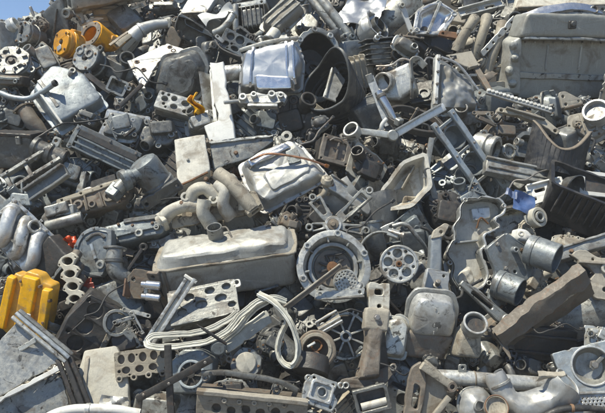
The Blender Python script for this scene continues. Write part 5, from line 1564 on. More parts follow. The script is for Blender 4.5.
P(t, 'deck', plate(rounded([(-20, -32), (15, -33), (20, -10), (16, 32), (-17, 33), (-23, 4)], 4), [circ(-4, 20, 7.4, 22), circ(-4, 2, 7.4, 22), circ(-4, -16, 7.4, 22), circ(11, 26, 2, 10), circ(-15, 27, 2, 10), circ(-16, -8, 2, 10), circ(10, -24, 3, 12)], 7, .7, T(0, 0, 5)), 'iron_oily', warp=.5)
P(t, 'side_rail', box(6, 66, 9, T(21, 0, 1, 0, 0, 3), .8), 'dusty_tan', warp=.5)
P(t, 'bolt_heads', bolts([(21 + i * .0, -28 + i * 9, 5.6) for i in range(7)], 1.8), 'bolt_steel', warp=0, kind='stuff')
for y in (-24, -5, 14):
    P(t, 'web', box(34, 2.4, 5, T(-2, y, .8, 0, 0, 8), .6), 'iron_oily')
t = thing('metal_sheet', 'broad pale dusty panel with a raised stripe near the bottom left', 'panel', 103, 378, -4, -26, 4, 6, 'broad pale panel', 32)
P(t, 'panel', pan(rounded(on(t, [(76, 402), (80, 352), (112, 348), (124, 364), (134, 410), (80, 418)]), 3), 6, .98, 1.5, z0=-6, step=7), 'dusty_pale', warp=.7)
p, q = on(t, [(85, 356), (88, 412)])
P(t, 'raised_stripe', pan(rounded(rect(math.dist(p, q), 5), 1.5, 2), 2.6, .85, 1, z0=-.6, m=T((p[0] + q[0]) / 2, (p[1] + q[1]) / 2, 0, 0, 0, math.degrees(math.atan2(q[1] - p[1], q[0] - p[0])))), 'dusty_tan', warp=.3)
P(t, 'torn_foil', sheet(lambda u, v: (on(t, [(104, 404)])[0][0] + 26 * u, on(t, [(104, 404)])[0][1] + 12 * v, 1.5 + 2.6 * math.sin(u * 8) * math.cos(v * 5)), 10, 6, .5), 'sheet_silver', warp=1.2)
t = thing('bright_pipe', 'bright white pipe crossing the bottom edge at lower left', 'pipe', 84, 412, 0, 0, 0, 26, 'bright bottom pipe', 30)
flanged_pipe(t, scr(t, [(36, 424, 0), (60, 412, 2), (84, 408, 3), (116, 409, 3), (140, 414, 0)]), 5, 'white_paint', 0, (0, 0))
P(t, 'clamp', ring(6.2, 4.8, 5, axis_m(scr(t, [(92, 408.4, 3)])[0], (1, 0, 0)), 22), 'alu_light')
t = thing('port_casting', 'tan cylinder head casting with rows of dark ports, lower left', 'casting', 142, 362, 8, -14, 8, 14, 'tan ported casting', 26)
cylinder_head(t, 54, 26, 20, [(-20, 5, 3.4, 4.6), (-10, 5, 3.4, 4.6), (1, 5, 3.6, 4.6), (12, 5, 3.6, 4.6), (21, 5, 3, 4), (-16, -6, 4, 3.4), (-3, -6, 4, 3.4), (10, -6, 4, 3.4)], 'dull_brown', 'dusty_tan', seed=12)
for x in (-23, -9, 5, 19):
    P(t, 'ear', ring(3.4, 1.7, 5, T(x, -13.4, .6), 14), 'dusty_tan')
t = thing('belt_tensioner', 'grey open ring bracket above the tan ported casting', 'bracket', 117, 323, -26, -20, 10, 14, 'grey ring bracket', 17)
P(t, 'ring', ring(14, 10.6, 6, T(0, 0, 0), 32), 'alu_mid', warp=.5)
P(t, 'arm', plate(rounded([(8, -6), (30, -14), (33, -8), (12, 4)], 2), [circ(28, -10, 1.6, 10)], 5, .5), 'alu_mid')
P(t, 'inner_plate', plate(circ(0, 0, 10.6, 24), [circ(0, 0, 3.4, 14)], 2, .3, T(0, 0, -4)), 'alu_dark')
t = thing('lever_linkage', 'tangle of thin grey levers left of the drilled head plate', 'linkage', 133, 318, -30, -16, 0, 18, 'tangle of grey levers', 13)
for i, (x, y, a, L) in enumerate(((0, 6, 15, 30), (6, -2, -30, 26), (-6, -6, 48, 22))):
    P(t, 'lever', plate(rounded(rect(L, 4.6), 2), [circ(-L * .4, 0, 1.3, 8), circ(L * .4, 0, 1.3, 8)], 2.6, .4, T(x, y, i * 2.7, 0, 8 * (i - 1), a)), ('alu_mid', 'alu_light', 'alu_mid')[i])
P(t, 'spring', pipe([(-12 + i * 1.0, -10 + 2.2 * math.sin(i * 1.57), 4 + 2.2 * math.cos(i * 1.57)) for i in range(26)], .55, n=6, k=2), 'bolt_steel', warp=0)

t = thing('head_plate', 'pale drilled cylinder head plate with oval holes lying before the tank', 'cylinder head', 203, 302, 13, -30, 4, 38, 'drilled head plate', 28)
cylinder_head(t, 70, 38, 14, [(-22, -6, 5, 4), (-13, 8, 5, 4), (-2, -2, 6, 4.4), (8, 11, 5, 3.6), (18, 1, 6, 4), (25, 12, 4.4, 3.4), (28, -8, 4, 3)], 'alu_mid', 'alu_mid', seed=21)
P(t, 'corner_lug', plate(rounded(rect(10, 9, 35, 13), 3), [circ(36, 14, 2, 12)], 5, .5), 'alu_light')
t = thing('channel_strip', 'pair of bright silver strips leaning on the drilled head plate', 'strip', 171, 308, 0, 0, 0, 42, 'leaning silver strips', 22)
for dx in (-4.4, 0, 4.4):
    bar(t, *xy(scr(t, [(150 + dx, 342), (190 + dx, 279)])), 3.6, 4, 'alu_bright' if dx else 'alu_mid', 'strip', z0=3 + (0 if dx else -1.4), z1=-3 + (0 if dx else -1.4))
P(t, 'end_cap', box(14, 3, 5, T(*scr(t, [(190, 279)])[0][:2], -3.4, 0, 0, -32), .6), 'white_paint')
def trim(t, pts, w, up, name='band'):
    path = smooth_path(scr(t, pts), 8)
    o = P(t, name, sweep(path, rounded(rect(w, 1.4), .45, 1), up=up, transport=False), 'rubber_trim', warp=.7)
    for k in (-.46, -.12, .46):
        P(t, 'edge_bead', sweep(path, [(x * .9 + k * w, y + .75) for x, y in circ(0, 0, .8, 6)], up=up, transport=False), 'trim_edge', sub=o, warp=.7)
        if k != -.12:
            P(t, 'edge_bead', sweep(path, [(x * .9 + k * w, y - .75) for x, y in circ(0, 0, .8, 6)], up=up, transport=False), 'trim_edge', sub=o, warp=.7)


t = thing('trim_band', 'long pale rubber trim band bent double and arching over the parts below the tank', 'trim', 230, 330, 0, 0, 0, 42, 'looping pale trim band', 55)
trim(t, [(147, 340, 1), (152, 345, 5), (176, 345, 6), (204, 341, 5), (226, 331, 5), (240, 315, 6), (256, 302, 6), (272, 297, 4), (286, 301, 0)], 5.2, (0, .5, .86))
trim(t, [(147, 340, 1), (154, 336, -2), (178, 335, -3), (202, 332, -3), (222, 324, -3), (236, 313, -4)], 5, (0, .5, .86))
trim(t, [(214, 348, -3), (236, 330, -1), (252, 311, 1), (268, 300, 1)], 5.4, (.5, .3, .8))
t = thing('trim_loop', 'hanging loop of pale trim below the large silver tank', 'trim', 283, 336, 0, 0, 0, 46, 'hanging trim loop', 24)
trim(t, [(258, 294, -4), (274, 302, 2), (288, 318, 5), (296, 338, 6), (297, 354, 6), (291, 364, 4), (282, 362, 1), (277, 351, -1), (279, 337, -2), (286, 322, -1), (284, 308, -2)], 5.6, (.8, .2, .55))
t = thing('flat_strap', 'flat pale strap slanting under the looping trim band', 'strap', 246, 333, 38, -22, 6, 38, 'flat pale strap', 22)
P(t, 'strap', plate(rounded([(-26, -6), (28, -7), (30, 6), (-24, 7)], 1.4), (), 2.2, .4), 'rubber_trim', warp=.7)
P(t, 'edge', box(52, 1.6, 3, T(1, 6.4, .4, 0, 0, -1), .4), 'trim_edge', warp=.5)
t = thing('black_rod', 'thin pointed black rod below the flat pale strap', 'rod', 215, 335, 0, 0, 0, 52, 'pointed black rod', 14)
P(t, 'rod', pipe(scr(t, [(197, 324, 2), (210, 333, 1), (226, 345, -4)]), 1.6, n=10, scale=lambda f: .35 + .65 * min(1, f * 3)), 'iron_oily', warp=0)
P(t, 'knuckle', lathe([(7, -8), (8, -6), (8, 3), (6, 5)], 20, T(*scr(t, [(217, 350)])[0][:2], -12)), 'alu_blue')

# --- bottom centre-left
t = thing('generator', 'blue-grey generator with a fan opening near the bottom, left of centre', 'generator', 190, 372, -8, -14, -10, 18, 'blue-grey generator', 26)
P(t, 'plate', pan(rounded([(-22, -24), (16, -20), (24, -2), (22, 18), (8, 24), (-14, 22), (-24, 6)], 5), 16, .95, 2.5, z0=-16), 'alu_blue', warp=.7)
P(t, 'fan_ring', ring(14, 11.4, 6, T(2, -2, 3), 34), 'alu_blue_light')
P(t, 'fan_hub', lathe([(11, -1.6), (11, .2), (5, .4), (4, 3), (2, 3.4)], 24, T(2, -2, .4)), 'iron_oily')
for i in range(7):
    P(t, 'fan_blade', box(7, 1.2, 3.4, T(2 + 7.6 * math.cos(i * .9), -2 + 7.6 * math.sin(i * .9), 1.6, 20, 0, math.degrees(i * .9)), .3), 'iron_oily', warp=0)
P(t, 'bolt_heads', bolts([(-17, -17, .3), (-16, 14, .3), (10, 19, .3), (17, -10, .3)], 1.6), 'bolt_steel', warp=0, kind='stuff')
t = thing('black_bracket', 'black upright post and arm crossing before the blue-grey generator', 'bracket', 178, 378, 0, 0, 0, 40, 'black post and arm', 30)
bar(t, *xy(scr(t, [(167, 346), (172, 424)])), 7, 5, 'iron_oily', 'post', z0=-4, z1=2)
bar(t, *xy(scr(t, [(138, 398), (212, 359)])), 7, 5, 'iron_oily', 'arm', z0=4, z1=0)
bar(t, *xy(scr(t, [(141, 394), (137, 424)])), 6, 5, 'iron_oily', 'arm', z0=4, z1=2)
P(t, 'bolt_heads', bolts([(*scr(t, [p])[0][:2], 6) for p in ((145, 393), (170, 382), (206, 361))], 1.4), 'bolt_steel', warp=0, kind='stuff')
t = thing('curved_bar', 'long curved dark bar above the beige block at the bottom', 'bar', 250, 376, 0, 0, 0, 40, 'long curved dark bar', 36)
P(t, 'bar', sweep(smooth_path(scr(t, [(202, 373, 0), (226, 372, 3), (256, 376, 4), (282, 382, 3), (297, 390, 0)]), 6), rounded(rect(5, 6), 1.2, 2), up=(0, 0, 1)), 'alu_dark', warp=.3)
bar(t, *xy(scr(t, [(297, 388), (291, 404)])), 5, 5, 'alu_dark', 'hook', z0=0, z1=-2)
P(t, 'eye', ring(4, 2, 4, T(*scr(t, [(277, 391)])[0][:2], 2), 16), 'alu_mid')
P(t, 'eye', ring(3.4, 1.7, 4, T(*scr(t, [(205, 378)])[0][:2], 2), 16), 'alu_mid')
t = thing('water_pump', 'round dusty water pump lid under the looping trim band', 'pump', 246, 363, -6, -22, 0, 22, 'round dusty pump lid', 18)
motor(t, 16, 20, 'dull_brown', 'alu_mid', .55, 0, 3, 3)
P(t, 'lid', lathe([(10.5, -1), (10.5, 1.4), (9.6, 2.2), (.1, 3)], 30, T(0, 0, .4)), 'dusty_pale', warp=.5)
t = thing('oily_casting', 'black oily casting with small bosses under the long curved bar', 'casting', 230, 390, -4, -18, 0, 20, 'oily bossed casting', 18)
casting(t, 40, 22, 16, 91, 'iron_oily', 'alu_mid', nb=5, nr=2)
t = thing('oily_casting', 'dark lumpy casting behind the hanging trim loop', 'casting', 272, 345, -30, -16, 0, 10, 'lumpy casting behind the trim loop', 16)
casting(t, 34, 34, 18, 92, 'alu_dark', 'dusty_pale', nb=4, nr=2)
t = thing('rusty_bracket', 'small rusty clip under the looping trim band', 'bracket', 228, 336, 20, -16, 0, 24, 'small rusty clip', 8)
P(t, 'clip', plate(rounded([(-8, -3), (8, -4), (9, 3), (-7, 4)], 2), [circ(-4, 0, 1.5, 8)], 3, .4), 'rust', warp=.4)
P(t, 'tab', box(5, 5, 5, T(5, 1, 1, 0, 0, 30), .6), 'rust')
t = thing('beige_block', 'wide beige machined block with round pockets along the bottom edge', 'engine block', 252, 408, -4, 6, 0, 30, 'wide beige block', 48)
P(t, 'front', plate(rounded([(-56, -22), (56, -24), (56, 8), (-56, 12)], 2), [circ(-36 + i * 15, -3 - (i % 2) * 2, 4.6, 18) for i in range(6)] + [rounded(rect(10, 5, -42 + i * 22, -15), 2) for i in range(4)], 6, .6), 'dusty_tan', warp=.4)
P(t, 'body', pan(rounded([(-55, -21), (55, -23), (55, 7), (-55, 11)], 2), 22, 1.0, 1, z0=-28.5, step=9), 'dull_brown', warp=.4)
P(t, 'top_rail', box(112, 5, 8, T(0, 11.5, -1, 0, 0, -2), .8), 'dusty_tan', warp=.4)
for i in range(5):
    P(t, 'boss', boss(-28 + i * 15, 6, -.5, 2.6, 2.6, .5), 'dusty_tan', warp=0)

# --- centre: bell housing, pulley, mounts
t = thing('mount_bracket', 'spidery pale mount with a bearing eye above the round bell housing', 'bracket', 333, 222, 4, -14, 0, 12, 'spidery pale mount', 24)
P(t, 'bearing_eye', ring(8.6, 5.4, 8, T(0, -3, 3), 26), 'alu_light')
P(t, 'bearing', lathe([(5.4, -3), (5.4, 1), (3, 1.4), (2, 2.6)], 18, T(0, -3, 3)), 'dull_brown')
for ang, L, w in ((122, 26, 11), (40, 42, 11), (182, 15, 7), (-14, 24, 8)):
    c, s = math.cos(R(ang)), math.sin(R(ang))
    o = [(0, -w / 2), (L, -w * .7), (L, w * .7), (0, w / 2)]
    ins = [(L * .22, -w * .18), (L * .88, -w * .42), (L * .88, w * .42), (L * .22, w * .18)]
    P(t, 'leg', plate(rounded(o, 1.6), [rounded(ins, 1.2)], 5, .5, T(7 * c, -3 + 7 * s, 1, 0, 0, ang)), 'alu_mid', warp=.5)
    P(t, 'foot', ring(4, 2, 5, T((9 + L) * c, -3 + (9 + L) * s, 2), 16), 'alu_mid')
t = thing('bell_housing', 'round pale bell housing with rusty clutch inside, centre of the heap', 'bell housing', 334, 266, 0, -14, 4, 22, 'round bell housing', 38)
P(t, 'bowl', lathe([(12, -26), (22, -24), (29, -14), (34.5, -4), (37, -3.6), (37, 0), (35, .6), (30.5, .6), (29.5, -1), (27, -8), (25.4, -14), (20, -19), (6, -20)], 52), 'alu_light', warp=.6)
P(t, 'inner_ring', ring(25.6, 21.6, 7, T(0, 0, -7), 44), 'alu_mid')
P(t, 'clutch_disc', plate(circ(0, 0, 19, 36), [circ(9.6 * math.cos(i * 1.047), 9.6 * math.sin(i * 1.047), 2.4, 12) for i in range(6)], 2, .4, T(0, 0, -13)), 'dull_brown')
for i in range(9):
    a = i * 2 * PI / 9
    P(t, 'clutch_finger', box(9, 2.2, 2, T(10.4 * math.cos(a), 10.4 * math.sin(a), -11.6, 0, -8, math.degrees(a)), .4), 'iron_oily', warp=0)
P(t, 'clutch_hub', lathe([(6, -13), (6, -9.6), (4.4, -9), (3.4, -9), (3, -7)], 20), 'rust')
for i in range(6):
    a = .4 + i * 2 * PI / 6
    P(t, 'rim_boss', boss(33.4 * math.cos(a), 33.4 * math.sin(a), -.4, 3.6, 3, .5), 'alu_light', warp=0)
for i in range(8):
    a = .2 + i * 2 * PI / 8
    P(t, 'wall_rib', box(2, 6, 9, T(27.6 * math.cos(a), 27.6 * math.sin(a), -6, 0, 0, math.degrees(a) + 90), .5), 'alu_mid', warp=0)
t = thing('perforated_cap', 'small pale perforated cap lying in the round bell housing', 'cap', 346, 281, -14, -12, 0, 46, 'perforated pale cap', 13)
hs = [circ(r * math.cos(k * 2 * PI / n), r * math.sin(k * 2 * PI / n), .85, 8) for r, n in ((3.4, 6), (6.6, 12), (9.4, 17)) for k in range(n)]
P(t, 'face', plate(circ(0, 0, 11.6, 36), hs, 1.6, .3), 'alu_light', warp=.1)
P(t, 'skirt', lathe([(12.4, -9), (12.4, -1.4), (11.8, 0), (11.4, 0), (11.2, -1.8), (.1, -1.9)], 32), 'alu_light', warp=.2)
P(t, 'tube', lathe([(6, -14), (6, 4), (5, 5)], 20, T(12, -3, -6, 0, 78, -10)), 'alu_light')
t = thing('crossbar', 'flat pale crossbar under the round bell housing', 'bar', 342, 293, 3, -20, 0, 40, 'flat pale crossbar', 28)
P(t, 'bar', plate(rounded([(-28, -5), (22, -4), (24, 4), (-26, 4)], 1.5), [circ(-22, 0, 1.6, 10), circ(18, 0, 1.6, 10)], 5, .6), 'alu_light', warp=.4)
P(t, 'edge', box(48, 2, 4, T(-2, -5, 0), .5), 'alu_mid')
t = thing('brown_rod', 'flat brown rod leaning across the round bell housing', 'rod', 313, 283, 0, 0, 0, 54, 'flat brown rod', 26)
bar(t, *xy(scr(t, [(284, 309), (342, 266)])), 5.4, 3, 'dull_brown', 'rod', z0=2, z1=-6)
bar(t, *xy(scr(t, [(284, 306), (340, 264.6)])), 1.4, 3.6, 'dusty_tan', 'rod_edge', z0=2.6, z1=-5.4)
t = thing('pulley', 'pale pulley wheel with five round holes right of the bell housing', 'pulley', 399, 264, 6, -12, -4, 30, 'five-holed pulley', 20)
hs = [circ(11 * math.cos(R(90 + 72 * i)), 11 * math.sin(R(90 + 72 * i)), 4.7, 22) for i in range(5)]
hs += [circ(14.4 * math.cos(R(54 + 72 * i)), 14.4 * math.sin(R(54 + 72 * i)), 1.7, 10) for i in range(5)]
hs += [circ(5 * math.cos(R(54 + 72 * i)), 5 * math.sin(R(54 + 72 * i)), .8, 8) for i in range(5)]
hs += [circ(0, 0, 2, 14)]
P(t, 'disc', plate(circ(0, 0, 17.4, 56), hs, 3, .4), 'alu_light', warp=.1)
P(t, 'rim', lathe([(16.8, -9), (18.6, -8.4), (19.4, -6), (18, -4.6), (19.4, -2.8), (19.4, .4), (18.6, 1), (17.4, 1), (17, .2), (17, -9)], 56), 'alu_light', warp=.1)
P(t, 'hub', lathe([(3.2, -8), (3.2, .8), (2.6, 1.2), (1.6, 1.2), (1.4, -1)], 20), 'rust', warp=0)
P(t, 'back_disc', lathe([(16.8, -12), (16.8, -10)], 40), 'grime', warp=0)
t = thing('clamp_band', 'dull open clamp band curled round the left of the pulley', 'clamp', 381, 258, 0, -10, -14, 20, 'curled clamp band', 20)
pth = [(22 * math.cos(a), 26 * math.sin(a), 0) for a in [R(60 + 9 * i) for i in range(21)]]
P(t, 'band', sweep([Vector(p) for p in pth], rounded(rect(2, 9), .6, 1), up=(0, 0, 1)), 'alu_mid', warp=.5)
P(t, 'end_block', box(12, 8, 9, T(13, 24, 0, 0, 0, -20), .8), 'alu_light')
P(t, 'screw', lathe([(1.8, -6), (1.8, 8), (2.8, 8), (2.8, 11)], 10, T(14, 25, 4, 0, 80, -20)), 'bolt_steel', warp=0)
t = thing('cable_loop', 'thick grey cable arching over the five-holed pulley', 'cable', 410, 238, 0, 0, 0, 22, 'arching grey cable', 18)
P(t, 'cable', pipe(scr(t, [(392, 226, 4), (404, 224, 6), (414, 234, 6), (424, 246, 2), (428, 256, -4)]), 2.2, n=10), 'alu_mid', warp=.2)
P(t, 'end_lug', plate(rounded(rect(16, 8), 2), [circ(3, 0, 2, 10)], 4, .5, T(*scr(t, [(388, 228)])[0][:2], 3, 0, 0, 24)), 'alu_light')
t = thing('mount_block', 'small pale slotted mount left of the pulley foot', 'mount', 379, 298, 2, -10, 8, 34, 'small slotted mount', 14)
P(t, 'plate', plate(rounded([(-11, -16), (10, -16), (12, 14), (-10, 16)], 2), [rounded(rect(8, 6, 0, 6), 2), circ(0, -8, 2.4, 12)], 8, .6), 'dusty_pale', warp=.4)
P(t, 'saddle', sweep([Vector((9 * math.cos(a), -18 + 7 * math.sin(a), 0)) for a in [PI * i / 10 for i in range(11)]], rounded(rect(3, 10), .8, 1), up=(0, 0, 1)), 'dusty_pale')
t = thing('engine_mount', 'tall brown engine mount bracket standing near the bottom centre', 'engine mount', 374, 346, -6, -12, 4, 34, 'tall brown engine mount', 34)
P(t, 'column', pan(rounded([(-14, -38), (10, -34), (9, 8), (12, 34), (-12, 34), (-8, 6)], 3), 18, .82, 4, z0=-14), 'dull_brown', warp=.7)
P(t, 'cap', pan(rounded([(-13, 14), (13, 14), (14, 38), (-12, 38)], 4), 10, .94, 2.5, z0=-6), 'dusty_tan', warp=.5)
P(t, 'foot', plate(rounded([(-32, -46), (14, -38), (28, -20), (24, -14), (-4, -28), (-30, -36)], 3), [circ(-26, -41, 1.8, 10), circ(22, -19, 1.8, 10), circ(8, -36, 2, 10)], 5, .6, T(0, 0, -6)), 'dull_brown', warp=.5)
P(t, 'cap_bolt', hexb(0, 28, 4.2, 3, 2.6), 'bolt_steel', warp=0)
P(t, 'side_web', plate(rounded([(8, -34), (26, -24), (14, 24), (9, 24)], 2), [circ(20, -22, 2, 10)], 3, .5, T(2, 0, -6, 0, 40, 0)), 'iron_oily')
for x, y in ((22, -19), (-24, -41)):
    P(t, 'foot_ring', ring(3.6, 2, 3, T(x, y, -4), 16), 'alu_light', warp=0)
t = thing('spoked_housing', 'pale spoked pump housing behind the tall brown mount', 'housing', 346, 336, 10, -12, 0, 4, 'pale spoked housing', 22)
P(t, 'ring', ring(24, 21, 6, None, 40), 'alu_light', warp=.3)
P(t, 'hub', ring(6, 3, 8, T(0, 0, 1), 20), 'alu_light')
for i in range(8):
    a = i * PI / 4 + .2
    P(t, 'spoke', box(16, 2.2, 4, T(13.6 * math.cos(a), 13.6 * math.sin(a), -2, 0, 0, math.degrees(a)), .5), 'alu_light', warp=0)
    if i % 2:
        P(t, 'ear', ring(3.4, 1.6, 5, T(25 * math.cos(a), 25 * math.sin(a), 0), 14), 'alu_light', warp=0)
P(t, 'backing', lathe([(20, -9), (20, -7.4)], 32), 'iron_oily')
t = thing('fuel_pump', 'rusty round pump with two dark openings near the bottom centre', 'pump', 316, 350, -10, -20, -8, 24, 'rusty two-eyed pump', 22)
P(t, 'body', lathe([(14, -24), (19, -22), (19, -10), (17, -9), (17, -5), (20, -3), (20, 2), (18.6, 3), (14, 3), (13, -1), (13, -8), (1, -8)], 36, T(0, 0, 0, 10, 0, 0)), 'dull_brown', warp=.7)
P(t, 'rim', ring(16.2, 12.6, 3, T(0, 0, 4.4, 10, 0, 0), 32), 'dusty_tan')
for y, r in ((5, 6.2), (-6, 5.4)):
    P(t, 'eye', ring(r, r * .66, 6, T(0, y, 1), 22), 'rust')
P(t, 'lower_drum', lathe([(15, -10), (18, -9), (18, 7), (16, 8)], 30, T(-2, -16, -4, 80, 0, 0)), 'iron_oily')
P(t, 'clip', box(9, 2.4, 3, T(-5, 4, 4, 0, 0, 38), .5), 'alu_bright')
t = thing('bright_bracket', 'bright grooved bracket leaning left of the tall brown mount', 'bracket', 329, 322, 30, -14, 6, 28, 'bright grooved bracket', 13)
P(t, 'plate', plate(rounded(rect(26, 15), 1.5), [rounded(rect(18, 3, 0, 3.4), 1.2)], 5, .5), 'dusty_tan', warp=.3)
for y in (-5, -1.4, 6):
    P(t, 'ridge', box(25, 1.5, 3, T(0, y, .8), .4), 'alu_bright', warp=.1)
t = thing('carburettor', 'pale carburettor flange with a round bore at the bottom edge', 'carburettor', 322, 392, -18, -20, 6, 32, 'pale carburettor flange', 21)
P(t, 'flange', plate(rounded([(-17, -15), (15, -17), (19, -4), (12, 2), (14, 14), (-14, 15), (-20, 4)], 3), [circ(0, 0, 4.4, 18)] + [circ(x, y, 1.6, 10) for x, y in ((-12, -11), (12, -12), (9, 10), (-11, 11))], 5, .6), 'alu_light', warp=.3)
P(t, 'raised_frame', plate(rounded(rect(24, 20), 3), [rounded(rect(19, 15), 3)], 3, .5, T(-1, 0, 2.6)), 'alu_bright')
P(t, 'body', pan(rounded(rect(26, 24), 3), 14, .9, 2, z0=-19.4), 'alu_mid')
P(t, 'bore', ring(5.4, 4, 3, T(0, 0, 1.4), 18), 'machined', warp=0)
for x, y in ((-17, 9), (17, 12), (17, -14)):
    P(t, 'ear', ring(3.6, 1.7, 5, T(x, y, 0), 14), 'alu_light', warp=0)
t = thing('open_frame', 'dark open square frame at the bottom edge right of the carburettor flange', 'frame', 372, 400, 14, -10, 0, 30, 'dark open square frame', 18)
P(t, 'frame', plate(rounded(rect(36, 26), 2), [rounded(rect(28, 18), 2)], 9, .6), 'alu_dark', warp=.4)
P(t, 'cross_tube', lathe([(4, -14), (4, 14)], 14, T(2, -5, -6, 0, 90, 0)), 'dusty_pale')
P(t, 'backing', box(34, 24, 2, T(0, 0, -9), .4), 'iron_oily')

# --- centre right
t = thing('strut', 'blue-grey upright strut with a tan head right of the pulley', 'strut', 436, 252, -3, -10, 0, 34, 'blue-grey strut', 18)
P(t, 'strut', pan(rounded([(-8, -26), (7, -26), (6, 20), (-6, 18)], 2.5), 10, .9, 3, z0=-8), 'alu_blue_light', warp=.3)
P(t, 'head', plate(rounded([(-6, 12), (7, 16), (13, 28), (8, 30), (-3, 22)], 2), [circ(4, 20, 1.8, 10)], 7, .6, T(0, 0, 3)), 'dusty_tan', warp=.3)
t = thing('coil_mount', 'shiny folded mount plate with a bolt below the blue-grey strut', 'mount', 436, 282, -8, -14, 0, 34, 'shiny folded mount', 14)
P(t, 'plate', plate(rounded([(-13, -12), (14, -14), (13, 12), (-10, 13)], 1.4), [circ(7, 7, 1.6, 10)], 2.6, .4), 'sheet_silver', warp=.5)
P(t, 'side_fold', box(2, 22, 10, T(-12, 0, 3, 0, 0, -6), .5), 'sheet_dull')
P(t, 'stud', lathe([(4, 0), (4, 2), (2.6, 2.4), (2.6, 8), (1.8, 8.6)], 12, T(1, -4, 0, -30, 0, 0)), 'bolt_steel', warp=0)
t = thing('oil_sump', 'smooth pale sump body with a dark brown lower half, bottom right of centre', 'sump', 431, 318, -3, 10, 0, 26, 'smooth pale sump', 32)
P(t, 'upper_body', pan(rounded([(-22, -18), (25, -20), (26, 8), (20, 22), (-14, 24), (-21, 12)], 7), 16, .9, 5, z0=-8, crown=2), 'alu_bright', warp=.5)
P(t, 'lower_body', pan(rounded([(-29, -42), (16, -44), (28, -16), (-25, -12)], 5), 22, .93, 4, z0=-16), 'dull_brown', warp=.7)
for i in range(7):
    P(t, 'embossed_mark', box(1.4, 3.4, 1.0, T(2 + (i % 2) * 3, 12 - i * 4, 9.4, 0, 0, 0), .3), 'alu_light', warp=0)
P(t, 'rear_flange', plate(rounded([(-25, -22), (29, -24), (30, 12), (22, 27), (-16, 28), (-25, 14)], 6), (), 4, .6, T(0, 0, -9)), 'alu_light', warp=.4)
t = thing('pale_cover', 'pale rounded cover tucked left of the smooth sump', 'cover', 397, 336, -8, -10, -10, 20, 'pale tucked cover', 14)
P(t, 'cover', pan(rounded([(-13, -22), (10, -22), (12, 14), (2, 22), (-12, 16)], 6), 12, .88, 4, z0=-12), 'alu_light', warp=.6)
P(t, 'rim', plate(rounded([(-15, -24), (12, -24), (14, 15), (3, 24), (-14, 18)], 6), (), 3, .5, T(0, 0, -11)), 'alu_mid')
t = thing('forked_bracket', 'brown forked bracket standing at the bottom edge right of centre', 'bracket', 427, 388, -6, -8, 0, 36, 'brown forked bracket', 28)
P(t, 'left_plate', plate(rounded([(-22, -32), (-6, -34), (0, 4), (-6, 26), (-16, 20), (-20, 6)], 4), [rounded([(-14, -20), (-8, -22), (-6, 0), (-13, 4)], 3)], 8, .8, T(0, 0, 2)), 'dull_brown', warp=.5)
P(t, 'back_plate', pan(rounded([(-6, -32), (20, -34), (24, -6), (18, 14), (-2, 28)], 4), 12, .95, 3, z0=-14), 'dusty_tan', warp=.6)
bar(t, (-8, 22), (22, 6), 8, 7, 'dusty_tan', 'top_bar', z0=6, z1=2)
bar(t, (2, -34), (22, -6), 5, 7, 'dusty_tan', 'brace', z0=4, z1=3)
P(t, 'boss', boss(24, 4, -2, 5, 8, .5), 'dull_brown')
t = thing('pipe_elbow', 'tan outlet neck with a bright oval rim right of the smooth sump', 'pipe', 470, 330, 0, 0, 0, 28, 'tan outlet neck', 20)
P(t, 'body', pan(rounded(xy(scr(t, [(452, 358), (457, 332), (466, 324), (482, 328), (484, 352), (480, 360)])), 4), 18, .85, 4, z0=-14), 'dusty_tan', warp=.7)
P(t, 'neck', ring(11.6, 10, 12, axis_m(scr(t, [(473, 321, 10)])[0], (.08, .62, .8)), 30), 'alu_mid')
P(t, 'rim', ring(12.4, 10.2, 1.6, axis_m(scr(t, [(473, 320.4, 10.8)])[0], (.08, .62, .8)), 30), 'alu_bright', warp=.1)
P(t, 'mesh', lathe([(10, -4.6), (10, -3.6)], 26, axis_m(scr(t, [(473, 321, 10)])[0], (.08, .62, .8))), 'iron_oily')
P(t, 'screw', hexb(*scr(t, [(489, 330)])[0][:2], -2, 2, 4), 'bolt_steel', warp=0)
t = thing('timing_cover', 'ornate pale timing cover tray with a scalloped rim, right of centre', 'cover', 478, 244, -6, -16, 4, 20, 'ornate scalloped cover', 40)
oo = on(t, [(463, 206), (470, 198), (480, 199), (488, 196), (504, 198), (510, 205), (508, 214), (497, 219), (503, 228), (492, 232), (484, 236), (487, 246), (480, 250), (484, 262), (487, 274), (481, 285), (470, 289), (455, 286), (449, 276), (452, 264), (445, 254), (450, 244), (456, 236), (454, 226), (462, 218)])
ro = rounded(oo, 4, 3)
P(t, 'rim', plate(offset(ccw(ro), .9), [offset(ccw(ro), -1.3)], 5, .4, T(0, 0, 1)), 'alu_bright', warp=.2)
P(t, 'wall', plate(ro, [offset(ccw(ro), -1.6)], 12, .3, T(0, 0, -2)), 'alu_mid', warp=.2)
P(t, 'floor', plate(offset(ccw(ro), -.4), (), 2, .3, T(0, 0, -13.5)), 'dusty_pale', warp=.2)
P(t, 'step', pan(rounded(on(t, [(476, 206), (498, 204), (498, 216), (478, 220)]), 2), 5, .93, 1.2, z0=-14), 'alu_bright', warp=.3)
P(t, 'dust_heap', pan(rounded(on(t, [(456, 268), (476, 262), (482, 274), (470, 284), (456, 282)]), 5), 3, .7, 1, z0=-13.8), 'dusty_pale', warp=1.2)
P(t, 'cross_wall', box(22, 1.8, 8, T(*on(t, [(470, 240)])[0], -9, 0, 0, 12), .4), 'alu_light')
P(t, 'wire', pipe([(*on(t, [(482, 226)])[0], -11), (*on(t, [(486, 216)])[0], -8), (*on(t, [(494, 222)])[0], -9)], 1, n=8), 'rust', warp=0)
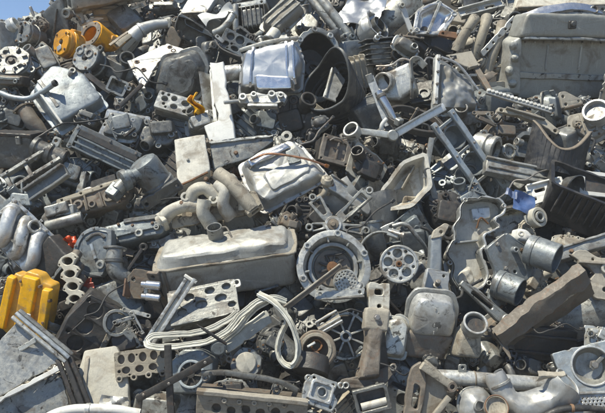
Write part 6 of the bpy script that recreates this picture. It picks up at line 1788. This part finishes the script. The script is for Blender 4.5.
for p in ((468, 200), (508, 206), (486, 248), (448, 262), (486, 282), (458, 287)):
    P(t, 'ear', ring(2.6, 1.2, 6, T(*on(t, [p])[0], 1.4), 12), 'alu_light', warp=0)
t = thing('small_ring', 'small black ring fitting left of the ornate cover', 'fitting', 449, 232, 0, -12, 10, 22, 'small black ring', 7)
P(t, 'ring', ring(7.4, 4.4, 8, None, 24), 'iron_oily')
P(t, 'stem', pipe([(-6, -4, -3), (-12, -10, -4), (-16, -18, -6)], 3, n=12), 'iron_oily')
t = thing('throttle_body', 'blue-grey twin pipe casting with two wide open tubes, right of centre', 'casting', 516, 268, -30, -10, 6, 24, 'twin-tube casting', 36)
P(t, 'base_plate', plate(rounded(on(t, [(488, 248), (510, 232), (540, 252), (536, 276), (502, 308), (488, 300), (498, 274)]), 3), [circ(*on(t, [(518, 272)])[0], 1.6, 10), circ(*on(t, [(496, 298)])[0], 1.6, 10)], 6, .6, T(0, 0, -6)), 'alu_blue', warp=.4)
inv = t.rv.transposed()
for (x, y, r), L in (((552, 258, 15), 30), ((516, 291, 14), 26)):
    d = inv @ Vector((.72, -.28, .55))
    c = inv @ Vector((x - t.c[0], t.c[1] - y, 14))
    P(t, 'tube', ring(r, r - 1.8, L, axis_m(c, d), 36), 'alu_blue', warp=.2)
    P(t, 'tube_floor', lathe([(r - 1.7, -L * .8), (r - 1.7, -L * .75)], 28, axis_m(c, d)), 'iron_oily', warp=0)
    P(t, 'tube_band', ring(r + .8, r - .4, 3, axis_m(c - Vector(d).normalized() * (L * .72), d), 36), 'alu_blue', warp=.1)
P(t, 'bolt_heads', bolts([(*p, -5.8) for p in on(t, [(500, 244), (526, 250), (508, 268), (492, 292), (522, 284)])], 1.8, 1.8), 'bolt_steel', warp=0, kind='stuff')
P(t, 'stub', boss(*on(t, [(517, 250)])[0], -6, 3, 7, .5), 'alu_blue_light')
t = thing('crumbled_casting', 'pale crumbly casting lump above the twin-tube casting', 'casting', 522, 236, 0, -20, 0, 18, 'pale crumbly lump', 11)
P(t, 'lump', pan(rounded([(-12, -7), (10, -8), (13, 2), (4, 9), (-8, 8)], 4), 12, .75, 4, z0=-6, step=2.5), 'white_paint', warp=1.6)
P(t, 'fitting', boss(-3, 0, 4, 3, 4, .5), 'dusty_pale')
t = thing('crumbled_casting', 'brownish crumbly casting right of the twin-tube casting', 'casting', 570, 244, -12, -20, 0, 16, 'brown crumbly casting', 16)
casting(t, 36, 24, 14, 95, 'dusty_tan', 'dusty_pale', nb=3, nr=3, port=False)
t = thing('beam', 'long weathered grey beam poking in from the right edge', 'beam', 590, 244, 18, -24, 0, 22, 'grey beam at the right edge', 26)
P(t, 'beam', pan(rounded(rect(70, 14), 1.5), 9, .96, 1.6, z0=-9), 'alu_mid', warp=.7)
P(t, 'top_rib', box(68, 2.4, 3, T(0, 5, .8), .5), 'alu_light')
P(t, 'bolt', hexb(-20, -1, .2, 2, 2), 'bolt_rust', warp=0)
t = thing('trough', 'long tan sheet trough slanting down from the right edge, dark beneath', 'trough', 540, 304, 36, -16, 0, 34, 'long tan trough', 46)
P(t, 'top_sheet', sheet(lambda u, v: ((u - .5) * 108, 11 * (v - .5) * 2 - 2 + 2.5 * noise.noise(Vector((u * 7, v, 1))), 9 * (1 - abs(v - .62) / .62) + 2 * noise.noise(Vector((u * 5, v * 3, 8)))), 24, 8, 1.6), 'dull_brown', warp=1.4)
P(t, 'side_sheet', sheet(lambda u, v: ((u - .5) * 110, -11 - 12 * v, -6 - 22 * v), 18, 5, 1.4), 'dull_brown', warp=1.0)
P(t, 'rolled_lip', pipe([(-53, -11, -4), (-18, -11.4, -3), (18, -11, -3), (53, -11, -4)], 1.5, n=8), 'dusty_tan', warp=.3)
P(t, 'end_plate', plate(rounded([(-10, -26), (10, -10), (9, 9), (-4, 5)], 2), (), 2, .4, T(-52, 0, -3, 0, 60, 0)), 'dull_brown')
t = thing('wishbone_arm', 'grey control arm with an eye end left of the long tan trough', 'arm', 486, 305, -38, -14, 0, 30, 'grey control arm', 22)
P(t, 'arm', plate(rounded([(-34, 0), (24, -6), (32, -2), (30, 7), (20, 7), (-32, 8)], 3), [circ(27, 1, 3, 16), rounded(rect(26, 4, -6, 1.6), 1.6)], 6, .7), 'alu_mid', warp=.4)
P(t, 'eye', ring(6.6, 3.2, 8, T(27, 1, 1.4), 22), 'alu_light', warp=.1)
t = thing('cast_bracket', 'ragged tan cast bracket at the right edge below the grey beam', 'bracket', 590, 274, -12, -12, -10, 30, 'ragged tan bracket', 24)
P(t, 'plate', plate(rounded([(-22, 16), (-10, 24), (8, 18), (24, 22), (26, -22), (8, -24), (-2, -10), (4, 2), (-8, 8)], 3), [circ(14, 8, 3, 14), circ(16, -12, 2.4, 12), circ(2, 15, 1.6, 10)], 7, .7), 'dusty_tan', warp=.7)
P(t, 'rib', box(34, 3, 7, T(4, 12, 2, 0, 0, 8), .6), 'dusty_tan')
P(t, 'boss', boss(14, 8, -1, 5, 5, .55), 'dusty_pale')

# --- bottom right corner
t = thing('lamp_housing', 'light grey square housing with a round opening in the bottom right corner', 'housing', 588, 372, 16, -16, -8, 30, 'light square corner housing', 32)
ho = on(t, [(556, 356), (615, 338), (625, 396), (566, 398)])
hc = on(t, [(592, 366)])[0]
P(t, 'front_frame', plate(rounded(ho, 2), [circ(hc[0], hc[1], 19, 36)], 4, .6), 'alu_blue_light', warp=.3)
P(t, 'round_rim', ring(20, 18, 3, T(hc[0], hc[1], 1.2), 40), 'alu_bright', warp=.1)
P(t, 'bowl', lathe([(4, -16), (14, -14), (18.4, -4), (18.8, -1), (17.8, -1), (17, -4), (13, -12.6), (1, -14)], 36, T(hc[0], hc[1], 0)), 'alu_mid', warp=.3)
P(t, 'body', plate(rounded(offset(ccw(ho), -1), 2), [circ(hc[0], hc[1], 19.5, 30)], 16, .5, T(0, 0, -4.2)), 'alu_mid', warp=.3)
P(t, 'inner_arm', box(20, 4, 5, T(hc[0] + 8, hc[1] + 2, -6, 0, 0, 30), .6), 'alu_dark')
P(t, 'inner_nut', hexb(hc[0] + 4, hc[1], -7, 4, 5), 'bolt_steel', warp=0)
t = thing('mesh_plate', 'pale perforated metal plate in the bottom right corner', 'plate', 590, 402, 4, -22, 0, 36, 'perforated corner plate', 18)
P(t, 'plate', plate(rounded([(-24, -10), (24, -10), (26, 8), (-20, 9)], 3), [circ(-17 + i * 4.2 + (j % 2) * 2.1, -6 + j * 3.4, 1.05, 8) for i in range(9) for j in range(4)], 2, .3), 'alu_bright', warp=.3)
P(t, 'rim', box(48, 2.4, 4, T(1, 8.6, .6, 0, 0, -1), .5), 'alu_light')
t = thing('exhaust_pipe', 'straight pale exhaust pipe lying along the bottom right', 'pipe', 490, 379, 0, 0, 0, 24, 'straight pale pipe', 34)
flanged_pipe(t, scr(t, [(436, 377, 0), (470, 378, 3), (506, 381, 3), (546, 385, 0)]), 7.6, 'alu_light', 0, (0, 0))
P(t, 'weld_seam', ring(8.2, 7.4, 1.6, axis_m(scr(t, [(474, 378.4, 3)])[0], (1, -.03, 0)), 24), 'dull_brown')
P(t, 'bracket', plate(rounded(rect(8, 12), 2), [circ(0, 3, 1.6, 10)], 2.4, .4, T(*scr(t, [(461, 369)])[0][:2], 6)), 'alu_mid')
t = thing('exhaust_elbow', 'torn shiny exhaust elbow with an open ragged mouth, bottom right', 'exhaust pipe', 528, 388, 0, 0, 0, 36, 'torn exhaust elbow', 38)
P(t, 'elbow', pipe(scr(t, [(494, 374, -2), (503, 392, 4), (520, 401, 8), (544, 397, 10), (562, 381, 12)]), 13, n=30, wall=1.2, scale=lambda f: .72 + .42 * f + .05 * math.sin(f * 15)), 'sheet_dull', warp=2.2)
P(t, 'mouth_rim', ring(15.4, 13.8, 2, axis_m(scr(t, [(563, 380, 12.4)])[0], (.62, .6, .5)), 34), 'alu_bright', warp=.9)
P(t, 'torn_flap', sheet(lambda u, v: (scr(t, [(532, 378)])[0][0] + 26 * u, scr(t, [(532, 378)])[0][1] + 10 * v * (1 - .4 * u) + 4 * u, 14 + 4 * math.sin(v * 3)), 8, 5, .8), 'dusty_tan', warp=1.2)
P(t, 'weld_ring', ring(11.4, 9.6, 3, axis_m(scr(t, [(499, 383, 1)])[0], (-9, 17, -6)), 28), 'alu_mid', warp=.3)
t = thing('round_dome', 'shiny domed pressing at the bottom edge left of the exhaust elbow', 'dome', 477, 405, -8, -20, 0, 32, 'shiny domed pressing', 18)
P(t, 'dome', lathe([(17, -8), (16.6, -4), (14, 0), (10, 5), (6, 7), (5.6, 11), (4.6, 11.4), (4.4, 6)], 36), 'sheet_dull', warp=1.6)
P(t, 'rim', ring(19, 16.4, 3, T(0, 0, -6), 36), 'alu_mid')
t = thing('rusty_cup', 'round rusty cup at the bottom edge before the exhaust elbow', 'cup', 497, 407, 0, -26, 0, 52, 'round rusty cup', 12)
P(t, 'cup', lathe([(9, -12), (11, -10), (11.6, -1), (11.6, 0), (10.4, 0), (10, -3), (8, -4), (.1, -4.4)], 28), 'dusty_tan', warp=.4)
P(t, 'rim', ring(12.4, 11, 2, T(0, 0, .4), 28), 'rust', warp=.2)
t = thing('hose_hoop', 'dark hose curving along the bottom edge under the corner plate', 'hose', 566, 412, 0, 0, 0, 44, 'dark hose at the bottom edge', 24)
P(t, 'hose_body', pipe(scr(t, [(536, 424, 0), (550, 412, 3), (572, 407, 4), (600, 409, 2), (620, 416, 0)]), 3.4, n=12), 'black_rubber', warp=.2)
P(t, 'clamp', ring(4.2, 3.2, 3, axis_m(scr(t, [(572, 407, 4)])[0], (1, 0, 0)), 16), 'bolt_rust', warp=0)
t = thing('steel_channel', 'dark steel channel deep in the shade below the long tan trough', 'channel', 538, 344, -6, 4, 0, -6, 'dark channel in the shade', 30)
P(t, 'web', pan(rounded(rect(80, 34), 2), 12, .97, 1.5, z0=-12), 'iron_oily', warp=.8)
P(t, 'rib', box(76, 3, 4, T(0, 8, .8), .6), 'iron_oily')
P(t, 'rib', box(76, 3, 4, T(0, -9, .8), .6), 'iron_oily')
t = thing('bracket', 'pale bracket with knobs at the right edge above the corner housing', 'bracket', 601, 338, -10, -14, 0, 18, 'knobbed pale bracket', 13)
casting(t, 26, 22, 12, 98, 'alu_light', 'machined', nb=4, nr=2)

# ================================================================== smaller scrap that fills the gaps between the big pieces
import numpy as np
KINDS = (('casting', 'casting', 'cast_lump'), ('bracket', 'bracket', 'small_bracket'), ('pipe stub', 'pipe', 'small_pipe'), ('ring', 'ring', 'bearing_ring'),
         ('finned block', 'block', 'finned_block'), ('eyed rod', 'rod', 'eyed_rod'), ('open box', 'box', 'small_box'), ('round motor', 'motor', 'small_motor'),
         ('bent sheet', 'sheet', 'bent_sheet'), ('drilled block', 'block', 'drilled_block'), ('hose', 'hose', 'hose_piece'), ('flanged cover', 'cover', 'small_cover'))
ADJ = {'alu_light': 'pale', 'alu_mid': 'grey', 'alu_dark': 'dark grey', 'alu_blue': 'blue-grey', 'iron_oily': 'black', 'dull_brown': 'brown', 'dusty_tan': 'dusty tan',
       'rust': 'rusty', 'black_plastic': 'black plastic', 'black_rubber': 'black rubber', 'sheet_dull': 'dull silver', 'dusty_pale': 'pale dusty', 'chrome': 'shiny', 'alu_bright': 'bright'}
USED = set(o['label'] for o in bpy.data.objects if 'label' in o)


def filler_label(adj, what, px, py):
    near = sorted(HERO, key=lambda h: max(0, math.hypot(h[0] - px, h[1] - py) - h[2] * .6))[:9]
    for i in range(8):
        for j in range(i + 1, 9):
            for size in ('',):
                s = ' '.join((size + ' ' + adj + ' ' + what + ' between the ' + near[i][3] + ' and the ' + near[j][3]).split())
                if s not in USED and len(s.split()) <= 16:
                    USED.add(s)
                    return s
    return 'half-hidden ' + adj + ' ' + what + ' near the ' + near[0][3]


def filler(px, py, S, rnd, big=False):
    k = rnd.choices(range(12), (36, 16, 9, 2, 5, 9, 5, 3, 11, 2, 9, 9))[0]
    if big:
        k = rnd.choices((0, 1, 4, 6, 9, 11, 8, 2), (62, 7, 7, 5, 3, 12, 4, 5))[0]
    mat = rnd.choices(('alu_mid', 'alu_dark', 'iron_oily', 'alu_light', 'dull_brown', 'dusty_tan', 'alu_blue', 'rust', 'dusty_pale'), (18, 28, 27, 4, 14, 6, 6, 2, 2))[0]  # mostly dark materials: the shadow of the gaps is put into the colour
    if big:
        mat = rnd.choices(('alu_mid', 'alu_blue', 'alu_dark', 'alu_light', 'dull_brown', 'dusty_tan', 'iron_oily'), (26, 24, 20, 10, 8, 8, 8))[0]
    if k == 10:
        mat = 'black_rubber'
    if k == 8:
        mat = rnd.choice(('sheet_dull', 'alu_dark', 'iron_oily', 'alu_mid', 'dull_brown'))
    what, cat, name = KINDS[k]
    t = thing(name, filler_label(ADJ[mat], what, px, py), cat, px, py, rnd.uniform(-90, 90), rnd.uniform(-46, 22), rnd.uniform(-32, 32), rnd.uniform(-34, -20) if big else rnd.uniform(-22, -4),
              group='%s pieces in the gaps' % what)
    sd = rnd.randrange(9999)
    if k == 0:
        casting(t, S * 2.1, S * rnd.uniform(1.3, 1.9), S * rnd.uniform(.7, 1.1), sd, mat, rnd.choice(('alu_mid', 'dusty_tan', mat)), nb=6 if big else 3, nr=5 if big else 2, port=S > 9)
    elif k == 1:
        n = rnd.randint(5, 7)
        o = [(S * rnd.uniform(.6, 1.25) * math.cos(2 * PI * i / n), S * rnd.uniform(.5, 1.0) * math.sin(2 * PI * i / n)) for i in range(n)]
        P(t, 'plate', plate(rounded(o, S * .16), [circ(0, 0, S * .2, 12), circ(S * .42, S * .1, S * .08, 8), circ(-S * .4, -S * .08, S * .08, 8)], 3, .5), mat, warp=.5)
        P(t, 'flange', box(S * 1.2, 2, S * .55, T(0, -S * .5, -S * .1, 0, 0, rnd.uniform(-20, 20)), .5), mat)
        P(t, 'boss', boss(0, 0, -1, S * .3, 3, .6), mat)
    elif k == 2:
        r = S * rnd.uniform(.34, .55)
        flanged_pipe(t, [(-S, -S * .2, 0), (-S * .2, 0, r * .6), (S * .5, S * .3, r * .5), (S, S * rnd.uniform(.3, 1), 0)], r, mat, r * .16, (1, rnd.random() < .5), 1.55)
    elif k == 3:
        P(t, 'ring', ring(S * .95, S * .62, S * .6, None, 28), mat, warp=.2)
        P(t, 'inner_ring', ring(S * .5, S * .3, S * .5, T(0, 0, -1), 22), 'alu_mid', warp=.1)
        P(t, 'web', plate(circ(0, 0, S * .64, 24), [circ(0, 0, S * .28, 16)], 2, .3, T(0, 0, -S * .3)), mat)
    elif k == 4:
        fin_block(t, S * 1.9, S * 1.6, S, max(4, int(S / 3)), mat, rnd.random() < .5)
    elif k == 5:
        bar(t, (-S * 1.3, 0), (S * 1.2, S * .1), S * .3, S * .24, mat, 'rod', z0=0, z1=2)
        P(t, 'eye', ring(S * .34, S * .18, S * .3, T(-S * 1.4, 0, 1), 16), mat, warp=.1)
        P(t, 'clevis', box(S * .5, S * .45, S * .4, T(S * 1.25, S * .1, 2), .5), mat)
    elif k == 6:
        P(t, 'tray', tray(rounded(rect(S * 1.9, S * 1.5), S * .15), S * .9, 1.2, .9, 1.2), mat, warp=.5)
        P(t, 'lug', plate(rounded(rect(S * .5, S * .4, S, 0), 1.2), [circ(S * 1.05, 0, S * .08, 8)], 2, .4), mat)
    elif k == 7:
        motor(t, S * .85, S * 1.3, mat, 'alu_mid', rnd.uniform(.2, .45), 2, 2, sd % 7)
    elif k == 8:
        c, w = rnd.uniform(.8, 2.4), rnd.uniform(1.2, 2)
        P(t, 'sheet', sheet(lambda u, v: ((u - .5) * S * 2.2, S * .8 * math.sin((v - .5) * c), S * .6 * math.cos((v - .5) * c) + 2 * math.sin(u * 5)), 10, 8, 1), mat, warp=1.4)
        P(t, 'hem', pipe([(-S * 1.1, -S * .8 * math.sin(c / 2), S * .6 * math.cos(c / 2)), (0, -S * .8 * math.sin(c / 2), S * .6 * math.cos(c / 2) + 1), (S * 1.1, -S * .8 * math.sin(c / 2), S * .6 * math.cos(c / 2) - 1)], .9, n=8), mat)
    elif k == 9:
        n = rnd.randint(2, 4)
        cylinder_head(t, S * 2.2, S * 1.2, S * .8, [(-S * .8 + S * 1.6 * i / (n - 1), rnd.uniform(-.15, .15) * S, S * .24, S * .24) for i in range(n)], mat, mat if rnd.random() < .6 else 'alu_mid', seed=sd)
    elif k == 10:
        P(t, 'hose_body', pipe([(-S * 1.3, rnd.uniform(-.5, .5) * S, -3), (-S * .5, rnd.uniform(-.6, .6) * S, 2), (S * .4, rnd.uniform(-.6, .6) * S, 3), (S * 1.3, rnd.uniform(-.5, .5) * S, -3)], S * .2, n=12, wall=.6), mat)
        P(t, 'clamp', ring(S * .27, S * .18, 2.4, axis_m((S * .4, 0, 3), (1, .2, 0)), 14), 'bolt_steel', warp=0)
    else:
        oil_pan(t, [(-S, -S * .6), (S * .8, -S * .7), (S, S * .5), (-S * .7, S * .7)], S * .5, mat, 2, 1.6, None, .86, 2, nb=6)


# thin cables and wires trailing over the heap
rc = random.Random(77)
for q, (x, y) in enumerate(((128, 70), (222, 232), (310, 140), (362, 226), (420, 60), (455, 300), (62, 128), (270, 392), (350, 312), (560, 330), (528, 180), (100, 305), (400, 370), (184, 196))):
    L = rc.uniform(24, 44)
    an = rc.uniform(-50, 50)
    mat = rc.choice(('black_rubber', 'black_rubber', 'black_plastic', 'black_rubber', 'bolt_steel'))
    t = thing('cable', filler_label({'black_rubber': 'black rubber', 'black_plastic': 'black plastic', 'copper': 'copper', 'bolt_steel': 'thin steel'}[mat], 'cable trailing', x, y), 'cable', x, y, 0, 0, 0, rc.uniform(22, 34), group='cables trailing over the heap')
    pts = []
    for i in range(7):
        f = i / 6 - .5
        dx, dy = f * L * 2 * math.cos(R(an)) + rc.uniform(-5, 5), f * L * 2 * math.sin(R(an)) + rc.uniform(-6, 6)
        pts.append((dx, dy, -dy * .85 - 60 * f * f + rc.uniform(-2, 4)))
    c_ = P(t, 'cable_sleeve', pipe(pts, rc.choice((.8, 1.0, 1.5)), n=8, k=5), mat, warp=0)
    P(t, 'connector', box(5, 3.4, 3, T(*pts[-1], 0, 0, an), .5), 'black_plastic', warp=0)

bpy.context.view_layer.update()
dg = bpy.context.evaluated_depsgraph_get()
X0, X1, Y0, Y1, GS = -130, 740, -40, 460, 4.0
gx, gy = int((X1 - X0) / GS), int((Y1 - Y0) / GS)
gap = np.zeros((gy, gx), bool)
for j in range(gy):
    for i in range(gx):
        px, py = X0 + (i + .5) * GS, Y0 + (j + .5) * GS
        d = (CM.to_3x3() @ Vector(((px - 302.5) * K, (206.5 - py) * K, -1))).normalized()
        hit, loc, nrm, idx, ob, _ = SC.ray_cast(dg, cam.location, d)
        gap[j, i] = hit and ob.name.startswith(('scrap_mound', 'ground'))
# distance of every gap cell from the nearest covered cell
jj, ii = np.nonzero(gap)
cj, ci = np.nonzero(~gap)
dist = np.zeros((gy, gx))
for a, b in zip(jj, ii):
    m = (abs(cj - a) < 9) & (abs(ci - b) < 9)
    dist[a, b] = math.sqrt(((cj[m] - a) ** 2 + (ci[m] - b) ** 2).min()) if m.any() else 9
dist = np.minimum(dist, 5.5)
rnd = random.Random(11)
N_FILL = 0
JJ, II = np.mgrid[0:gy, 0:gx]
JIT = np.random.RandomState(7).rand(gy, gx)
# first the bulkier pieces, half buried under their neighbours
INS = (X0 + (II + .5) * GS > -12) & (X0 + (II + .5) * GS < 617) & (Y0 + (JJ + .5) * GS > -8) & (Y0 + (JJ + .5) * GS < 421)
d0 = dist.copy()
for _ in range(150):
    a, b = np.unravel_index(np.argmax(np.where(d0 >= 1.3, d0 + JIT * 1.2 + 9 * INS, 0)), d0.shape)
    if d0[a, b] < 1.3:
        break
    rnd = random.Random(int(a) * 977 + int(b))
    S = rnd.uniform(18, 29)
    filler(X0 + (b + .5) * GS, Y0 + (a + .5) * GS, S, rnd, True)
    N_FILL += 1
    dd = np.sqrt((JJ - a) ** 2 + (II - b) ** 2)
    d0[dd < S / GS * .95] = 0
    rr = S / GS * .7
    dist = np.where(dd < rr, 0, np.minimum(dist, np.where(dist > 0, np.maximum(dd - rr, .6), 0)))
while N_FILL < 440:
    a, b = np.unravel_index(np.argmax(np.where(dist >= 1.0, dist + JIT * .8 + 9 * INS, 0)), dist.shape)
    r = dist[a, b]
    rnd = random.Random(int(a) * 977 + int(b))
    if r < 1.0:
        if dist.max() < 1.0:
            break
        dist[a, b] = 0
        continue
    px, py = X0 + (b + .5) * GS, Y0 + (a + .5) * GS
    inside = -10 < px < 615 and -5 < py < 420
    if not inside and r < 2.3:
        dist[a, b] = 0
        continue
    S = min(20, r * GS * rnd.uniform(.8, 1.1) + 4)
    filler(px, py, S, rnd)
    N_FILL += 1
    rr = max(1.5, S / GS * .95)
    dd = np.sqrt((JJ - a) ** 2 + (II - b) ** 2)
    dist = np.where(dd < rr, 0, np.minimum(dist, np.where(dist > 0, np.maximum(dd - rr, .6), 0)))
print('fillers', N_FILL)

# ------------------------------------------------------------------ crumbs: bolts, chips and broken bits lying on the mound, uncountable
rnd = random.Random(5)
U0 = .0047
proto = [box(5, 3, 2, None, .4), lathe([(1.4, -3), (1.4, 1.6), (2.4, 1.6), (2.4, 3)], 6), ring(3, 1.8, 2, None, 9), box(9, 1.6, 1.2, None, .3),
         plate([(-4, -3), (3, -4), (5, 1), (0, 4), (-4, 2)], [circ(0, 0, 1.2, 6)], 1.2, .2), pipe([(-5, 0, 0), (0, 1, 1), (5, 0, 0)], 1.0, n=6, k=2)]
mats = ('alu_mid', 'alu_dark', 'iron_oily', 'dull_brown', 'alu_light', 'dusty_tan', 'bolt_rust')
V, F, MI = [], [], []
for _ in range(7000):
    x, y = rnd.uniform(-3.4, 3.4), rnd.uniform(1.5, 5.4)
    z = mound_z(x, y)
    if z < .02:
        continue
    pr = rnd.choice(proto)
    m = Matrix.Translation((x / U0, y / U0, (z + rnd.uniform(0, .03)) / U0)) @ Euler((rnd.uniform(0, 6.3), rnd.uniform(0, 6.3), rnd.uniform(0, 6.3))).to_matrix().to_4x4() @ Matrix.Scale(rnd.uniform(.8, 2.6), 4)
    o = len(V)
    V += [tuple(m @ p) for p in pr.v]
    F += [[i + o for i in f] for f in pr.f]
    MI += [rnd.choices(range(7), (20, 22, 24, 14, 8, 8, 4))[0]] * len(pr.f)
me = bpy.data.meshes.new('scrap_crumbs')
me.from_pydata(V, [], F)
for n in mats:
    me.materials.append(MATS[n])
me.polygons.foreach_set('material_index', MI)
o = bpy.data.objects.new('scrap_crumbs', me)
o.scale = (U0, U0, U0)
o['kind'] = 'stuff'
o['label'] = 'loose bolts, chips and broken metal bits filling the gaps of the heap'
o['category'] = 'metal scrap'
COL.objects.link(o)

# ------------------------------------------------------------------ thin haze volume added to lift the shadows
hm = bpy.data.materials.new('shadow_lift_haze')
hm.use_nodes = True
hn = hm.node_tree
hn.nodes.clear()
h_out = hn.nodes.new('ShaderNodeOutputMaterial')
h_vol = hn.nodes.new('ShaderNodeVolumePrincipled')
h_vol.inputs['Color'].default_value = (.93, .93, .90, 1)
h_vol.inputs['Density'].default_value = 0.007
hn.links.new(h_vol.outputs['Volume'], h_out.inputs['Volume'])
hz = bpy.data.objects.new('haze', box(1900, 1900, 5.8, T(0, 0, 1.9), .01).mesh('haze'))
hz.data.materials.append(hm)
hz['kind'] = 'stuff'
hz['label'] = 'thin haze added over the scrap yard to lift its shadows'
hz['category'] = 'haze'
COL.objects.link(hz)
